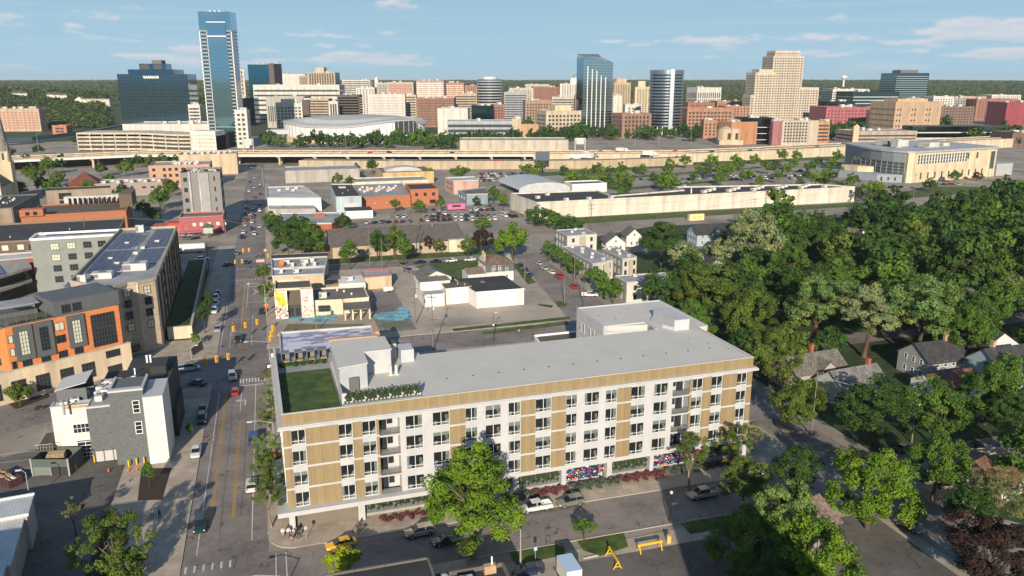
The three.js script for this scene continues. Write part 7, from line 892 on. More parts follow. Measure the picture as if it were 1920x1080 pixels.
for(const[l,x,y,r,h,k,f]of[['egg-shaped street tree nearest the tan garage',655,472,4.4,12,'egg','green'],['dark egg-shaped tree behind the garage tree',706,452,4.4,12,'egg','deep'],['egg-shaped tree left of the dark poles',757,465,4.8,12.5,'egg','green'],['tall tree behind the dark pole before the hall',738,448,4.6,13,'tall','olive'],['small purple tree before the long hall',803,455,2.8,7,'round','purple'],['small green tree right of the small purple one',824,462,2.6,7,'round','olive'],['large purple-black tree behind the brown roofed house',903,450,5,12.5,'round','purple'],['greenish side of the large purple tree',878,462,3.6,10,'round','olive'],['large yellow-green tree at the street end',962,452,6.8,16,'round','bright'],['bright small tree left of the orange block',741,384,2.9,8,'round','green'],['round tree before the orange block',785,386,3.6,8,'round','green'],['round tree right of the orange block',826,383,2.8,8,'round','green'],['round tree beside the teal grey shop',892,377,2.6,7,'round','deep'],['first tree left of the long warehouse',925,362,4.2,10,'round','green'],['second tree left of the long warehouse',944,375,3.6,9,'round','bright'],['dark clump nearest the warehouse corner',1010,402,6.4,11,'round','deep'],['lower clump at the warehouse front',1068,421,6.2,10,'round','deep'],['clump between the two before the warehouse',1040,412,5,9,'round','green'],['bushy tree by the red brick shop',645,414,4.4,9,'round','deep'],['bush behind the parked cars by the hall',905,417,4,6,'round','bright'],['dark grey-green tree behind the light blue block',633,338,4,11,'round','olive'],['dark tree right of the grey-green one',657,340,3.6,9,'round','deep'],['tree by the freeway wall left',697,310,4.8,12,'round','deep'],['tree under the freeway lane beside the tan block',668,315,3.6,9,'round','deep'],['tree behind the pink painted block',862,322,7,11,'round','green'],['narrow tree left of the pink painted block',806,325,3.4,11,'tall','bright']])TR(l,x,y,r,h,k,f,1);
for(const[x,y,r,h,f]of[[522,428,6.4,12,'deep'],[552,425,7,13,'deep'],[580,440,6.6,12,'green'],[540,450,6,11,'deep'],[565,455,5,10,'deep'],[590,458,4,8,'green'],[508,412,4.4,9,'green']])TR('dark leafy tree of the wooded corner on the avenue',x,y,r,h,'round',f,1,{group:'trees of the wooded corner'});
let YT=0;for(const[x,y]of[[1026,466],[1040,475],[1052,484],[1066,491],[1080,500],[1116,520],[1132,532],[1150,543]])TR(['first','second','third','fourth','fifth','sixth','seventh','eighth'][YT++]+' young street tree of the row before the row houses, counted from its far end',x,y,YT>5?3.6:2.9,YT>5?8.5:7.5,'tall','green',1,{group:'young trees along the side street'});
const CH=[];for(const[x,y,r,h,k,f]of[[62,325,7,15,'round','olive'],[88,308,6,14,'round','green'],[98,352,6,12,'round','green'],[118,362,4.6,10,'egg','deep'],[36,352,5.4,11,'egg','deep'],[180,362,5,10,'round','olive'],[165,350,4.4,11,'round','green'],[235,312,5.8,13,'round','bright'],[282,304,5.6,13,'round','olive'],[188,316,4.6,11,'round','deep'],[298,368,6.2,13,'round','green'],[318,350,5,11,'round','olive'],[215,365,4,8,'round','deep'],[245,375,4,8,'egg','deep'],[72,280,6,10,'round','deep'],[140,262,5,10,'round','deep'],[115,300,6,12,'round','deep'],[150,400,3,7,'round','green'],[18,286,5,11,'round','deep'],[48,300,5.6,12,'round','green'],[78,345,5,11,'round','deep'],[108,332,5,11,'round','olive'],[132,378,4,9,'round','deep'],[205,338,4.6,10,'round','green'],[228,352,4,9,'round','deep'],[268,388,4.4,9,'round','green'],[286,402,4,8,'round','olive'],[256,300,5,11,'round','deep'],[305,298,5,11,'round','green'],[330,300,4.6,10,'round','deep']])CH.push([x,y,r,h,k,f]);
TR('purple-leaved tree before the red brick hall',147,345,4.4,10,'round','plum',1);
const ANCHOR=[];
for(const o of scene.children){const l=o.userData.label,c=o.userData.category;if(!l||o.userData.group||!['tree','house','row house','warehouse','public building','hall','church','billboard'].includes(c))continue;const w=l.split(' ');let n=w.findIndex((t,i)=>i&&['tree','house','warehouse','building','hall','church','maple','bungalow','clump'].includes(t));if(n<1||n>5)continue;const q=toGrid(o.position.x,o.position.z);ANCHOR.push([w.slice(0,n+1).join(' '), ...q]);}
const usedLabels={};
function named(base,a,b,size){
const near=ANCHOR.map((k)=>[Math.hypot(k[1]-a,k[2]-b),k]).sort((x,y)=>x[0]-y[0]).slice(0,14);
for(const how of['',size>7?'large ':'smaller ',size>7?'high-crowned ':'low '])for(const[,k]of near){const da=a-k[1],db=b-k[2],dir=Math.abs(db)>Math.abs(da)?(db>0?'behind':'in front of'):da>0?'right of':'left of',l=`${how}${base} ${dir} the ${k[0]}`;if(l.split(' ').length<16&&!usedLabels[l]){usedLabels[l]=1;return l;}}
}
const TONE={deep:'dark green',green:'mid green',olive:'olive green',bright:'bright green'};
function scatter(where,group,pts,kinds,lod){const r=rng(pts.length*17+3);for(const[a,b,s]of pts){const[f,k]=kinds[r()*kinds.length|0],p=gpos(a,b),base=`${TONE[f]} ${k === 'tall' ? 'tall-crowned' : k === 'cone' ? 'pointed' : 'round-crowned'} tree`,l=named(base+where,a,b,s);tree('tree',l??`${base}${where}`,p.x,p.z,s*(0.85+r()*0.3),s*(1.75+r()*0.85),k,LEAF[f],lod,{group,low:0.95});}}
function thicket(name,label,pts,lod,cols,sy=0.95){const r=rng(pts.length*13+5),m=leafMat(1,1,1,0.2),M=new THREE.Matrix4(),q=new THREE.Quaternion(),up=new THREE.Vector3(0,1,0),c=new THREE.Color();['round','tall'].forEach((kind,ki)=>{const mine=pts.filter((_,i)=>i%3===1===!!ki),o=new THREE.InstancedMesh(crown(kind,lod,ki),m,mine.length);mine.forEach(([a,b,s],i)=>{const p=gpos(a,b);q.setFromAxisAngle(up,r()*6.28);const v=s*(0.85+r()*0.4);M.compose(new THREE.Vector3(p.x,terrain(p.x,p.z)+v*0.85,p.z),q,new THREE.Vector3(v,v,v));o.setMatrixAt(i,M);const k=cols[r()*cols.length|0],t=0.75+r()*0.5;c.setRGB(k[0]*t,k[1]*t,k[2]*t);o.setColorAt(i,c);});o.name=numbered(name);o.castShadow=o.receiveShadow=true;o.userData={kind:'stuff',label,category:'woods'};scene.add(o);});}
for(const[x,y,r,h,k,f]of CH){const[a,b]=A(x,y,h*0.58),base=`${TONE[f]} ${k === 'egg' ? 'egg-shaped' : 'round'} tree`;TR(named(base,a,b,r)??base,x,y,r,h,k,f,1,{group:'trees around the church and hall'});}
const GREENS=[[0.036,0.088,0.022],[0.07,0.15,0.026],[0.05,0.115,0.025],[0.04,0.09,0.022]];
{const r=rng(99),near=[],mid=[],far=[],keep=[];scene.children.forEach((o)=>{if(o.userData.category==='tree'||o.userData.category==='house'||o.userData.category==='row house'){const q=toGrid(o.position.x,o.position.z);keep.push([...q,o.userData.category==='tree'?7:11]);}});
for(let i=0;i<5200;i++){const a=108+r()*430,b=-30+r()*275;if(b>226-(a-120)*0.02&&a<380)continue;if(b>238+(a-380)*0.3)continue;if((b>-18&&b<2&&a<170)||(b>52&&b<60&&a<160))continue;if(a<126&&b>120)continue;if(a>118&&a<178&&b>136&&b<205)continue;if(a<134&&b>92)continue;if(a>138&&a<160&&b>108&&b<130)continue;const s=b<60?4.8+r()*2.6:4.8+r()*4.6,gap=s*1.4+1.4;if(a<200&&b<45&&b>6&&a>108&&a<176&&b<36)continue;if(keep.some((k)=>Math.hypot(k[0]-a,k[1]-b)<(k[2]===11?11:gap)))continue;const p=gpos(a,b),u=p.x/-p.z;if(u>0.74||p.z>-95)continue;keep.push([a,b,s]);(a+b<260?near:a+b<400?mid:far).push([a,b,s]);}
const K=[['deep','round'],['deep','round'],['green','round'],['deep','tall'],['olive','round'],['green','tall']];scatter('','trees of the near neighbourhood',near,K,1);scatter('','trees of the middle neighbourhood',mid,K,2);thicket('far_trees','dense green tree tops at the far right of the wooded neighbourhood',far,2,GREENS);
}
{const r=rng(55),fz=[],lots=[];for(let x=505;x<1345;x+=7+r()*5){const y=x<850?281-r()*11:272-r()*16-(x>1100?6:0);if(x<640&&r()<0.5)continue;const[a,b]=A(x,y,0);fz.push([a,b,5.5+r()*4]);if(x>850&&x<1330){const[c,d]=A(x+5,y-7);fz.push([c,d,5+r()*4]);}}thicket('tree_belt','belt of green trees between the freeway and the arena',fz,2,GREENS);
for(const[x,y]of[[1560,262],[1572,250],[1585,258],[1550,248],[1600,262],[1620,246],[1648,236],[1665,240],[1590,240],[1500,262],[1880,252],[1850,262],[1905,262],[1790,232],[1810,228],[1860,226],[1895,228],[1770,240],[1545,232],[1558,238],[1575,240],[1592,250],[1608,240],[1615,256],[1632,236],[1640,228],[1655,228],[1560,225],[1580,228],[1605,230],[1830,268],[1872,268],[1900,275],[1660,250]]){const[a,b]=A(x,y);lots.push([a,b,8.5]);}thicket('tree_belt','green trees among the right downtown buildings',lots,3,GREENS);
const pk=[];for(const[x,y]of[[985,322],[1000,330],[1012,318],[1075,330],[1085,340],[1100,326],[1112,340],[1128,330],[1145,322],[1160,335],[1172,345],[1165,318],[1192,325],[1255,312],[1285,308],[1325,320],[1248,330],[1380,305],[1370,318],[1385,312],[1365,322],[1405,325],[1440,318],[1455,312],[1475,322],[1490,305],[1495,296],[1350,338],[1425,340],[1500,340],[1545,345],[1588,350],[1550,325],[1520,318],[1260,345],[1245,350],[1165,362],[1175,352],[1570,296],[1535,303],[1562,308],[1335,305],[1310,318],[1610,360],[1630,362],[1645,360]]){const[a,b]=A(x,y,4);pk.push([a,b,3.6+r()*1.6]);}for(const[x,y]of[[970,330],[992,316],[1058,322],[1065,338],[1120,318],[1138,340],[1152,345],[1182,338],[1205,318],[1225,330],[1270,300],[1300,330],[1392,330],[1460,335],[1530,340],[1430,308],[1415,300],[1466,298],[1345,312],[1512,330],[1562,335],[1578,322],[1600,340],[1240,338],[1350,325]]){const[a,b]=A(x,y,4);pk.push([a,b,2.8+r()*2.2]);}scatter('','trees of the car parks',pk,[['green','round'],['bright','round'],['green','tall'],['deep','round'],['bright','round']],2);
for(const[l,x,y,f]of[['blue spruce at the end of the long warehouse',1628,362,'blue'],['dark conifer left of the blue spruce',1608,362,'deep'],['brownish conifer right of the blue spruce',1646,362,'olive']])TR(l,x,y,3.4,11,'cone',f,1);TR('tree before the stone front of the public building',1745,345,4.6,9,'round','deep',1);TR('pair of trees right of the stone front',1790,330,4.6,9,'round','green',1);TR('purple shrub-like tree at the public building',1832,330,4,6,'round','purple',2);TR('lone dark tree on the lawn by the right road',1820,372,5,7,'round','deep',1);}
{
const g=crownGeo(77,150,0.3,{clumps:16,size:0.45,sy:0.8,lobes:4,low:true}),r=rng(2024),pts=[];
for(let i=0;i<60000;i++){const u=-0.74+r()*1.48,d=1120+6400*r()**1.7,x=u*d,z=-d,[a,b]=toGrid(x,z);const left=x<-0.50*d&&d>1230;if(!left&&d<2050-(u>0.5?350:0))continue;if(!left&&d<2500&&r()<0.35)continue;pts.push([x,z,(d<1800?7:8.5+d/900)*(0.7+r()*0.7)]);}
const col=[[0.052,0.09,0.03],[0.07,0.11,0.032],[0.042,0.075,0.03],[0.06,0.098,0.03]],m=leafMat(1,1,1,0),o=new THREE.InstancedMesh(g,m,pts.length),M=new THREE.Matrix4(),q=new THREE.Quaternion(),up=new THREE.Vector3(0,1,0),c=new THREE.Color();pts.forEach(([x,z,s],i)=>{q.setFromAxisAngle(up,r()*6.28);M.compose(new THREE.Vector3(x,terrain(x,z)+s*0.62,z),q,new THREE.Vector3(s,s*0.85,s));o.setMatrixAt(i,M);const k=col[r()*4|0],t=0.8+r()*0.4;c.setRGB(k[0]*t,k[1]*t,k[2]*t);o.setColorAt(i,c);});o.name='far_woods';o.userData={kind:'stuff',label:'dark green woods covering the hills to the horizon',category:'woods'};scene.add(o);
}
// ---------------------------------------------------------------- parked cars in the lots
{const r=rng(71),cs=['white','silver','black','grey','navy','white','black','maroon','silver','grey'],lot=(label,group,rows,det,h=90)=>{for(const[x0,x1,y,st,dy]of rows)for(let x=x0;x<x1;x+=st){if(r()<0.07)continue;const[a,b]=A(x,y+(dy??0)*(x-x0)/(x1-x0)),ty=r()<0.45?'suv':'sedan',co=cs[r()*10|0];vehicle(ty,`${co} ${ty} ${label}`,ty==='suv'?'suv':'car',ty,co,a,b,h+(r()<0.5?180:0),det,group,0.125*0+0.02);}};
lot('parked in the lot behind the long hall','cars in the lot behind the hall',[[812,845,396,11,0],[812,905,402.5,10.5,-1],[800,985,408,10.5,-2],[790,935,415,10.5,-3],[880,925,395,11,0]],1);lot('parked in the yard beside the red brick shop','cars in the yard by the brick shop',[[690,770,419,13,-2],[735,760,408,12,0]],1,60);lot('parked below the freeway wall','cars in the lot below the freeway wall',[[900,985,327,5.5,0],[898,985,331,5.5,0],[896,985,335.5,5.6,0],[895,975,340,5.8,0]],2);
lot('parked in the wide car parks right of the trees','cars in the right car parks',[[1280,1345,337,10,-2],[1210,1290,352,12,-2],[1300,1480,334,9.5,-3],[1340,1420,330,10,0],[1450,1510,331,8,-1],[1440,1500,336,8,0],[1420,1480,318,11,0],[1180,1240,338,11,-1],[1240,1300,343,10,-1],[1345,1440,338,9,-2],[1100,1150,318,11,0],[1560,1600,330,10,0],[1320,1380,322,20,0],[1120,1160,329,12,0],[1500,1550,321,15,0]],2);lot('parked on the small lot by the pink tavern','cars by the pink tavern',[[340,372,443,10,0],[345,368,449,10,0]],1,30);lot('parked on the lane left of the warehouse','cars left of the warehouse',[[945,962,398,7,4],[948,972,404,8,6]],1,20);lot('parked by the public building lawn','cars by the public building',[[1655,1695,353,16,0],[1770,1800,347,14,0]],2,10);lot('parked by the teal grey shop','cars by the teal shop',[[870,930,395,12,-6]],2,90);}
{const q=A(1062,1072),g=thing('box_truck','white box truck with pale blue roof at the bottom edge','truck',gpos(37,-25.7),PHI-Math.PI/2);part(g,'cargo_box',new G().box(-3.0,1.2,0.9,3.3,-1.15,1.15),MAT.white);part(g,'box_roof',new G().box(-3.02,1.22,3.3,3.38,-1.17,1.17),mat([0.42,0.55,0.72],0.5));part(g,'cab',loft([[1.7,1.0,0.6,2.3],[2.4,1.0,0.5,2.3],[3.0,1.0,0.5,1.5],[3.9,0.9,0.5,1.3]].map((s)=>ring(...s,0.12))),PAINT.white);for(const x of[-2.2,2.9])for(const s of[-1,1])part(g,'wheel',new G().tube([x,0.42,s-0.12],[x,0.42,s+0.12],0.42,0.42,12),tyreM);
const t=thing('box_trailer','white box trailer with a green word on its side in the shaded lot','trailer',gpos(...A(359,474)),PHI-0.05);part(t,'cargo_box',new G().box(-5.6,5.6,0.9,3.9,-1.25,1.25),MAT.white);const font=await new FontLoader().loadAsync('fonts/droid/droid_sans_bold.typeface.json'),tg=part(t,'lettering',new TextGeometry('ed',{font,size:1.2,depth:0.03,curveSegments:3}),mat([0.05,0.3,0.25],0.6));tg.position.set(-5.2,1.7,1.26);for(const x of[-4,3.5])part(t,'wheel',new G().tube([x,0.45,-1.2],[x,0.45,1.2],0.45,0.45,10),tyreM);
const f=thing('food_truck','pink food truck at the parking lot behind the hall','food truck',gpos(...A(855,394)),PHI);part(f,'body',new G().box(-5,5,0.7,3.6,-1.3,1.3).box(-5.6,5.2,3.6,3.75,-1.5,1.5),mat([0.68,0.14,0.32],0.6));part(f,'hatch',new G().box(-2.5,2.5,1.9,3.2,1.3,1.36),MAT.dark);for(const x of[-3.4,3.4])part(f,'wheel',new G().tube([x,0.45,-1.25],[x,0.45,1.25],0.45,0.45,10),tyreM);}
// ---------------------------------------------------------------- poles, lamps, signals, wires
const wireEnds={};
function pole(label,x,y,yt,o={}){
const[X,Z]=ground(x,y),v=(yt-540)/FOCAL,h=CAM_H+Z/(CP-v*SP)*(SP+v*CP),g=thing(o.name??'utility_pole',label,o.cat??'utility pole',[X,0,Z],PHI+(o.turn??0));part(g,'pole',new G().tube([0,0,0],[0,h,0],0.17,0.11,8),o.m??MAT.poleGrey);
for(const k of o.arms??[0.93]){part(g,'crossarm',new G().box(-1.3,1.3,h*k-0.07,h*k+0.07,0.1,0.24),o.m??MAT.pole);for(const s of[-1.2,-0.5,0.5,1.2])part(g,'insulator',new G().cyl(s,0.17,h*k+0.07,h*k+0.27,0.05,0.04,6),MAT.galv);}if(o.can)part(g,'transformer',new G().cyl(0.42,0.1,h*0.72,h*0.72+1.1,0.3,0.3,10),o.can);g.top=new THREE.Vector3(X,h*0.95,Z);return g;
}
const P={};for(const[k,l,x,y,yt,o]of[['a','pale wooden pole in the street behind the new building',812,657,551,{arms:[0.55,0.94],can:MAT.unit}],['b','pale pole at the corner of the painted lot',779,609,538,{arms:[0.95],can:MAT.unit}],['c','pole beside the tan garage',717,505,448,{arms:[0.6]}],['d','taller pole left of the garage pole',694,503,424,{arms:[0.35]}],['e','tall dark pole before the hall',773,488,388,{m:MAT.pole,arms:[]}],['f','dark leaning pole right of the tall dark pole',787,479,417,{m:MAT.pole,arms:[]}],['g','pole beside the side street at the house',984,524,485,{arms:[]}],['h','pole at the side street corner by the grass',1058,569,520,{arms:[]}],['i','tall pole among the young street trees',1077,531,471,{arms:[]}],['j','wooden pole with crossarm near the white pickup',1094,575,513,{m:MAT.pole}],['k','pole right of the yellow-green street end tree',994,455,414,{}],['l','pole before the long warehouse',1108,431,381,{m:MAT.pole,arms:[0.8,0.92]}],['m','pole before the right part of the warehouse',1434,399,355,{m:MAT.pole,arms:[0.8,0.92]}],['n','tall pole on the lawn of the public building',1711,380,324,{arms:[0.9]}],['o','pole at the right end of the public lawn',1848,361,302,{arms:[0.9]}],['p','tall pale pole on the shady street corner',1521,817,696,{arms:[0.97]}],['q','wooden pole with blue box among the right trees',1709,830,738,{arms:[0.8],can:mat([0.3,0.45,0.6],0.5)}],['r','thin pole on the grass strip of the front street',976,1066,992,{arms:[],m:MAT.galv}],['s','grey pole above the wooded corner trees',600,470,432,{arms:[]}],['t','short pole at the front of the mural building',594,623,565,{arms:[0.7],can:MAT.white}],['u','pole in the sunlit trees before the old apartments',166,480,398,{arms:[0.8]}],['v','pole beside the pink tavern',424,447,411,{arms:[],can:MAT.white}],['w','pole by the second crossing of the avenue',392,505,455,{arms:[],m:MAT.pole}]])P[k]=pole(l,x,y,yt,o);
{const w=(label,a,b,sag=0.6)=>{const q=new G(),n=8;for(let i=0;i<n;i++){const p=(t)=>[lerp(a.x,b.x,t),lerp(a.y,b.y,t)-sag*4*t*(1-t),lerp(a.z,b.z,t)];q.tube(p(i/n),p((i+1)/n),0.05,0.05,4,false);}one('power_line',label,'wire',q,grey(0.3,0.6));};
const off=(k,a,b,y)=>{const p=gpos(a,b,y);return p;};w('overhead wire from the street pole to the painted lot pole',P.a.top,P.b.top);w('overhead wire from the old apartments across the avenue',P.u.top,P.v.top,1);w('overhead wire from the tavern pole over the wooded corner',P.v.top,P.s.top,1);w('overhead wire from the wooded corner to the tall dark pole',P.s.top,P.e.top,1.2);w('overhead wire between the tall dark pole and the warehouse',P.e.top,P.l.top,2);w('long overhead wire along the front of the warehouse',P.l.top,P.m.top,2);w('overhead wire over the shady street at right',P.p.top,P.q.top,0.8);w('overhead wire from the garage pole to the street pole',P.c.top,P.a.top,1);w('overhead wire from the corner pole towards the side street',P.j.top,P.i.top,0.5);w('overhead wire before the public lawn',P.m.top,P.n.top,2);w('overhead wire at the right end of the lawn',P.n.top,P.o.top,1);}
function lamp(label,x,y,yt,side=-1,L=4,m=MAT.galv){const[X,Z]=ground(x,y),v=(yt-540)/FOCAL,h=CAM_H+Z/(CP-v*SP)*(SP+v*CP),g=thing('street_lamp',label,'street lamp',[X,0,Z],PHI);part(g,'pole',new G().tube([0,0,0],[0,h-0.6,0],0.13,0.08,8),m);part(g,'arm',new G().tube([0,h-0.7,0],[side*L*0.6,h,0],0.06,0.05,6).tube([side*L*0.6,h,0],[side*L,h,0],0.05,0.05,6),m);part(g,'lamp_head',new G().box(side*L-0.45,side*L+0.45,h-0.12,h+0.08,-0.16,0.16),MAT.unit);return g;}
lamp('street lamp over the avenue beside the mural building',500,595,530,-1,4.5);lamp('street lamp over the avenue at the first crossing',506,676,637,-1,5.5);lamp('street lamp among the trees left of the new building',518,880,786,-1,4);lamp('street lamp at the bottom edge near the crosswalk',527,1120,1072,-1,4.5);lamp('street lamp far up the avenue near the billboard',494,350,314,-1,7);lamp('street lamp at the left kerb of the avenue',361,690,648,1,1.4);lamp('street lamp by the parking lot dumpster',57,940,880,-1,1);for(const[x,y,t,l]of[[925,644,586,'signal mast'],[1255,978,946,'black post']]){const g=lamp(l==='black post'?'black lamp post with white globe on the shaded grass':'brown lamp post with yellow foot behind the new building',x,y,t,1,0.8,l==='black post'?MAT.black:MAT.pole);part(g,'globe',new G().ball(0,g.children[0].geometry.boundingBox?.max.y??5.4,0.2,0.28),MAT.whiteTrim);}
for(const[x,y,t]of[[163,310,255],[75,300,250],[272,280,235],[640,305,262],[1190,275,245],[1235,275,248],[1295,272,240],[1370,268,246],[1505,262,244],[962,300,232],[650,303,240],[1440,270,250]]){const g=lamp('tall light mast beside the freeway',x,y,t,1,3);g.userData.group='light masts along the freeway';}
const sigG=new G().box(-0.2,0.2,-0.6,0.6,-0.15,0.15).box(-0.32,0.32,-0.72,0.72,-0.18,-0.15).geo(),lensG=[0.36,0,-0.36].map((y)=>new G().tube([0,y,0.15],[0,y,0.24],0.13,0.13,8).geo());
function signal(label,x,y,h,y0){const[X,Z]=ground(x,y,h),g=thing('traffic_signal',label,'traffic signal',[X,h,Z],PHI);part(g,'housing',sigG,MAT.signal);[MAT.dark,mat([0.12,0.07,0.01],0.4),mat([0.01,0.08,0.03],0.4)].forEach((m,i)=>part(g,'lens',lensG[i],m));part(g,'hanger',new G().tube([0,0.72,0],[0,1.4,0],0.03,0.03,5),MAT.dark);g.scale.setScalar(1.15);return g;}
for(const[l,x,y,h]of[['left of the three yellow signals over the far side of the crossing',438,617,5.6],['middle of the three yellow signals over the far side of the crossing',460,610,5.6],['right of the three yellow signals over the far side of the crossing',482,604,5.6],['signal hanging over the left kerb in the shade',385,680,5.6],['second hanging signal over the shaded lanes',406,674,5.6],['third hanging signal over the shaded lanes',428,669,5.6],['top signal of the stack on the corner mast',512,616,6.6],['middle signal of the stack on the corner mast',509,627,5],['lowest signal of the stack on the corner mast',507,635,3.6],['left signal over the second crossing',441,491,5.6],['right signal over the second crossing',454,490,5.6],['left signal on the far side of the second crossing',456,470,5.6],['right signal on the far side of the second crossing',467,469,5.6],['signal at the corner of the restaurant',503,480,4.5]])signal(l,x,y,h);
{const sw=(l,a,b)=>{const p=new THREE.Vector3(...((q)=>[q[0],7.2,q[1]])(ground(...a,7))),e=new THREE.Vector3(...((q)=>[q[0],7.2,q[1]])(ground(...b,7)));const q=new G();q.tube([p.x,p.y,p.z],[e.x,e.y,e.z],0.035,0.035,4);one('span_wire',l,'wire',q,MAT.dark);};sw('span wire carrying the three far signals',[398,622],[506,592]);sw('span wire carrying the shaded signals',[352,686],[506,645]);sw('span wire at the second crossing',[425,490],[500,482]);}
function sign(label,x,y,h,w,hh,m,o={}){const[X,Z]=ground(x,y,h),g=thing('street_sign',label,'sign',[X,0,Z],PHI+(o.turn??0));part(g,'post',new G().tube([0,0,-0.06],[0,h+hh/2,-0.06],0.05,0.05,6),MAT.galv);part(g,'panel',o.dia?new G().add(new G().box(-w/2,w/2,-w/2,w/2,0,0.05),new THREE.Matrix4().makeRotationZ(Math.PI/4).setPosition(0,h,0)):new G().box(-w/2,w/2,h-hh/2,h+hh/2,0,0.05),m);return g;}
sign('orange diamond road-work sign at the right kerb of the avenue',499,572,2.6,1.1,1.1,MAT.orange,{dia:true});sign('orange sign at the corner below the blue-grey roof',524,628,2.2,1,1,MAT.orange,{dia:true});sign('green and white street name signs at the corner',512,671,3.4,1.0,2.4,mat([0.5,0.62,0.55],0.6));{const g=sign('dark sign board with pale panel above the street trees',513,686,5.2,3.6,1.4,MAT.dark);part(g,'pale_panel',new G().box(-1.4,1.4,4.85,5.55,0.05,0.08),MAT.whiteTrim);}sign('yellow diamond sign at the second crossing',497,469,3.4,0.9,0.9,MAT.yellow,{dia:true});sign('red and white banner sign at the restaurant corner',488,489,3.6,3,1,mat([0.62,0.35,0.33],0.7));sign('white traffic sign on the grass strip',1004,1029,2.2,0.5,0.6,mat([0.35,0.5,0.75],0.6));sign('small sign at the curb cut near the yellow sedan',573,990,2.2,0.5,0.6,mat([0.3,0.4,0.5],0.6));sign('round white sign at the shady corner',1447,826,2.2,0.8,0.8,MAT.white);sign('green street sign by the orange sign',497,562,4.2,0.7,1.6,mat([0.04,0.3,0.14],0.6));
{const p=A(1307,406,2),g=thing('painted_container','cream container with yellow and orange spray lettering before the warehouse','container',gpos(...p,0),PHI),r=rng(5),c=document.createElement('canvas');c.width=256;c.height=96;const k=c.getContext('2d');k.fillStyle='#e8cf9a';k.fillRect(0,0,256,96);for(let i=0;i<9;i++){k.strokeStyle=['#f2c417','#e9a21a','#d9701c','#f7dd4a'][i%4];k.lineWidth=9;k.beginPath();k.moveTo(40+i*22,20+r()*20);k.bezierCurveTo(20+i*24,60,70+i*22,30,46+i*22,80);k.stroke();}const t=new THREE.CanvasTexture(c);t.colorSpace=THREE.SRGBColorSpace;t.repeat.set(1/8.4,1/3.4);t.offset.set(0.5,0);t.wrapS=t.wrapT=THREE.RepeatWrapping;part(g,'body',new G().box(-4.2,4.2,0,3.2,-2.4,0),MAT.cream);part(g,'lettering',new G().quad([-4.1,0.1,0.02],[4.1,0.1,0.02],[4.1,3.1,0.02],[-4.1,3.1,0.02]),new THREE.MeshStandardMaterial({map:t,roughness:0.8}));}
{const b=thing('billboard','dark billboard on a mast before the freeway lane','billboard',[ground(1020,300,12)[0],0,ground(1020,322)[1]],0.4);part(b,'mast',new G().cyl(0,0,0,9,0.5),MAT.dark);part(b,'board',new G().box(-6,6,9,16,-0.4,0.4),mat([0.09,0.11,0.16],0.6));const gt=(l,x,y)=>{const[X,Z]=ground(x,y,8.6),g=thing('sign_gantry',l,'gantry',[X,8.6,Z],0);part(g,'truss',new G().box(-0.3,0.3,0,12,-0.3,0.3).box(8.7,9.3,0,12,-0.3,0.3).box(0.3,8.7,11,12,-0.2,0.2).box(0.3,8.7,9.4,9.8,-0.2,0.2),MAT.galv);part(g,'sign_panel',new G().box(1,8,6.4,11,0.25,0.4),mat([0.42,0.45,0.44],0.6));};gt('steel sign gantry over the freeway left',457,286);gt('steel sign gantry over the freeway right of the hall',1078,284);const t=thing('green_kiosk','green roofed hut on stilts near the pink tavern','kiosk',gpos(...A(392,446)),PHI);part(t,'wall',new G().box(-2,2,2.4,5.2,-1.6,1.6),mat([0.48,0.60,0.52],0.8,T.siding));part(t,'roof',new G().tri([-2.5,5.1,2],[2.5,5.1,2],[0,7,0]).tri([2.5,5.1,2],[2.5,5.1,-2],[0,7,0]).tri([2.5,5.1,-2],[-2.5,5.1,-2],[0,7,0]).tri([-2.5,5.1,-2],[-2.5,5.1,2],[0,7,0]),mat([0.05,0.09,0.07],0.8));part(t,'leg',new G().box(-0.25,0.25,0,2.4,-0.25,0.25),MAT.dark);}
// ---------------------------------------------------------------- things on the near street
function barrier(label,x,y,turn,L){const g=thing('barricade',label,'barricade',gpos(x,y,0.1),PHI+turn);part(g,'beam',new G().box(-L/2,L/2,1.05,1.35,-0.12,0.12),MAT.yellow);for(const s of[-1,1])part(g,'leg',new G().tube([s*(L/2-0.3),1.1,0],[s*(L/2-0.3),0,0.65],0.09,0.09,6).tube([s*(L/2-0.3),1.1,0],[s*(L/2-0.3),0,-0.65],0.09,0.09,6).tube([s*(L/2-0.3),0.35,-0.5],[s*(L/2-0.3),0.35,0.5],0.07,0.07,5),MAT.yellow);}
barrier('yellow barrier turned across the lot near the box truck',45.2,-22,Math.PI/2-0.07,4.2);barrier('yellow barrier parallel to the front street',51.8,-20.8,0,4.2);
{const g=thing('litter_bin','yellow round litter bin beside the yellow barrier','bin',gpos(...A(1254,1018),0.1),PHI);part(g,'bin',new G().cyl(0,0,0,1.25,0.36,0.4,14),mat([0.55,0.42,0.16],0.7));const w=thing('wheel_stop','concrete wheel stop in the parking lot','wheel stop',gpos(...A(1107,1046),0.1),PHI+0.05);part(w,'block',new G().box(-1.2,1.2,0,0.16,-0.12,0.12),MAT.concrete);}
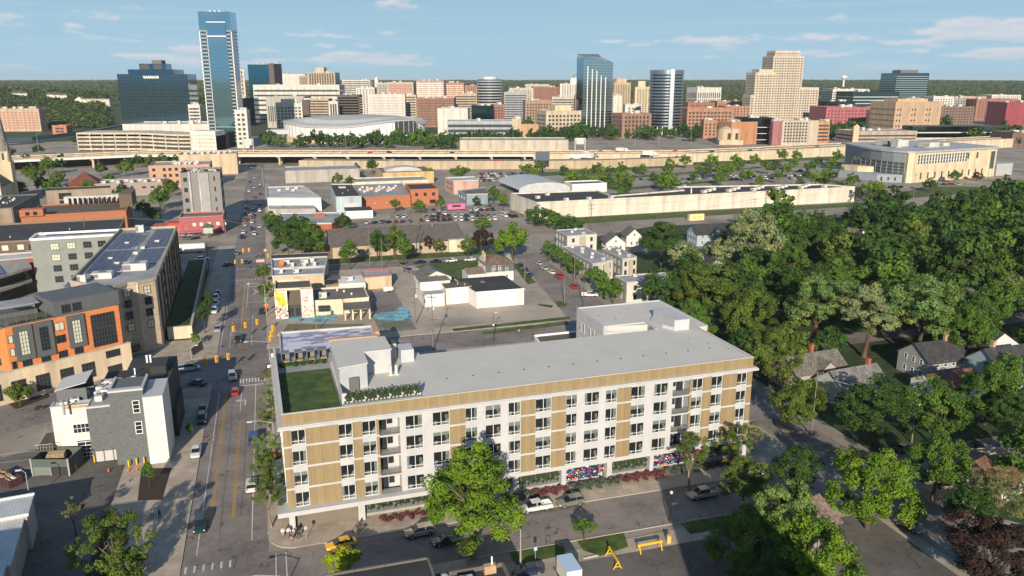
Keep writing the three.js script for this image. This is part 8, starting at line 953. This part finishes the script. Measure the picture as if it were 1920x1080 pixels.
{const y=0.12;for(const[l,x,yy,c]of[['yellow bollard left of the garage door',143,882,0],['yellow bollard right of the garage door',178,868,0],['yellow bollard before the grey wall',242,876,0],['yellow bollard left of the pair at the white wall',257,872,0],['yellow bollard right of the pair at the white wall',271,870,0]]){const g=thing('bollard',l,'bollard',gpos(...A(x,yy),y),PHI);part(g,'post',new G().cyl(0,0,0,1.25,0.13,0.13,10).ball(0,1.25,0,0.13,0.1,0.13),MAT.yellow);}for(const[l,x,yy]of[['orange traffic cone before the service doors',204,885],['orange traffic cone right of the service doors',241,885],['orange traffic cone near the planting bed',257,883]]){const g=thing('traffic_cone',l,'cone',gpos(...A(x,yy),0.12),PHI);part(g,'cone',new G().cyl(0,0,0.04,0.7,0.2,0.04,10),MAT.orange);part(g,'base',new G().box(-0.24,0.24,0,0.04,-0.24,0.24),MAT.dark);}}
{
const g=site('shop_building','flat dark roof cut by the bottom edge with condenser and chimney pipe','building',2.8,-24.8);block(g,[[2.8,-24.8],[16.6,-24.8],[16.6,-50],[2.8,-50]],0.1,8,MAT.brickBrown,'wall',false);roofOn(g,[[2.8,-24.8],[16.6,-24.8],[16.6,-50],[2.8,-50]],7.8,MAT.roofDark);parapet(g,[[2.8,-24.8],[16.6,-24.8],[16.6,-50],[2.8,-50]],7.8,8.1,MAT.roofGrey,0.3);const low=[[16.8,-27],[26.4,-27],[26.4,-50],[16.8,-50]];block(g,low,0.1,6.6,MAT.brickBrown,'wall',false);roofOn(g,low,6.2,MAT.roofDark);parapet(g,low,6.2,6.8,MAT.roofGrey,0.25);const at2=(a,b)=>g.loc([[a,b]])[0];const c=at2(20.6,-29.6);rooftopUnit(g,c[0],6.22,c[1],2.2,1.0,1.4,MAT.roofWhite);const v=at2(18.2,-28);part(g,'roof_ventilator',new G().cyl(v[0],v[1],6.2,6.9,0.4,0.4,12).ball(v[0],7.0,v[1],0.5,0.35,0.5,12,8),MAT.galv);const p=at2(24.4,-27.9);part(g,'chimney',new G().box(p[0]-0.8,p[0]+0.8,6.2,7.4,p[1]-0.4,p[1]+0.4),MAT.brickTan);part(g,'chimney_pipe',new G().cyl(p[0]+0.3,p[1],7.4,8.6,0.12,0.12,8),MAT.whiteTrim);
}
{
const bed=(l,x0,x1,leaf,n,sz,h,z0=1.4,spread=0.7)=>{for(let i=0;i<n;i++){const x=lerp(x0,x1,(i+0.5)/n),p=mbAt(x,0.13,z0+(i%2-0.5)*spread),g=thing('shrub',l,'shrub',p,i*1.7,l);const c=part(g,'crown',crown('round',3,i%3),LEAF[leaf]);c.scale.set(sz*0.82,h*0.72,sz*0.62);c.position.y=h*0.5;}};
bed('magenta-red shrub in the bed left of the big tree',14.2,22.6,'red',9,0.85,0.6);bed('pale silver-leaved shrub behind the white pickup',35.5,41,'blue',6,1.0,0.8);bed('magenta-red shrub below the left mural',41,47.5,'red',6,1.0,0.8);bed('pale silver-leaved shrub below the large mural',48,57,'blue',10,1.1,0.85);bed('magenta-red shrub right of the large mural',57.4,66,'red',10,1,0.75);bed('pale shrub below the right mural',67,75,'blue',8,1.1,0.8);bed('red shrub at the right end of the mural wall',75,81,'red',7,1,0.75);
const dk=leafMat(0.062,0.105,0.052);LEAF.screen=dk;const col=(l,x0,x1,n,y,h,z,r)=>{for(let i=0;i<n;i++){const x=lerp(x0,x1,(i+0.5)/n),g=thing('climbing_plant',l,'plant',mbAt(x,y,z),0,l),c=part(g,'foliage',crown('slim',2,i%3),dk);c.scale.set(r,h/2.8,r*0.6);c.position.y=h/2;}};col('dark green column of foliage on the screen left of the big tree',12.4,22.2,10,0.5,3.0,-1.15,0.75);col('dark green foliage column right of the big tree',39,46.2,8,0.5,3,-1.15,0.75);col('dark green foliage column between the murals',56.8,63.6,8,0.5,3,-1.15,0.75);col('dark green foliage column at the right end',77,83.4,7,0.5,3,-1.15,0.75);col('grey-green clipped evergreen on the roof edge planter',9.9,21.8,18,20.3,2.5,-0.62,0.52);
const cab=(l,x)=>{const g=thing('cabana',l,'cabana',mbAt(x,18.75,-28.6),MB_TURN,'roof terrace cabanas');part(g,'frame',new G().box(-0.75,-0.65,0,2.1,-0.9,0.9).box(-0.75,0.75,2.1,2.2,-0.9,0.9).box(-0.75,0.75,0,2.1,-1,-0.9),MAT.unitDark);const s=part(g,'bench',new G().box(-0.6,0.75,0.2,0.5,-0.8,0.4),MAT.wood);};for(const x of[2,4.4,6.6,8.8])cab('grey cabana with wooden bench on the roof terrace',x);for(let i=0;i<7;i++){const p=mbAt(1.2+i*1.25,18.76,-26.4),g=thing('shrub','dark grass tuft in the planter of the roof terrace','shrub',p,i,'roof terrace planters'),c=part(g,'crown',crown('round',3,i%3),LEAF.deep);c.scale.set(0.6,0.5,0.6);c.position.y=0.3;}
}
// ---------------------------------------------------------------- people: one continuous skin over tapered limbs
function person(label,pos,turn,J,cols,o={}){
const N=44,S=1.06,mc=new MarchingCubes(N,new THREE.MeshStandardMaterial(),false,false,60000),cy=0.93;
for(let k=0;k<N;k++)for(let j=0;j<N;j++)for(let i=0;i<N;i++){const x=(i/N*2-1)*S,y=(j/N*2-1)*S+cy,z=(k/N*2-1)*S;let acc=0;const K=26;for(const[a,b,ra,rb]of J){const dx=b[0]-a[0],dy=b[1]-a[1],dz=b[2]-a[2],L=dx*dx+dy*dy+dz*dz||1e-6,t=Math.max(0,Math.min(1,((x-a[0])*dx+(y-a[1])*dy+(z-a[2])*dz)/L)),d=Math.hypot(x-a[0]-dx*t,y-a[1]-dy*t,z-a[2]-dz*t)-(ra+(rb-ra)*t);acc+=Math.exp(-K*Math.max(-0.5,Math.min(1.2,d)));}mc.field[i+j*N+k*N*N]=Math.log(acc)/K;}
mc.isolation=0;mc.update();const n=mc.count,p=new Float32Array(n*3),c=new Float32Array(n*3),nn=mc.normalArray.slice(0,n*3);for(let i=0;i<n;i++){const X=mc.positionArray[i*3]*S,Y=mc.positionArray[i*3+1]*S+cy,Z=mc.positionArray[i*3+2]*S;p.set([X,Y,Z],i*3);const top=o.head??1.45,q=Y>top+0.17||(Y>top+0.05&&Z<0.02+(o.hz??0))?cols[0]:Y>top-0.02?[0.45,0.28,0.2]:Y>(o.waist??0.92)?cols[1]:Y<0.1?[0.03,0.03,0.03]:cols[2];c.set(q,i*3);}
const g=new THREE.BufferGeometry();g.setAttribute('position',new THREE.BufferAttribute(p,3));g.setAttribute('normal',new THREE.BufferAttribute(nn,3));g.setAttribute('color',new THREE.BufferAttribute(c,3));const t=thing('person',label,'person',pos,turn,o.group);const m=new THREE.MeshStandardMaterial({vertexColors:true,roughness:0.9,side:THREE.DoubleSide});part(t,'body',g,m);return t;
}
const pose=(st,arm=0.1)=>[[[0,0.95,0],[0,1.36,0],0.15,0.16],[[-0.13,1.36,0],[0.13,1.36,0],0.09,0.09],[[0,1.4,0],[0,1.5,0.01],0.055,0.055],[[0,1.58,0.02],[0,1.63,0.02],0.095,0.1],[[-0.09,0.93,0],[-0.1,0.5,st*0.5],0.095,0.065],[[-0.1,0.5,st*0.5],[-0.1,0.07,st*0.8-0.05],0.062,0.045],[[-0.1,0.05,st*0.8-0.05],[-0.1,0.04,st*0.8+0.13],0.045,0.035],[[0.09,0.93,0],[0.1,0.5,-st*0.4],0.095,0.065],[[0.1,0.5,-st*0.4],[0.1,0.07,-st*0.9-0.05],0.062,0.045],[[0.1,0.05,-st*0.9-0.05],[0.1,0.04,-st*0.9+0.13],0.045,0.035],[[-0.2,1.36,0],[-0.25,1.08,-arm],0.06,0.045],[[-0.25,1.08,-arm],[-0.24,0.84,arm*0.6],0.045,0.035],[[0.2,1.36,0],[0.25,1.08,arm*0.3],0.06,0.045],[[0.25,1.08,arm*0.3],[0.22,0.86,arm*1.6],0.045,0.035]];
const hair=[0.03,0.02,0.015],G0=(x,y,h=0.13)=>gpos(...A(x,y),h);
person('person in pale clothes standing at the street corner by the white column',G0(531,1008),0.4,pose(0.06),[hair,[0.55,0.53,0.5],[0.3,0.3,0.3]]);person('person in white top walking at the street corner',G0(542,1007),0.9,pose(0.22,0.2),[hair,[0.7,0.7,0.7],[0.12,0.15,0.22]]);person('person in dark top and pink trousers at the curb ramp',G0(547,1016),2.4,pose(0.16,0.15),[hair,[0.06,0.05,0.07],[0.4,0.22,0.22]]);person('person in dark clothes pushing a stroller at the corner',G0(556,1006),-0.9,pose(0.2,-0.25),[hair,[0.03,0.03,0.045],[0.02,0.02,0.03]]);
{const g=thing('stroller','dark baby stroller pushed at the street corner','stroller',G0(561,1009),-0.6);part(g,'seat',new G().ball(0,0.65,0,0.24,0.26,0.36,10,7),MAT.dark);part(g,'frame',new G().tube([-0.2,0.15,0.35],[-0.2,1.0,-0.4],0.02).tube([0.2,0.15,0.35],[0.2,1.0,-0.4],0.02).tube([-0.2,1.0,-0.4],[0.2,1.0,-0.4],0.02),MAT.galv);for(const[x,z]of[[-0.22,0.35],[0.22,0.35],[-0.22,-0.25],[0.22,-0.25]])part(g,'wheel',new G().tube([x-0.03,0.13,z],[x+0.03,0.13,z],0.13,0.13,10),tyreM);}
person('person in white and blue walking on the shaded sidewalk',G0(286,972),2.9,pose(0.24,0.2),[hair,[0.6,0.62,0.7],[0.1,0.16,0.4]]);person('person in dark clothes walking beside the one in white',G0(300,973),3.0,pose(0.2,0.2),[hair,[0.05,0.06,0.1],[0.03,0.04,0.07]]);
function bike(label,pos,turn){const g=thing('bicycle',label,'bicycle',pos,turn),w=(z)=>{const o=part(g,'wheel',new THREE.TorusGeometry(0.33,0.025,6,22).rotateY(Math.PI/2).translate(0,0.35,z),tyreM);};w(0.52);w(-0.52);part(g,'frame',new G().tube([0,0.35,-0.52],[0,0.32,0],0.02).tube([0,0.32,0],[0,0.85,-0.15],0.02).tube([0,0.8,-0.13],[0,0.82,0.36],0.02).tube([0,0.32,0],[0,0.75,0.38],0.02).tube([0,0.35,0.52],[0,0.98,0.34],0.02).tube([0,0.35,-0.52],[0,0.78,-0.13],0.015),mat([0.3,0.27,0.05],0.4));part(g,'handlebar',new G().tube([-0.25,1,0.33],[0.25,1,0.33],0.018),MAT.dark);part(g,'saddle',new G().ball(0,0.9,-0.17,0.07,0.04,0.13),MAT.dark);}
const ride=[[[0,0.98,-0.15],[0,1.36,0.02],0.14,0.15],[[-0.13,1.36,0.02],[0.13,1.36,0.02],0.085,0.085],[[0,1.4,0.04],[0,1.5,0.09],0.055,0.055],[[0,1.57,0.11],[0,1.62,0.11],0.095,0.1],[[-0.09,0.95,-0.15],[-0.1,0.8,0.25],0.095,0.065],[[-0.1,0.8,0.25],[-0.1,0.4,0.1],0.06,0.045],[[0.09,0.95,-0.15],[0.1,0.6,0.12],0.095,0.065],[[0.1,0.6,0.12],[0.1,0.2,-0.02],0.06,0.045],[[-0.19,1.34,0.04],[-0.24,1.14,0.2],0.055,0.042],[[-0.24,1.14,0.2],[-0.22,1.02,0.33],0.042,0.035],[[0.19,1.34,0.04],[0.24,1.14,0.2],0.055,0.042],[[0.24,1.14,0.2],[0.22,1.02,0.33],0.042,0.035]];
bike('bicycle ridden on the sidewalk behind the yellow sedan',G0(670,998),PHI+Math.PI/2);person('cyclist in dark clothes riding on the sidewalk behind the yellow sedan',G0(670,998),PHI+Math.PI/2,ride,[hair,[0.04,0.05,0.07],[0.05,0.05,0.06]],{head:1.45,hz:0.09});bike('bicycle in the far street behind the new building',G0(973,627,0.02),PHI-1);person('cyclist in pale red clothes in the far street',G0(973,627,0.02),PHI-1,ride,[hair,[0.55,0.35,0.33],[0.06,0.06,0.08]],{hz:0.09});
{const g=thing('motorcycle','black motorcycle parked before the bed of the orange building','motorcycle',gpos(...A(75,768),0.02),PHI+0.3);part(g,'body',new G().ball(0,0.75,0,0.7,0.25,0.18,10,6).ball(-0.5,0.85,0,0.4,0.12,0.16),PAINT.black);for(const x of[-0.75,0.75])part(g,'wheel',new G().tube([x,0.33,-0.07],[x,0.33,0.07],0.33,0.33,14),tyreM);part(g,'handlebar',new G().tube([0.5,1.05,-0.35],[0.5,1.05,0.35],0.03).tube([0.5,1.05,0],[0.78,0.4,0],0.04),MAT.galv);}
renderer.render(scene,camera);
